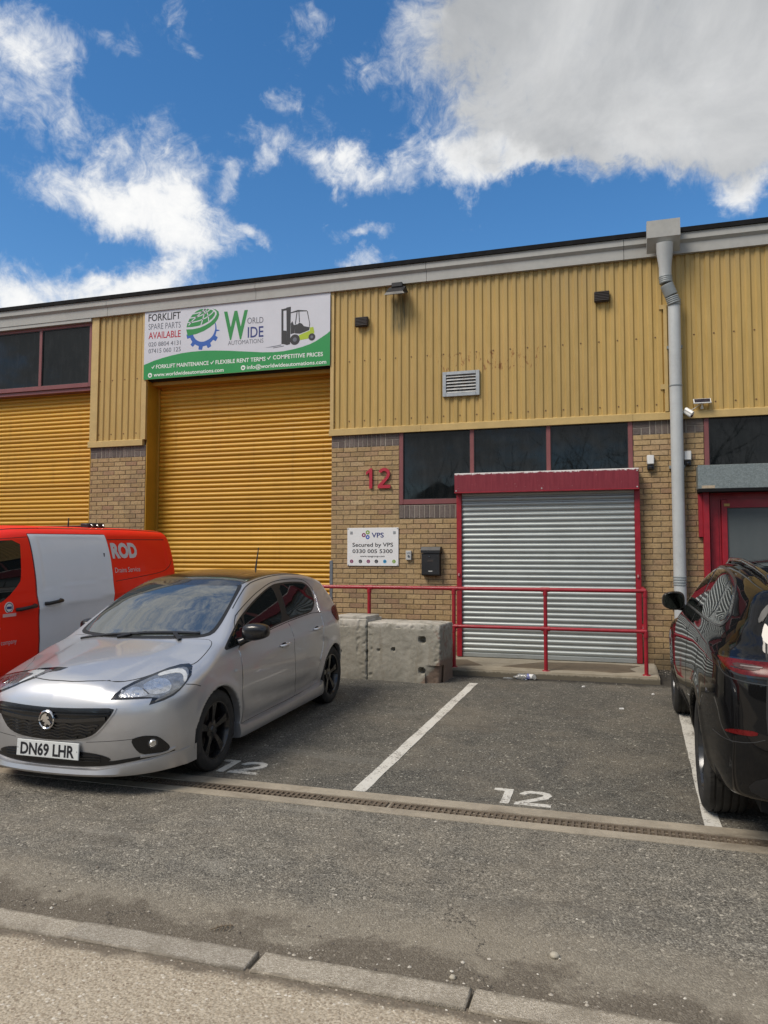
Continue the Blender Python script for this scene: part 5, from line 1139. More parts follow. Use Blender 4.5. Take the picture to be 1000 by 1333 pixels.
def seam(body, name, mat, parent, view, line, w=.006, off=.0012, smooth_it=2, res=.025, mirror=False, closed=False):
    if smooth_it: line = chaikin(line, smooth_it, closed)
    line = dens(line, res, closed)
    if closed: line = line+[line[0]]
    Pp = []
    for i, p in enumerate(line):
        a = line[max(i-1, 0)]; b = line[min(i+1, len(line)-1)]; t = Vector((b[0]-a[0], b[1]-a[1])); t = t.normalized() if t.length > 1e-9 else Vector((1, 0)); nn = Vector((-t.y, t.x))*w/2
        q1 = hit(body, view, p[0]+nn.x, p[1]+nn.y); q2 = hit(body, view, p[0]-nn.x, p[1]-nn.y)
        if q1 is not None and q2 is not None: Pp.append((q1, q2))
    if len(Pp) < 2: print('seam missed', name); return
    N1 = body.normals([tuple(p[0]) for p in Pp]); V = []; NN = []
    for (a, b), q in zip(Pp, N1):
        q = Vector(q); V += [tuple(a+q*off), tuple(b+q*off), tuple(a-q*.004), tuple(b-q*.004)]
    F = []
    for i in range(len(Pp)-1):
        k = 4*i; F += [(k, k+1, k+5, k+4), (k, k+4, k+6, k+2), (k+1, k+3, k+7, k+5)]
    mb = MB(); mb.add(V, F); o = mb.build(name, mat, parent); 
    if mirror:
        mb = MB(); mb.add([(v[0], -v[1], v[2]) for v in V], [f[::-1] for f in F]); mb.build(name, mat, parent)
    return o

def carpaint(name, col, metal, rough, flake=0.0, coat=1.0, dust=0.0):
    m, nt, b = new_mat(name); P = N(nt, 'TexCoord').outputs['Object']
    n = NOI(nt, P, 2.0, 4, .6).outputs['Fac']; c = MIX(nt, MR(nt, n, .3, .7), tuple(x*.97 for x in col), tuple(min(1, x*1.03) for x in col))
    if flake > 0:
        v = N(nt, 'TexVoronoi', i_Scale=900.0); L(nt, P, v.inputs['Vector']); s_ = N(nt, 'SeparateColor'); L(nt, v.outputs['Color'], s_.inputs[0])
        c = MIX(nt, MR(nt, s_.outputs[0], 0, 1, 0, flake), c, tuple(min(1, x*1.35) for x in col))
    sp = N(nt, 'SeparateXYZ'); L(nt, P, sp.inputs[0])
    if dust > 0:
        d1 = NOI(nt, P, 3.0, 7, .68).outputs['Fac']; lowd = MR(nt, M(nt, 'ADD', sp.outputs[2], M(nt, 'MULTIPLY', M(nt, 'SUBTRACT', d1, .5), .5)), .12, .62, dust, 0.0, True)
        c = MIX(nt, lowd, c, (.16, .135, .105)); L(nt, MR(nt, M(nt, 'ADD', lowd, M(nt, 'MULTIPLY', d1, .06)), 0, .6, .02, .4), b.inputs['Coat Roughness'])
    L(nt, c, b.inputs['Base Color']); b.inputs['Metallic'].default_value = metal; b.inputs['Roughness'].default_value = rough; b.inputs['Coat Weight'].default_value = coat
    return m
M_SILVER = carpaint('silver_paint', (.56, .565, .58), .66, .35, .25, 1.0, .35)
M_VRED = carpaint('van_red', (1.0, .022, .004), 0.0, .5, 0, .12, .15); M_VRED.node_tree.nodes['Principled BSDF'].inputs['Specular IOR Level'].default_value = .3
M_VWHITE = carpaint('van_white', (.80, .84, .88), 0.0, .4, 0, .5, .2)
M_SUV = carpaint('black_car_paint', (.0065, .0065, .007), 0.0, .3, 0, 1.0, .10)
M_SUV.node_tree.nodes['Principled BSDF'].inputs['Specular IOR Level'].default_value = 0.0; M_SUV.node_tree.nodes['Principled BSDF'].inputs['Coat Weight'].default_value = 0.75
M_LINER = pm('arch_liner', (.010, .010, .010), .85, var=.3); M_GAP = pm('panel_gap', (.012, .012, .012), .7)
M_RUBBER = pm('window_rubber', (.012, .012, .012), .45); M_ROOFB = carpaint('black_roof_paint', (.008, .008, .008), 0, .25, 0, 1.0)
M_TRIMB = pm('black_trim', (.007, .007, .008), .30, var=.2, vs=20, coat=.3); M_RIMB = pm('black_alloy', (.005, .005, .006), .25, var=.2, coat=.4); M_RIMS = pm('dark_chrome_alloy', (.06, .062, .065), .2, metal=.6)
def tyre_mat():
    m, nt, b = new_mat('tyre_rubber'); P = N(nt, 'TexCoord').outputs['Object']; n = NOI(nt, P, 14, 5, .65).outputs['Fac']
    L(nt, MIX(nt, MR(nt, n, .4, .7), (.015, .015, .015), (.034, .032, .028)), b.inputs['Base Color']); b.inputs['Roughness'].default_value = .8; return m
M_TYRE = tyre_mat()
M_LENS = glass('lamp_lens', (.50, .52, .53), 1.5, .02); M_LENS.node_tree.nodes['Principled BSDF'].inputs['Transmission Weight'].default_value = .0
M_REFL = pm('lamp_reflector', (.80, .80, .80), .22, metal=1.0, var=.45, vs=28, bump=1.0, bs=38); M_LAMPD = pm('lamp_bezel', (.05, .052, .055), .25, coat=.6); M_BEZ = pm('silvered_bezel', (.36, .37, .38), .24, metal=.8, var=.45, vs=22, bump=.6, bs=30)
M_REDL = pm('red_lens', (.10, .003, .0035), .28, coat=.0, spec=.35, var=.5, vs=40); M_AMBER = pm('amber_lens', (.5, .09, .01), .1, coat=1.0)
M_PLATE = pm('number_plate_white', (.62, .64, .63), .4, var=.05); 

def wheel(name, parent, loc, R_, W_, rim_r, side, rimmat, style, steer=0.0):
    """tyre + alloy; local axle along Y, outer face towards side"""
    w = link(name, None, parent, loc, (0, random.uniform(0, 1.0), steer)) if False else None
    h = W_/2; sr = rim_r
    prof = [(sr-.01, -h*.82), (sr+.012, -h*.96), (sr+(R_-sr)*.45, -h*1.0), (R_-.028, -h*.94), (R_-.008, -h*.80)]
    gr = [-.52, -.18, .18, .52]; tp = []
    for g_ in gr: tp += [(R_, (g_-.055)*h), (R_-.011, (g_-.050)*h), (R_-.011, (g_+.050)*h), (R_, (g_+.055)*h)]
    prof += [(R_-.001, -h*.74)]+tp+[(R_-.001, h*.74), (R_-.008, h*.80), (R_-.028, h*.94), (sr+(R_-sr)*.45, h*1.0), (sr+.012, h*.96), (sr-.01, h*.82)]
    tm = MB().lathe(prof, 56, closed=False)
    ty = tm.build('wheel', M_TYRE, parent, loc, (0, 0, steer), smooth=32)
    # sipes across the tread shoulder
    sm_ = MB(); ns = 72
    for k in range(ns):
        a = 2*PI*k/ns
        for y0, y1 in ((-.78, -.58), (-.46, -.24), (-.12, .12), (.24, .46), (.58, .78)):
            c, s_ = math.cos(a), math.sin(a); t = Vector((-s_, 0, c))*.0024; o = Vector((c, 0, s_))*(R_+.0006); e = Vector((c, 0, s_))*(R_-.004)
            A = o+Vector((0, y0*h, 0)); B_ = o+Vector((0, y1*h, 0))+Vector((-s_, 0, c))*.008
            sm_.add([A-t, A+t, B_+t, B_-t], [(0, 1, 2, 3)])
    tag(sm_.build('tread_sipes', M_GAP, ty), kind='stuff')
    # rim barrel, spokes, hub
    s = side; f = lambda y: y*s
    rm = MB().lathe([(sr, f(h*.80)), (sr+.006, f(h*.88)), (sr-.012, f(h*.86)), (sr-.03, f(h*.5)), (sr-.035, f(-h*.6)), (.05, f(-h*.55)), (.0, f(-h*.55))], 48)
    n = 5
    for k in range(n):
        a0 = 2*PI*k/n+.3
        offs = ((-.17, .10), (.17, -.06)) if style == 'twin' else ((-.11, .0), (.11, .0))
        for da, tw in offs:
            for_ = []
            for r_, wd, y_ in ((.045, .020, .55), (sr*.45, .017, .66), (sr*.75, .018, .72), (sr-.006, .024, .76)):
                a = a0+da*(.35+.65*r_/sr)+tw*(r_/sr)
                c, s_ = math.cos(a), math.sin(a); t = Vector((-s_, 0, c))*wd; p = Vector((c*r_, 0, s_*r_))
                for_.append([p-t+Vector((0, f(y_*h-.028), 0)), p-t*.7+Vector((0, f(y_*h), 0)), p+t*.7+Vector((0, f(y_*h), 0)), p+t+Vector((0, f(y_*h-.028), 0))])
            v = [q for ring_ in for_ for q in ring_]; F = []
            for i in range(3):
                for j in range(4): F.append((i*4+j, i*4+(j+1) % 4, (i+1)*4+(j+1) % 4, (i+1)*4+j))
            rm.add(v, F)
    rm.lathe([(0, f(h*.68)), (.028, f(h*.67)), (.034, f(h*.60)), (.075, f(h*.54)), (.08, f(h*.3))], 20)
    ro = rm.build('rim', rimmat, ty, smooth=35)
    MB().lathe([(0, f(-h*.1)), (sr*.78, f(-h*.1)), (sr*.78, f(-h*.16))], 32).build('brake_disc', pm('brake_disc_steel', (.10, .09, .085), .5, metal=.6), ty)
    MB().lathe([(0, f(h*.69)), (.024, f(h*.685)), (.026, f(h*.66))], 16).build('hub_cap', M_CHROME if style != 'twin' else M_RIMS, ty)
    for k in range(5):
        a = 2*PI*k/5; 
    return ty

# ---------------------------------------------------------------- silver hatchback
class Hatch:
    TOP = Spl([(1.2,.55),(.95,.66),(.86,.735),(.78,.785),(.6,.845),(.4,.895),(.2,.935),(.05,.962),(-.05,.985),(-.14,1.025),(-.3,1.108),(-.5,1.215),(-.7,1.315),(-.9,1.395),(-1.05,1.445),(-1.25,1.478),(-1.5,1.493),(-1.8,1.488),(-2.1,1.466),(-2.4,1.430),(-2.6,1.39),(-2.8,1.325),(-3.3,1.16)])
    CROWN = Spl([(1.0,.16),(.6,.14),(.2,.11),(-.1,.07),(-.9,.10),(-1.4,.16),(-2.2,.15),(-3.2,.14)])
    PLAN = Spl([(1.0,.83),(.6,.852),(.3,.862),(0,.864),(-.8,.866),(-1.6,.870),(-2.3,.870),(-2.7,.855),(-3.0,.825),(-3.3,.79)])
    BELT = Spl([(1.2,.70),(.6,.80),(.2,.86),(-.3,.905),(-1.2,.96),(-2.2,1.015),(-3.2,1.05)])
    SIDE = Spl([(-.95,-.16),(-.80,-.085),(-.70,-.040),(-.60,-.016),(-.48,-.004),(-.34,0),(-.2,-.004),(-.10,-.018),(-.03,-.042),(.0,-.060),(.03,-.078),(.12,-.118),(.24,-.178),(.34,-.238),(.42,-.295),(.5,-.37),(.7,-.6)])
    FZ = Spl([(.05,.70),(.12,.79),(.17,.835),(.25,.855),(.35,.868),(.47,.874),(.57,.870),(.64,.856),(.70,.832),(.76,.795),(.82,.74),(.95,.58)])
    FP = Spl([(0,0),(.2,.007),(.35,.022),(.48,.050),(.58,.092),(.66,.145),(.73,.215),(.79,.31),(.84,.42),(.9,.62)])
    RZ = Spl([(.1,-3.04),(.2,-3.10),(.35,-3.145),(.5,-3.16),(.65,-3.155),(.8,-3.12),(.9,-3.085),(1.0,-3.045),(1.1,-2.995),(1.2,-2.935),(1.3,-2.865),(1.38,-2.80),(1.45,-2.74),(1.6,-2.6)])
    RP = Spl([(0,0),(.3,.012),(.5,.045),(.62,.095),(.72,.165),(.79,.25),(.85,.38),(.92,.6)])
    def __call__(s, x, y, z):
        ay = np.abs(y); xt = x+.24*ay*ay
        zt = s.TOP(xt)-s.CROWN(x)*ay*ay; sl = s.TOP.d(xt)
        # raised bonnet centre panel
        zt = zt-.014*np.clip((x+.15)/.3, 0, 1)*np.clip((.90-x)/.2, 0, 1)*(1/(1+np.exp(-(ay-.40-.16*(.6-x))/.013)))
        a = (z-zt)/np.sqrt(1+sl*sl)
        dz = z-s.BELT(x)
        yw = s.PLAN(x)+s.SIDE(dz)
        yw = yw-np.where(dz > 0, .06*np.clip((-1.7-x)/1.2, 0, 1)**1.5*np.clip(dz/.2, 0, 1), 0)
        # swaged lower door and shoulder crease rising to the rear lamp
        zc = .36+.10*np.clip((x+1.6)/1.2, -1, 1)**2
        yw = yw-.012*gauss(z-zc-.02, .06)*np.clip((x+2.0)/.3, 0, 1)*np.clip((-.35-x)/.25, 0, 1)
        cz = s.BELT(x)-.12
        yw = yw+.006*gauss(z-cz+.02, .05)*np.clip((-.5-x)/.4, 0, 1)-.005*gauss(z-cz-.045, .04)*np.clip((-.5-x)/.4, 0, 1)
        for xa in (0.0, -2.51):
            r = np.sqrt((x-xa)**2+(z-.30)**2); yw = yw+.012*gauss(r-.365, .045)*np.clip((z-.2)/.1, 0, 1)
        b = ay-yw
        fp = s.FP.d(ay); rp = s.RP.d(ay)
        c = (x-(s.FZ(z)-s.FP(ay)))/np.sqrt(1+fp*fp); d = ((s.RZ(z)+s.RP(ay))-x)/np.sqrt(1+rp*rp)
        e = .165+.03*np.clip((x-.3)/.5, 0, 1)*0+.08*np.clip((-2.7-x)/.4, 0, 1)-z
        k = .05+.05*np.clip((x-.0)/.4, 0, 1)
        f = smax(a, b, k); f = smax(f, c, .05); f = smax(f, d, .05); f = smax(f, e, .04)
        for xa in (0.0, -2.51):
            r = np.sqrt((x-xa)**2+(z-.30)**2); g_ = np.maximum(r-.345, .56-ay); f = np.maximum(f, -g_)
        return f
HATCH_LOC = (-3.8488, -5.6167, zg(-5.6167)); HATCH_ROT = (0, .0275, -PI/2+.0033)
SUV_LOC = (1.478, -2.585, zg(-2.585)); SUV_ROT = (0, -.0275, PI/2-.008)
hb_ = Body(Hatch(), (-3.25, -.92, .12), (.93, .92, 1.53), .0165)
class Van:
    TOP = Spl([(1.2,.55),(.95,.78),(.85,.90),(.7,1.02),(.5,1.10),(.3,1.155),(.1,1.20),(-.05,1.26),(-.25,1.40),(-.5,1.58),(-.75,1.745),(-.95,1.845),(-1.15,1.905),(-1.5,1.945),(-2.2,1.962),(-3.2,1.962),(-4.0,1.945),(-4.4,1.90)])
    CROWN = Spl([(1,.12),(.2,.10),(-.9,.07),(-1.5,.055),(-4.2,.05)])
    PLAN = Spl([(1,.90),(.5,.955),(0,.985),(-1,.992),(-3.2,.992),(-3.8,.975),(-4.3,.955)])
    SIDE = Spl([(.1,-.12),(.25,-.05),(.4,-.015),(.6,0),(1.15,0),(1.35,-.010),(1.5,-.030),(1.65,-.060),(1.8,-.105),(1.9,-.150),(2.0,-.22),(2.2,-.5)])
    FZ = Spl([(.1,.84),(.3,.90),(.6,.905),(.8,.87),(.95,.78),(1.2,.4)])
    FP = Spl([(0,0),(.4,.03),(.6,.08),(.75,.16),(.86,.28),(.95,.5),(1.05,.9)])
    RZ = Spl([(.1,-4.21),(.4,-4.26),(.9,-4.26),(1.3,-4.24),(1.6,-4.20),(1.9,-4.14),(2.1,-4.08)])
    RP = Spl([(0,0),(.6,.008),(.8,.02),(.9,.045),(.98,.10),(1.05,.25)])
    def __call__(s, x, y, z):
        ay = np.abs(y); xt = x+.22*ay*ay*np.clip((x+1.2)/.6, 0, 1); zt = s.TOP(xt)-s.CROWN(x)*ay*ay; sl = s.TOP.d(xt); a = (z-zt)/np.sqrt(1+sl*sl)
        zc = 1.245+.055*(-1.57-x); u = np.clip((zc-z)/.15, 0, 1); band = np.where(z < zc, np.where(u < 1, u, np.exp(-np.maximum(zc-.15-z, 0)/.05)), 0)
        yw = s.PLAN(x)+s.SIDE(z)+.016*band*np.clip((.2-x)/.4, 0, 1)*np.clip((x+4.15)/.25, 0, 1)
        yw = yw-.006*np.clip((z-zc-.03)/.03, 0, 1)*np.clip((1.84-z)/.03, 0, 1)*np.clip((-1.68-x)/.03, 0, 1)*np.clip((x+4.0)/.04, 0, 1)*(1-gauss(x+2.77, .06))
        for xa in (0., -2.933):
            r = np.sqrt((x-xa)**2+(z-.34)**2); yw = yw+.014*gauss(r-.42, .05)*np.clip((z-.2)/.1, 0, 1)
        b = ay-yw; fp = s.FP.d(ay); rp = s.RP.d(ay); c = (x-(s.FZ(z)-s.FP(ay)))/np.sqrt(1+fp*fp); d = ((s.RZ(z)+s.RP(ay))-x)/np.sqrt(1+rp*rp); e = .24-z
        f = smax(a, b, .11); f = smax(f, c, .08); f = smax(f, d, .05); f = smax(f, e, .05)
        for xa in (0., -2.933):
            r = np.sqrt((x-xa)**2+(z-.34)**2); g_ = np.maximum(r-.395, .62-ay); f = np.maximum(f, -g_)
        return f
class Suv:
    TOP = Spl([(1.1,.62),(.9,.80),(.8,.90),(.65,.965),(.4,1.01),(.1,1.045),(-.2,1.075),(-.45,1.105),(-.6,1.16),(-.8,1.27),(-1.0,1.37),(-1.2,1.475),(-1.4,1.555),(-1.6,1.605),(-1.85,1.632),(-2.15,1.637),(-2.5,1.624),(-2.9,1.592),(-3.2,1.555),(-3.4,1.525),(-3.55,1.49),(-3.7,1.40),(-4.2,1.0)])
    CROWN = Spl([(1,.14),(.3,.12),(-.4,.08),(-1.2,.10),(-2,.11),(-3.4,.12),(-4,.14)])
    PLAN = Spl([(1,.90),(.5,.965),(.1,.985),(-.6,.982),(-1.4,.972),(-2.2,.970),(-2.8,.974),(-3.2,.968),(-3.6,.93),(-4,.88)])
    BELT = Spl([(1.1,.87),(.5,.99),(0,1.045),(-.5,1.095),(-1.5,1.13),(-2.5,1.148),(-3.2,1.155),(-4,1.16)])
    SIDE = Spl([(-1.1,-.22),(-.9,-.11),(-.78,-.050),(-.66,-.014),(-.5,0),(-.36,-.002),(-.22,-.009),(-.12,-.019),(-.06,-.029),(-.02,-.044),(0,-.056),(.03,-.070),(.12,-.105),(.24,-.160),(.35,-.218),(.44,-.275),(.5,-.33),(.6,-.5)])
    FZ = Spl([(.1,.70),(.25,.80),(.4,.84),(.6,.845),(.8,.83),(.9,.79),(1.05,.60)])
    FP = Spl([(0,0),(.4,.03),(.6,.08),(.75,.17),(.85,.28),(.93,.45),(1.0,.75)])
    RZ = Spl([(.1,-3.55),(.22,-3.72),(.32,-3.83),(.42,-3.89),(.55,-3.925),(.68,-3.935),(.80,-3.925),(.95,-3.910),(1.04,-3.893),(1.09,-3.858),(1.13,-3.80),(1.25,-3.72),(1.38,-3.62),(1.48,-3.55),(1.55,-3.52),(1.7,-3.4)])
    RP = Spl([(0,0),(.3,.008),(.5,.022),(.65,.045),(.76,.085),(.85,.165),(.91,.28),(.96,.45),(1.02,.8)])
    RPU = Spl([(0,0),(.4,.010),(.58,.026),(.66,.046),(.72,.080),(.78,.15),(.84,.28),(.92,.6)])
    def __call__(s, x, y, z):
        ay = np.abs(y); xt = x+.20*ay*ay; zt = s.TOP(xt)-s.CROWN(x)*ay*ay; sl = s.TOP.d(xt); a = (z-zt)/np.sqrt(1+sl*sl)
        dz = z-s.BELT(x); yw = s.PLAN(x)+s.SIDE(dz)-np.where(dz > 0, .07*np.clip((-2.3-x)/1.3, 0, 1)**1.4*np.clip(dz/.15, 0, 1), 0)
        yw = yw-.010*gauss(z-.42, .09)*np.clip((-.4-x)/.2, 0, 1)*np.clip((x+2.45)/.2, 0, 1)
        for xa in (0., -2.874):
            r = np.sqrt((x-xa)**2+(z-.37)**2); yw = yw+.014*gauss(r-.435, .06)*np.clip((z-.25)/.15, 0, 1)
        uu = np.clip((z-1.06)/.14, 0, 1); uu = uu*uu*(3-2*uu)
        b = ay-yw; fp = s.FP.d(ay); rp = s.RP.d(ay)*(1-uu)+s.RPU.d(ay)*uu; c = (x-(s.FZ(z)-s.FP(ay)))/np.sqrt(1+fp*fp); d = ((s.RZ(z)+s.RP(ay)*(1-uu)+s.RPU(ay)*uu)-x)/np.sqrt(1+rp*rp); e = .25+.10*np.clip((-3.2-x)/.5, 0, 1)-z
        f = smax(a, b, .07); f = smax(f, c, .07); f = smax(f, d, .05); f = smax(f, e, .05)
        for xa in (0., -2.874):
            r = np.sqrt((x-xa)**2+(z-.37)**2); g_ = np.maximum(r-.408, .62-ay); f = np.maximum(f, -g_)
        return f
VAN_LOC = (-6.585, -6.26, 0.0); VAN_ROT = (0, .023, -PI/2)
vb_ = Body(Van(), (-4.32, -1.05, .18), (.95, 1.05, 2.0), .026)
sb_ = Body(Suv(), (-4.02, -1.02, .18), (.90, 1.02, 1.70), .024)
def box_on(name, mat, parent, c, s, rot=(0,0,0), bev=.004):
    return MB().box(-s[0]/2, s[0]/2, -s[1]/2, s[1]/2, -s[2]/2, s[2]/2, bev=bev).build(name, mat, parent, c, rot, smooth=40)
def d_fl(p): return [(.7071*(x-y), z) for x, y, z in p]
def d_rl(p): return [(.7071*(-x-y), z) for x, y, z in p]
def sym(pts): return pts+[(-y, z) for y, z in reversed(pts) if abs(y) > 1e-6]
def mirror_house(parent, mat, c, s, glassmat, side=1, lean=0.0, name='door_mirror'):
    bm = bmesh.new(); bmesh.ops.create_uvsphere(bm, u_segments=24, v_segments=16, radius=1)
    for v in bm.verts:
        x, y, z = v.co; e = .62
        x, y, z = (math.copysign(abs(q)**e, q) for q in (x, y, z))
        k = 1-.22*max(0, y*side)        # slimmer at the tip
        v.co = (max(x, -.55)*s[0]*(k if x > 0 else 1), y*s[1], z*s[2]*k+lean*y*side)
    me = bpy.data.meshes.new(name); bm.to_mesh(me); bm.free(); me.materials.append(mat); me.polygons.foreach_set('use_smooth', [True]*len(me.polygons)); me.set_sharp_from_angle(angle=math.radians(45))
    o = link(name, me, parent, c)
    gp = [(math.copysign(abs(math.cos(w))**.7, math.cos(w))*s[1]*.84, math.copysign(abs(math.sin(w))**.7, math.sin(w))*s[2]*.82) for w in np.linspace(0, 2*PI, 24, False)]
    MB().prism(gp, 'X', -.55*s[0]-.004, -.55*s[0]+.002).build('mirror_glass', glassmat, o)
    return o
M_MIRROR = pm('mirror_glass', (.5, .52, .53), .02, metal=1.0, var=.02)
M_MIRRORD = pm('dark_mirror_glass', (.10, .12, .115), .04, metal=1.0, var=.3, vs=14)
M_FOIL = pm('sticker_white', (.72, .72, .72), .4)

# ------------------------------------------------------------ hatchback
car = thing('hatchback_car', 'silver five door hatchback with black roof and black wheels parked nose out', 'car', HATCH_LOC, HATCH_ROT)
def mf(C, n):
    r0 = np.minimum(np.hypot(C[:,0], C[:,2]-.30), np.hypot(C[:,0]+2.51, C[:,2]-.30)); inner = (r0 < .347) & (np.abs(C[:,1]) < .90) & (np.abs(C[:, 1]) > .4)
    return np.where(inner & ((np.abs(C[:,1]) < .80) | (r0 < .342)) | (C[:,2] < .175) & (n[:,2] < -.5), 1, 0)
hb_.build('body', [M_SILVER, M_LINER], mf, car)
B = hb_
panel(B, 'roof_panel', M_ROOFB, car, 'top', [(-.80,0),(-.825,.22),(-.87,.38),(-.95,.50),(-1.03,.538),(-1.42,.528),(-1.85,.532),(-2.26,.538),(-2.55,.52),(-2.66,.40),(-2.69,0),(-2.66,-.40),(-2.55,-.52),(-2.26,-.538),(-1.85,-.532),(-1.42,-.528),(-1.03,-.538),(-.95,-.50),(-.87,-.38),(-.825,-.22)], .0022, .05, 1)
scr = [(-.045,0),(-.06,.15),(-.09,.30),(-.14,.45),(-.20,.58),(-.27,.645),(-.38,.648),(-.58,.622),(-.78,.588),(-.97,.545),(-1.0,.52),(-.93,.42),(-.87,.28),(-.84,.12),(-.835,0)]
scr = scr+[(x, -y) for x, y in reversed(scr[1:-1])]
wsu = panel(B, 'screen_surround', M_RUBBER, car, 'top', scr, .0015, .05, 1)
gl_ = [(-.085,0),(-.10,.15),(-.128,.30),(-.172,.44),(-.225,.56),(-.29,.615),(-.42,.615),(-.60,.592),(-.78,.56),(-.93,.520),(-.955,.50),(-.905,.40),(-.865,.27),(-.845,.12),(-.84,0)]
gl_ = gl_+[(x, -y) for x, y in reversed(gl_[1:-1])]
panel(B, 'windscreen', M_WSCREEN, car, 'top', gl_, .0035, .045, 1)
for ln in ([(-.085,-.50),(-.10,-.28),(-.105,0.02),(-.135,.10)], [(-.115,.02),(-.155,.25),(-.215,.50),(-.24,.545)]):
    seam(B, 'wiper', M_BLACK, car, 'top', ln, .020, .016, 1)
seam(B, 'wiper', M_BLACK, car, 'top', [(-.055,-.12),(-.10,-.02)], .03, .02, 0); seam(B, 'wiper', M_BLACK, car, 'top', [(-.10,.44),(-.17,.35)], .03, .02, 0)
hood = [(.755,0),(.752,.13),(.715,.29),(.655,.425),(.56,.515),(.43,.578),(.30,.64),(.215,.712),(.16,.737),(.06,.738),(-.05,.724),(-.15,.70),(-.20,.665),(-.185,.60),(-.125,.44),(-.075,.29),(-.045,.14),(-.03,0)]
hood = hood+[(x, -y) for x, y in reversed(hood[1:-1])]
seam(B, 'bonnet_gap', M_GAP, car, 'top', hood, .012, .0008, 1, closed=True)
panel(B, 'bonnet', M_SILVER, car, 'top', hood, .0022, .04, 1)
# side glass
fg = [(-.165,.897),(-.29,.960),(-.42,1.03),(-.575,1.108),(-.72,1.158),(-.87,1.207),(-1.02,1.25),(-1.17,1.288),(-1.33,1.325),(-1.47,1.348),(-1.56,1.356),(-1.80,1.358),(-2.05,1.348),(-2.18,1.332),(-2.26,1.30),(-2.292,1.25),(-2.275,1.19),(-2.21,1.115),(-2.11,1.06),(-2.0,1.03),(-1.75,1.022),(-1.45,1.008),(-1.2,.990),(-1.0,.970),(-.75,.945),(-.5,.920),(-.3,.900)]
panel(B, 'window_surround', M_RUBBER, car, 'left', fg, .0016, .04, 1, mirror=True)
g1_ = [(-.62,.940),(-.65,1.115),(-.76,1.157),(-.90,1.202),(-1.05,1.244),(-1.2,1.282),(-1.36,1.318),(-1.43,1.328),(-1.40,1.18),(-1.33,1.012),(-1.15,.998),(-.9,.970)]
g2_ = [(-1.45,1.022),(-1.52,1.18),(-1.575,1.338),(-1.8,1.340),(-2.05,1.330),(-2.16,1.316),(-2.235,1.285),(-2.268,1.24),(-2.25,1.19),(-2.19,1.125),(-2.09,1.07),(-1.98,1.045),(-1.75,1.036)]
g0_ = [(-.21,.905),(-.33,.968),(-.45,1.032),(-.575,1.088),(-.585,.942),(-.4,.922)]
for g_ in (g0_, g1_, g2_): panel(B, 'side_window', M_CGLASS, car, 'left', g_, .0032, .04, 1, mirror=True)
seam(B, 'pillar_trim', M_BLACKG, car, 'left', [(-.60,.945),(-.615,1.115)], .022, .004, 0, mirror=True)
# doors
fd = [(-.372,.275),(-.372,.50),(-.376,.69),(-.388,.884),(-.42,.900),(-.75,.935),(-1.1,.968),(-1.415,.992),(-1.425,.89),(-1.42,.77),(-1.435,.55),(-1.50,.32),(-1.49,.275)]
rd = [(-1.424,.993),(-1.75,1.010),(-2.02,1.020),(-2.225,1.010),(-2.225,.96),(-2.19,.83),(-2.175,.67),(-2.10,.535),(-1.995,.385),(-1.90,.275),(-1.50,.275),(-1.51,.32),(-1.444,.55),(-1.429,.77),(-1.434,.89)]
for q in (fd, rd):
    seam(B, 'door_gap', M_GAP, car, 'left', q, .012, .0008, 0, closed=True, mirror=True)
    ds = panel(B, 'door', M_SILVER, car, 'left', q, .0022, .035, 0, mirror=True)
    hx, hz = (-1.19, .812) if q is fd else (-2.0, .872)
    for o_, s_ in zip(ds, (1, -1)):
        p0_ = hit(B, 'left', hx, hz); y0 = p0_.y*s_
        MB().tube([(hx+.085, y0+.004*s_, hz-.004), (hx+.07, y0+.034*s_, hz-.002), (hx, y0+.040*s_, hz), (hx-.07, y0+.034*s_, hz+.004), (hx-.085, y0+.004*s_, hz+.005)], [.010,.014,.015,.014,.010], 10).build('handle', M_SILVER, o_, smooth=50)
        rr_ = [(hx+.06*math.cos(w), hz-.008+.028*math.sin(w)) for w in np.linspace(0, 2*PI, 14, False)]
        MB().prism(rr_, 'Y', y0+.0026*s_, y0+.0032*s_).build('handle_recess', M_GAP, o_)
        MB().lathe([(0, y0+.010*s_), (.012, y0+.010*s_), (.013, y0+.002*s_)], 12, (hx-.095, 0, hz-.018)).build('lock_barrel', M_SILVER, o_)
frame = [(-.37,.905),(-.42,1.0),(-.53,1.120),(-.68,1.182),(-.86,1.236),(-1.03,1.282),(-1.2,1.32),(-1.37,1.355),(-1.52,1.376),(-1.75,1.385),(-2.05,1.378),(-2.2,1.362),(-2.30,1.32),(-2.345,1.25),(-2.33,1.17),(-2.27,1.09),(-2.23,1.01)]
seam(B, 'door_frame_gap', M_GAP, car, 'left', frame, .006, .0012, 1, mirror=True)
seam(B, 'gutter_line', M_GAP, car, 'top', [(-.62,.635),(-.82,.60),(-1.03,.557),(-1.42,.545),(-1.85,.548),(-2.26,.553),(-2.5,.54)], .008, .0016, 1, mirror=True)
for ln in ([(-2.222,1.0),(-2.188,.83),(-2.172,.67),(-2.098,.535)], [(-2.345,1.25),(-2.33,1.17),(-2.27,1.09),(-2.232,1.015)], [(-.381,.87),(-.378,.70),(-.374,.56)], [(-1.424,.975),(-1.428,.90)]):
    seam(B, 'highlight_strip', M_CHROME, car, 'left', ln, .007, .0042, 1, mirror=True)      # chrome strips stand in for shut line highlights; film on the rear door edge
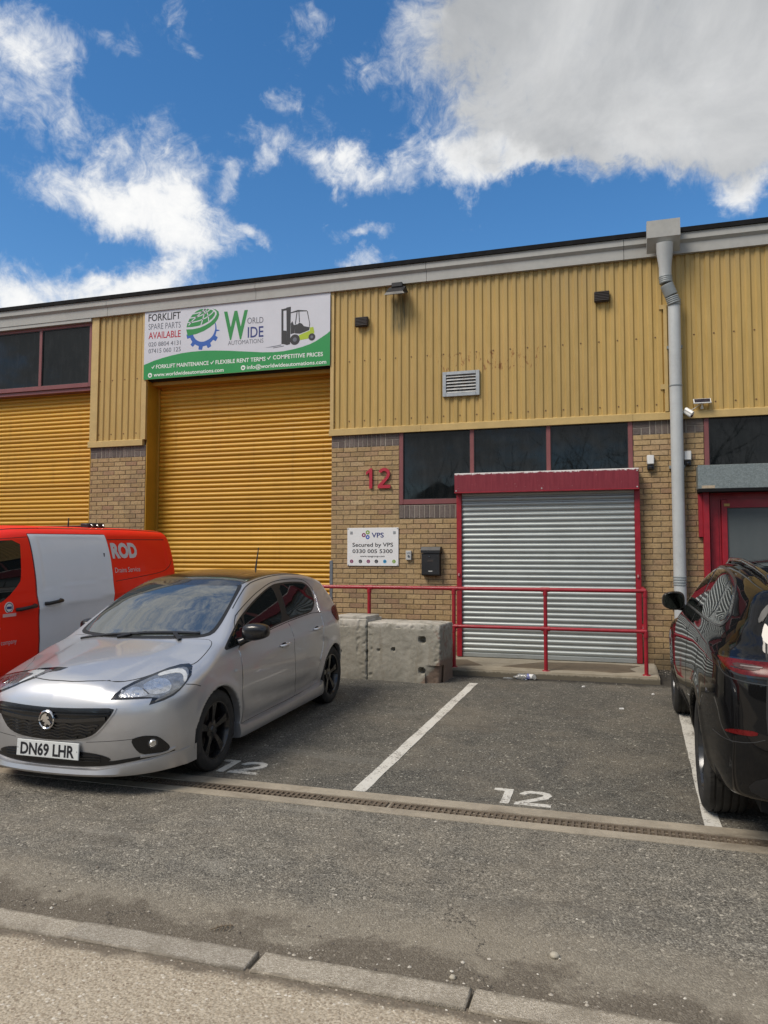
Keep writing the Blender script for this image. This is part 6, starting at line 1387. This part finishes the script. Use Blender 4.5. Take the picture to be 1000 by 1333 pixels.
# sills, lower lip
for s_ in (1, -1):
    mb = MB(); secs = []
    for x_, w_, zt_ in ((-.33,.0,.285),(-.40,.010,.262),(-.8,.014,.250),(-1.4,.014,.256),(-2.0,.016,.272),(-2.13,.012,.285),(-2.19,-.002,.300)):
        y_ = .855+w_; secs.append([(x_, s_*(y_-.10), .155), (x_, s_*(y_+.006), .168), (x_, s_*(y_+.018), .205), (x_, s_*(y_+.006), zt_-.006), (x_, s_*(y_-.03), zt_+.008), (x_, s_*(y_-.10), zt_+.008)])
    v = [p for q in secs for p in q]; n = 6
    mb.add(v, [(i*n+j, i*n+(j+1) % n, (i+1)*n+(j+1) % n, (i+1)*n+j) for i in range(len(secs)-1) for j in range(n)]+[tuple(range(n)), tuple(range(len(v)-n, len(v)))]); mb.build('sill_skirt', M_SILVER, car, smooth=40)
mb = MB(); secs = []; T_ = Hatch
for y_ in np.linspace(-.845, .845, 41):
    xo = float(T_.FZ(.25)-T_.FP(abs(y_)))+.012; zb = .150+.02*(abs(y_)/.845)**2; zt_ = .205+.085*max(0, (abs(y_)-.38)/.465)**1.1
    secs.append([(xo-.12, y_, zb), (xo+.004, y_, zb+.004), (xo+.016, y_, zb+.02), (xo+.006, y_, zt_-.004), (xo-.02, y_, zt_), (xo-.12, y_, zt_)])
v = [p for q in secs for p in q]; n = 6
mb.add(v, [(i*n+j, i*n+(j+1) % n, (i+1)*n+(j+1) % n, (i+1)*n+j) for i in range(len(secs)-1) for j in range(n)]+[tuple(range(n)), tuple(range(len(v)-n, len(v)))]); mb.build('front_lip', M_SILVER, car, smooth=45)
panel(B, 'lip_shadow_gap', M_TRIMB, car, 'front', [(-.80,.285),(-.62,.262),(-.46,.232),(-.2,.212),(.2,.212),(.46,.232),(.62,.262),(.80,.285),(.80,.30),(.62,.285),(.46,.262),(.2,.245),(-.2,.245),(-.46,.262),(-.62,.285),(-.80,.30)], .003, .03, 1)
# grille, lower intake, bumper lines
gr_ = sym([(0,.617),(.18,.6205),(.34,.6265),(.495,.6285),(.484,.595),(.455,.55),(.41,.495),(.36,.448),(.29,.42),(.19,.405),(0,.397)])
panel(B, 'grille_rim', M_SILVER, car, 'front', [(y*1.030, .515+(z-.515)*1.06) for y, z in gr_], .006, .03, 1)
gp_ = panel(B, 'grille', M_TRIMB, car, 'front', gr_, .008, .03, 1)
M_SLAT = pm('grille_slat', (.012, .012, .013), .22, var=.2, coat=.5)
for z_, w_, h_ in ((.603, .47, .010), (.583, .465, .008)): seam(B, 'grille_slat', M_SLAT, gp_, 'front', [(-w_, z_), (0, z_-.008), (w_, z_)], h_, .020, 0)
for s_ in (1, -1): seam(B, 'grille_bar', M_SLAT, gp_, 'front', [(s_*.06,.535),(s_*.2,.538),(s_*.445,.560)], .024, .024, 0)
for z_, w_ in ((.508,.395),(.487,.375),(.466,.35),(.445,.31),(.425,.24)):
    seam(B, 'grille_slat', M_SLAT, gp_, 'front', [(y, z_+.006*math.sin(y*55)) for y in np.linspace(-w_, w_, 70)], .009, .018, 0, .05)
em = MB().lathe([(0,0),(.052,0),(.054,.012),(.060,.016),(.066,.012),(.068,0)], 36, axis='X').build('emblem', M_CHROME, car, (.888, 0, .538), (0,0,0), smooth=40)
MB().lathe([(0,.013),(.053,.011),(.053,.006)], 32, axis='X').build('emblem_disc', M_BLACKG, em, smooth=30)
MB().prism([(-.046,-.006),(-.030,.030),(-.005,.046),(.010,.040),(.004,.026),(.022,.026),(.030,.012),(.012,.004),(.030,-.004),(.044,-.022),(.034,-.036),(.010,-.026),(.0,-.046),(-.014,-.034),(-.006,-.016),(-.028,-.010),(-.016,.004)], 'X', .011, .017).build('emblem_figure', M_CHROME, em)
low = sym([(0,.322),(.20,.324),(.30,.323),(.40,.310),(.475,.282),(.455,.262),(.40,.248),(.2,.240),(0,.238)])
li = panel(B, 'lower_intake', M_TRIMB, car, 'front', low, .004, .03, 1)
for z_ in (.262,.282,.300): seam(B, 'intake_slat', M_SLAT, li, 'front', [(-.40, z_), (.40, z_)], .007, .010, 0)
seam(B, 'bumper_crease', M_GAP, car, 'front', [(.30,.393),(.45,.403),(.60,.412),(.70,.424)], .003, .0008, 1, mirror=True)
seam(B, 'bumper_gap', M_GAP, car, 'left', [(.40,.735),(.33,.722),(.27,.700)], .005, .001, 1, mirror=True)
pl_ = thing_plate = MB().box(-.006, .006, -.262, .262, -.057, .057, bev=.003).build('number_plate', M_PLATE, car, (.881, 0, .329), (0, math.radians(-4), 0))
def plate_text(parent, body, mat, w, h, x):
    v, f = text_data(body, 1.0, .030, 1.0, 0); xs = [p[0] for p in v]; xm, xM = min(xs), max(xs); k = w/(xM-xm)
    MB().add([(x, (p[0]-(xm+xM)/2)*k, (p[1]-.3645)*h/.729) for p in v], f).build('plate_lettering', mat, parent)
plate_text(pl_, 'DN69 LHR', M_INKK, .455, .082, .0072)
MB().box(.0062, .0072, -.252, -.249, -.004, .004).box(.0062, .0072, .247, .250, -.004, .004).build('plate_screw', M_INKK, pl_)
# headlamps
M_DRL = pm('daytime_lamp_tube', (.52, .54, .55), .2, var=.25, vs=30, coat=.5)
hl = [(.797,.452,.681),(.765,.466,.715),(.71,.490,.748),(.62,.520,.775),(.528,.552,.795),(.43,.588,.815),(.336,.62,.833),(.26,.68,.846),(.212,.727,.847),(.218,.753,.832),(.30,.788,.785),(.404,.806,.739),(.47,.800,.705),(.534,.786,.676),(.60,.748,.655),(.690,.690,.636),(.662,.697,.678),(.70,.64,.680),(.742,.575,.680)]
def head(view, fl_, sgn):
    q = fl_(hl) if sgn == 1 else [(-a, z) for a, z in fl_(hl)]
    h_ = panel(B, 'headlight', M_BLACKG, car, view, q, .003, .03, 0)
    def lampart(name, mat, pts, off):
        p = fl_(pts); p = p if sgn == 1 else [(-a, z) for a, z in p]; panel(B, name, mat, h_, view, p, off, .015, 1)
    lampart('bezel', M_BEZ, [(.765,.480,.690),(.72,.497,.735),(.62,.525,.762),(.50,.565,.790),(.37,.615,.818),(.27,.69,.832),(.25,.735,.825),(.33,.775,.775),(.42,.790,.735),(.50,.785,.700),(.60,.735,.672),(.68,.66,.690),(.74,.575,.692)], .0045)
    lampart('reflector', M_REFL, [(.750,.490,.693),(.72,.500,.722),(.66,.520,.745),(.62,.545,.748),(.615,.60,.722),(.64,.64,.694),(.70,.58,.690)], .006)
    lampart('reflector', M_REFL, [(.60,.60,.704),(.60,.56,.748),(.54,.575,.770),(.47,.61,.785),(.435,.67,.775),(.45,.70,.735),(.50,.70,.705),(.56,.66,.698)], .006)
    lampart('divider', M_LAMPD, [(.615,.57,.735),(.605,.575,.735),(.615,.63,.705),(.625,.625,.705)], .0075)
    lampart('daytime_lamp', M_DRL, [(.45,.595,.803),(.37,.625,.818),(.28,.69,.826),(.285,.735,.800),(.35,.762,.752),(.375,.752,.750),(.32,.722,.792),(.33,.69,.805),(.39,.645,.800),(.45,.610,.792)], .0065)
    lampart('indicator', pm('smoked_lens', (.16,.165,.17), .12, coat=1.0, var=.4, vs=60), [(.655,.70,.650),(.60,.725,.668),(.53,.765,.686),(.46,.782,.715),(.45,.765,.722),(.52,.74,.700),(.60,.70,.680)], .0062)
    lampart('bulb', M_CHROME, [(.68,.545,.715),(.665,.555,.728),(.65,.575,.722),(.655,.58,.708),(.67,.565,.703)], .009); lampart('bulb', M_CHROME, [(.53,.62,.735),(.515,.625,.750),(.495,.645,.745),(.50,.655,.728),(.52,.64,.722)], .009)
head('fl', d_fl, 1); head('fr', d_fl, -1)
# fog lamps
fog = [(.772,.600,.408),(.75,.635,.424),(.718,.672,.430),(.68,.708,.424),(.644,.738,.412),(.60,.768,.365),(.566,.784,.325),(.585,.771,.296),(.66,.715,.298),(.724,.653,.300),(.755,.618,.350)]
for view, sg in (('fl', 1), ('fr', -1)):
    q = [(a*sg, z) for a, z in d_fl(fog)]; fo = panel(B, 'fog_recess', M_TRIMB, car, view, q, .004, .02, 1)
    c_ = hit(B, 'fl', .7071*(.665-.70), .372); 
    MB().tube([(c_.x-.01, (c_.y-.01)*sg, c_.z), (c_.x+.008, (c_.y+.008)*sg, c_.z)], [.036, .034], 20).build('fog_lamp', M_LAMPD, fo, smooth=40); MB().tube([(c_.x+.0082, (c_.y+.0082)*sg, c_.z), (c_.x+.013, (c_.y+.013)*sg, c_.z)], [.026, .020], 18).build('fog_lens', M_REFL, fo, smooth=40)
    seam(B, 'fog_trim', M_SILVER, car, view, [(a*sg, z) for a, z in d_fl([(.74,.66,.285),(.60,.765,.290),(.53,.80,.312)])], .012, .010, 1)
# mirrors, repeater, aerial
for s_ in (1, -1):
    mh = mirror_house(car, M_TRIMB, (-.455, .945, 1.020) if s_ == 1 else (-.66, -.835, 1.0), (.085, .115, .072), M_MIRROR, s_, .006)
    if s_ == -1: mh.rotation_euler = (0, 0, math.radians(80))      # the far one is folded in
    MB().tube([(.02, -.15*s_, -.095), (.0, -.11*s_, -.075), (0, -.05*s_, -.045)] if s_ == 1 else [(.0, .06, -.06), (.0, .05, -.03)], [.035, .03, .034][:3 if s_ == 1 else 2], 12).build('mirror_arm', M_TRIMB, mh, smooth=40)
panel(B, 'side_repeater', M_LENS, car, 'left', [(-.235,.718),(-.275,.718),(-.280,.738),(-.235,.736)], .006, .02, 1, mirror=True)
MB().lathe([(.030,0),(.028,.010),(.012,.022),(.006,.03),(0,.03)], 16, axis='Z').build('aerial_base', M_BLACK, car, (-2.33, 0, 1.440), smooth=40); MB().tube([(-2.33,0,1.46),(-2.36,0,1.56),(-2.405,0,1.70)], [.011,.008,.006], 8).build('aerial', M_BLACK, car)
# tail
panel(B, 'tail_light', M_REDL, car, 'left', [(-2.53,1.0),(-2.56,.94),(-2.62,.885),(-2.76,.875),(-2.92,.90),(-2.90,1.0),(-2.74,1.05),(-2.62,1.04)], .005, .03, 1, mirror=True)
panel(B, 'rear_window', M_CGLASS, car, 'rear', sym([(0,1.385),(.40,1.375),(.53,1.33),(.60,1.16),(.60,1.09),(.4,1.07),(0,1.065)]), .004, .05, 1)
seam(B, 'fuel_flap_gap', M_GAP, car, 'right', [(-2.35,.80),(-2.35,.95),(-2.52,.95),(-2.52,.80)], .004, .001, 1, closed=True)
MB().box(-2.9, .70, -.55, .55, .155, .17).build('underbody', M_LINER, car)
for x_ in (0, -2.51):
    for s_ in (1, -1): wheel('wheel', car, (x_, .735*s_, .308), .308, .215, .222, s_, M_RIMB, 'twin')

# ------------------------------------------------------------ van
van = thing('delivery_van', 'red panel van with a white sliding door parked beside the silver car', 'van', VAN_LOC, VAN_ROT)
def mfv(C, n):
    r0 = np.minimum(np.hypot(C[:,0], C[:,2]-.34), np.hypot(C[:,0]+2.933, C[:,2]-.34)); inner = (r0 < .398) & (np.abs(C[:, 1]) > .4)
    return np.where(inner | (C[:,2] < .36), 1, 0)
vb_.build('body', [M_VRED, M_TRIMB], mfv, van); B = vb_
sd = [(-1.592,1.852),(-1.592,1.55),(-1.600,1.24),(-1.625,1.04),(-1.640,.80),(-1.62,.40),(-2.80,.40),(-2.80,1.10),(-2.80,1.55),(-2.79,1.852)]
seam(B, 'door_gap', M_GAP, van, 'left', sd, .018, .001, 0, closed=True)
sdo = panel(B, 'sliding_door', M_VWHITE, van, 'left', sd, .005, .035, 0)
seam(B, 'door_gap', M_GAP, van, 'left', [(-1.575,1.822),(-1.575,1.24),(-1.603,1.04),(-1.617,.80),(-1.60,.41),(-.41,.41),(-.31,1.10),(-.28,1.22),(-.91,1.712),(-1.01,1.79)], .012, .0008, 0, closed=True, mirror=True)
fdo = panel(B, 'front_door', M_VRED, van, 'left', [(-1.575,1.822),(-1.575,1.24),(-1.603,1.04),(-1.617,.80),(-1.60,.41),(-.41,.41),(-.31,1.10),(-.28,1.22),(-.91,1.712),(-1.01,1.79)], .0028, .04, 0, mirror=True)
panel(B, 'front_window', M_CGLASS, van, 'left', [(-1.455,1.795),(-1.42,1.62),(-1.395,1.44),(-1.37,1.37),(-1.19,1.225),(-1.05,1.18),(-.55,1.15),(-.42,1.20),(-.95,1.70),(-1.06,1.78)], .005, .04, 1, mirror=True)
seam(B, 'quarter_press_line', M_GAP, van, 'left', [(-2.86,1.315),(-3.3,1.345),(-3.86,1.385),(-4.02,1.45),(-4.08,1.52)], .006, .001, 2)
seam(B, 'roof_gutter', M_TRIMB, van, 'top', [(-.95,.74),(-1.4,.765),(-2.5,.778),(-4.05,.765)], .02, .002, 1, mirror=True)
seam(B, 'door_rail', M_GAP, van, 'left', [(-2.82,1.80),(-4.0,1.80)], .008, .001, 0)
def vhandle(par, x0, x1, z0, z1):
    y0 = hit(B, 'left', (x0+x1)/2, (z0+z1)/2).y
    MB().tube([(x0, y0+.006, z0), (x0-.02, y0+.042, z0+.002), ((x0+x1)/2, y0+.048, (z0+z1)/2), (x1+.02, y0+.042, z1-.002), (x1, y0+.006, z1)], [.018,.019,.018,.020,.021], 10).build('handle', M_BLACK, par, smooth=50)
    xm = (x0+x1)/2+.02; pts = [(xm+.06*math.cos(w), z0+.008+.036*math.sin(w)) for w in np.linspace(0, 2*PI, 16, False)]
    panel(B, 'handle_recess', M_GAP if par is None else (M_VWHITE if par is sdo else M_VRED), par, 'left', pts, .0075, .03, 0)
vhandle(fdo[0], -1.306, -1.545, 1.118, 1.140); vhandle(sdo, -1.690, -1.915, 1.146, 1.166)
MB().box(-2.705, -2.690, hit(B,'left',-2.697,1.62).y-.002, hit(B,'left',-2.697,1.62).y+.010, 1.600, 1.645, bev=.003).build('door_lock', M_BLACK, sdo)
def side_text(Bd, parent, body, x0, x1, z0, cap, mat, bold, view='left', off=.004, name='lettering'):
    v, f = text_data(body, 1.0, bold, 1.0, 0); xs = [p[0] for p in v]; xm, xM = min(xs), max(xs); k = (x1-x0)/(xM-xm)
    P = []
    for p in v:
        h = hit(Bd, view, x0+(p[0]-xm)*k, z0+p[1]*cap/.729); P.append(h)
    Nn = Bd.normals([tuple(p) for p in P]); V = [tuple(Vector(p)+Vector(q)*off) for p, q in zip(P, Nn)]
    return MB().add(V, f).build(name, mat, parent)
M_VANTX = flat('van_lettering', (.62, .60, .60), .45); M_VANT2 = flat('van_lettering_red', (.70, .42, .40), .45)
side_text(B, van, 'ROD', -2.845, -3.335, 1.590, .168, M_VANTX, .055); side_text(B, van, 'Drains Service', -2.86, -3.345, 1.412, .062, M_VANTX, -.002)
side_text(B, fdo[0], 'company', -1.13, -1.325, .795, .048, M_VANTX, -.004, off=.006); side_text(B, fdo[0], 'y', -.98, -1.118, .86, .15, M_VANTX, .04, off=.006)
yb_ = hit(B, 'left', -1.215, 1.14).y
st_ = MB().prism([(-1.215+.055*math.cos(w), 1.145+.055*math.sin(w)) for w in np.linspace(0, 2*PI, 24, False)], 'Y', yb_, yb_+.0065).build('round_sticker', M_FOIL, fdo[0])
MB().prism([(-1.215+.047*math.cos(w), 1.145+.047*math.sin(w)) for w in np.linspace(0, 2*PI, 24, False)], 'Y', yb_+.0066, yb_+.0072).build('sticker_ring', M_INKG, st_); MB().prism([(-1.215+.038*math.cos(w), 1.145+.038*math.sin(w)) for w in np.linspace(0, 2*PI, 24, False)], 'Y', yb_+.0073, yb_+.008).build('sticker_face', M_FOIL, st_)
MB().box(-1.245, -1.185, yb_+.0081, yb_+.0086, 1.132, 1.156, bev=.0).build('sticker_mark', M_INKN, st_)
yb2 = hit(B, 'left', -1.215, 1.07).y; MB().box(-1.300, -1.135, yb2, yb2+.0062, 1.058, 1.088).build('sticker_strip', M_VANT2, fdo[0])
vsc = [(-.17,0),(-.22,.4),(-.34,.72),(-.45,.80),(-.70,.79),(-.93,.73),(-.99,.60),(-.93,.3),(-.91,0)]
panel(B, 'windscreen', M_WSCREEN, van, 'top', vsc+[(x,-y) for x, y in reversed(vsc[1:-1])], .004, .06, 1)
panel(B, 'grille', M_TRIMB, van, 'front', sym([(0,.86),(.45,.85),(.60,.80),(.5,.62),(0,.60)]), .004, .05, 1); panel(B, 'bumper', M_TRIMB, van, 'front', sym([(0,.56),(.6,.56),(.88,.62),(.9,.40),(.7,.34),(0,.32)]), .003, .05, 1)
panel(B, 'headlight', M_LENS, van, 'fl', d_fl([(.72,.62,.86),(.5,.80,1.02),(.3,.90,1.06),(.35,.93,.92),(.6,.84,.82)]), .005, .04, 1); panel(B, 'headlight', M_LENS, van, 'fr', [(-a, z) for a, z in d_fl([(.72,.62,.86),(.5,.80,1.02),(.3,.90,1.06),(.35,.93,.92),(.6,.84,.82)])], .005, .04, 1)
panel(B, 'tail_light', M_REDL, van, 'rl', d_rl([(-4.12,.92,1.30),(-4.22,.84,1.30),(-4.22,.84,.80),(-4.12,.95,.80)]), .005, .03, 1)
seam(B, 'rear_door_gap', M_GAP, van, 'rear', [(0,.45),(0,1.85)], .010, .001, 0); panel(B, 'rear_bumper', M_TRIMB, van, 'rear', sym([(0,.58),(.85,.58),(.92,.50),(.9,.34),(0,.32)]), .010, .06, 1)
for s_ in (1, -1):
    mh = mirror_house(van, M_BLACK, (-.42, 1.13*s_, 1.36), (.10, .11, .16), M_MIRROR, s_); MB().tube([(0, -.14*s_, -.12), (0, -.05*s_, -.10)], .03, 10).build('mirror_arm', M_BLACK, mh)
for xa_ in (-1.25, -2.95):   # low roof bars with end clamps
    rb = MB().box(xa_-.03, xa_+.03, -.66, .62, 1.955, 1.975, bev=.006).build('roof_bar', M_BLACK, van)
    MB().box(xa_-.15, xa_+.15, .52, .64, 1.93, 1.995, bev=.010).build('bar_clamp', M_BLACK, rb, smooth=40); MB().box(xa_-.15, xa_+.15, -.66, -.54, 1.93, 1.985, bev=.010).build('bar_clamp', M_BLACK, rb, smooth=40)
    for q in (-.11, 0, .10): MB().lathe([(0,.655),(.014,.655),(.016,.638)], 8, (xa_+q, 0, 1.968)).build('bolt', M_CHROME, rb)
MB().tube([(-2.56,.55,1.93),(-2.57,.55,2.05)], [.010,.007], 8).build('aerial', M_BLACK, van)
MB().box(-4.0, .8, -.7, .7, .20, .30).build('underbody', M_LINER, van)
for x_ in (0, -2.933):
    for s_ in (1, -1): wheel('wheel', van, (x_, .865*s_, .338), .338, .215, .205, s_, M_RIMS, 'five')

# ------------------------------------------------------------ SUV
suv = thing('suv_car', 'gloss black sport utility car seen from behind reflecting the shutter', 'car', SUV_LOC, SUV_ROT)
def mfs(C, n):
    r0 = np.minimum(np.hypot(C[:,0], C[:,2]-.37), np.hypot(C[:,0]+2.874, C[:,2]-.37)); inner = (r0 < .412) & (np.abs(C[:, 1]) > .4)
    return np.where(inner & (np.abs(C[:,1]) < .9) | (C[:,2] < .28), 1, 0)
sb_.build('body', [M_SUV, M_LINER], mfs, suv); B = sb_
M_SEAL = pm('window_seal', (.05,.052,.055), .3, metal=.3)
sur = [(-.58,1.195),(-.80,1.30),(-1.0,1.385),(-1.2,1.455),(-1.42,1.515),(-1.7,1.552),(-2.0,1.562),(-2.4,1.556),(-2.75,1.532),(-3.0,1.495),(-3.17,1.43),(-3.28,1.33),(-3.30,1.26),(-3.22,1.235),(-2.6,1.228),(-1.9,1.218),(-1.2,1.205)]
panel(B, 'window_surround', M_BLACKG, suv, 'left', sur, .002, .04, 1, mirror=True)
seam(B, 'window_seal', M_SEAL, suv, 'left', [(x, z) for x, z in sur], .012, .004, 1, closed=True, mirror=True)
for q in ([(-.86,1.220),(-.93,1.33),(-1.18,1.43),(-1.42,1.498),(-1.7,1.532),(-1.93,1.540),(-1.97,1.236),(-1.4,1.226)], [(-2.05,1.238),(-2.02,1.541),(-2.4,1.536),(-2.72,1.514),(-2.80,1.49),(-2.86,1.248),(-2.5,1.244)], [(-2.93,1.250),(-2.89,1.48),(-3.0,1.458),(-3.12,1.41),(-3.22,1.32),(-3.23,1.265)]):
    panel(B, 'side_window', M_CGLASS, suv, 'left', q, .0045, .04, 1, mirror=True)
for q in ([(-.46,.40),(-.46,.8),(-.50,1.05),(-.60,1.165),(-1.2,1.195),(-1.95,1.21),(-1.97,.9),(-1.99,.40)], [(-2.0,.40),(-1.98,.9),(-1.96,1.21),(-2.85,1.222),(-2.90,1.05),(-2.72,.85),(-2.48,.62),(-2.40,.40)]):
    seam(B, 'door_gap', M_GAP, suv, 'left', q, .006, .001, 0, closed=True, mirror=True)
for hx, hz in ((-1.72, 1.06), (-2.66, 1.08)):
    panel(B, 'flush_handle', M_SUV, suv, 'left', [(hx+.11,hz-.018),(hx-.11,hz-.012),(hx-.11,hz+.02),(hx+.11,hz+.016)], .004, .03, 1, mirror=True)
panel(B, 'fender_vent', M_BLACK, suv, 'left', [(-.47,1.02),(-.62,1.03),(-.72,1.06),(-.60,1.07),(-.47,1.055)], .006, .02, 1, mirror=True)
for x_, s_ in ((0, 1),):
    pass
M_LAMPEL = pm('dark_lamp_element', (.06, .03, .028), .35, var=.6, vs=70, spec=.3); M_LAMPEL2 = pm('lamp_strip', (.20, .16, .15), .4)
tl = [(-3.50,.905,1.100),(-3.56,.88,1.098),(-3.65,.815,1.104),(-3.736,.690,1.106),(-3.84,.42,1.106),(-3.85,.42,1.034),(-3.774,.700,1.036),(-3.732,.765,1.036),(-3.685,.81,1.046),(-3.62,.865,1.072)]
for view, sg in (('rl', 1), ('rr', -1)):
    t_ = panel(B, 'tail_light', M_BLACKG, suv, view, [(a*sg, z+(.008 if z > 1.08 else -.012)) for a, z in d_rl(tl)], .003, .03, 1)
    panel(B, 'lamp_lens', M_REDL, t_, view, [(a*sg, z) for a, z in d_rl(tl)], .005, .03, 1)
    panel(B, 'lamp_element', M_LAMPEL, t_, view, [(a*sg, z) for a, z in d_rl([(-3.64,.80,1.088),(-3.74,.66,1.090),(-3.75,.66,1.062),(-3.68,.76,1.062)])], .0065, .02, 1)
    seam(B, 'lamp_strip', M_LAMPEL2, t_, view, [(a*sg, z) for a, z in d_rl([(-3.69,.75,1.078),(-3.75,.65,1.078)])], .006, .008, 0)
    panel(B, 'rear_reflector', M_REDL, suv, view, [(a*sg, z) for a, z in d_rl([(-3.665,.875,.706),(-3.703,.846,.727),(-3.76,.785,.742),(-3.815,.70,.748),(-3.815,.71,.720),(-3.75,.80,.712)])], .004, .02, 1)
    seam(B, 'lamp_crease', M_SEAL, suv, view, [(a*sg, z) for a, z in d_rl([(-3.56,.89,1.07),(-3.61,.875,1.03),(-3.68,.82,1.008),(-3.78,.69,.995),(-3.85,.40,.99)])], .006, .003, 1)
    seam(B, 'bumper_line', M_SEAL, suv, view, [(a*sg, z) for a, z in d_rl([(-3.50,.92,.668),(-3.71,.85,.662),(-3.80,.74,.680),(-3.83,.67,.71)])], .004, .002, 1)
seam(B, 'tailgate_gap', M_GAP, suv, 'rear', [(.62,1.42),(.653,1.346),(.675,1.146),(.695,.95),(.70,.79),(.68,.62)], .010, .001, 1, mirror=True)
panel(B, 'rear_window', M_CGLASS, suv, 'rear', sym([(0,1.455),(.45,1.440),(.60,1.40),(.665,1.31),(.70,1.19),(.5,1.165),(0,1.16)]), .004, .05, 1)
panel(B, 'window_aero_trim', M_BLACK, suv, 'rear', [(.59,1.43),(.66,1.38),(.70,1.30),(.665,1.315),(.62,1.39)], .010, .03, 1, mirror=True)
MB().box(-3.66, -3.36, -.60, .60, 1.515, 1.545, bev=.012).build('roof_spoiler', M_SUV, suv, smooth=40)
panel(B, 'lower_bumper', M_BLACK, suv, 'rear', sym([(0,.52),(.6,.52),(.74,.50),(.80,.42),(.7,.38),(0,.36)]), .004, .05, 1)
panel(B, 'number_plate', pm('plate_yellow', (.6,.42,.02), .4), suv, 'rear', sym([(0,.83),(.26,.83),(.26,.72),(0,.72)]), .006, .06, 0)
for s_ in (1, -1):
    pts = []
    for x_, y_ in ((-1.28,.615),(-1.36,.612),(-1.8,.605),(-2.4,.60),(-2.9,.592),(-3.22,.580),(-3.32,.575)):
        h = hit(B, 'top', x_, y_*s_); pts.append((h.x, h.y, h.z+(.028 if -3.3 < x_ < -1.3 else .0)))
    MB().tube(pts, .017, 10).build('roof_rail', M_BLACKG, suv, smooth=50)
    mh = mirror_house(suv, M_SUV, (-.84, .985*s_, 1.205), (.085, .100, .086), M_MIRRORD, s_, .0); MB().tube([(.02,-.13*s_,-.075),(.01,-.05*s_,-.055)], [.03,.034], 12).build('mirror_arm', M_BLACK, mh, smooth=40)
ss = [(-.40,0),(-.46,.4),(-.60,.70),(-.80,.77),(-1.0,.735),(-1.25,.675),(-1.42,.60),(-1.36,.3),(-1.33,0)]
panel(B, 'windscreen', M_WSCREEN, suv, 'top', ss+[(x,-y) for x, y in reversed(ss[1:-1])], .004, .06, 1)
panel(B, 'glass_roof', M_BLACKG, suv, 'top', [(-1.6,.52),(-1.6,-.52),(-3.0,-.50),(-3.0,.50)], .003, .08, 1)
panel(B, 'headlight', M_LENS, suv, 'fl', d_fl([(.74,.60,.80),(.6,.76,.86),(.42,.87,.87),(.5,.86,.80),(.7,.68,.74)]), .005, .04, 1)
MB().box(-3.6, .7, -.7, .7, .24, .32).build('underbody', M_LINER, suv)
for x_ in (0, -2.874):
    for s_ in (1, -1): wheel('wheel', suv, (x_, .828*s_, .383), .383, .262, .272, s_, M_RIMS, 'five')
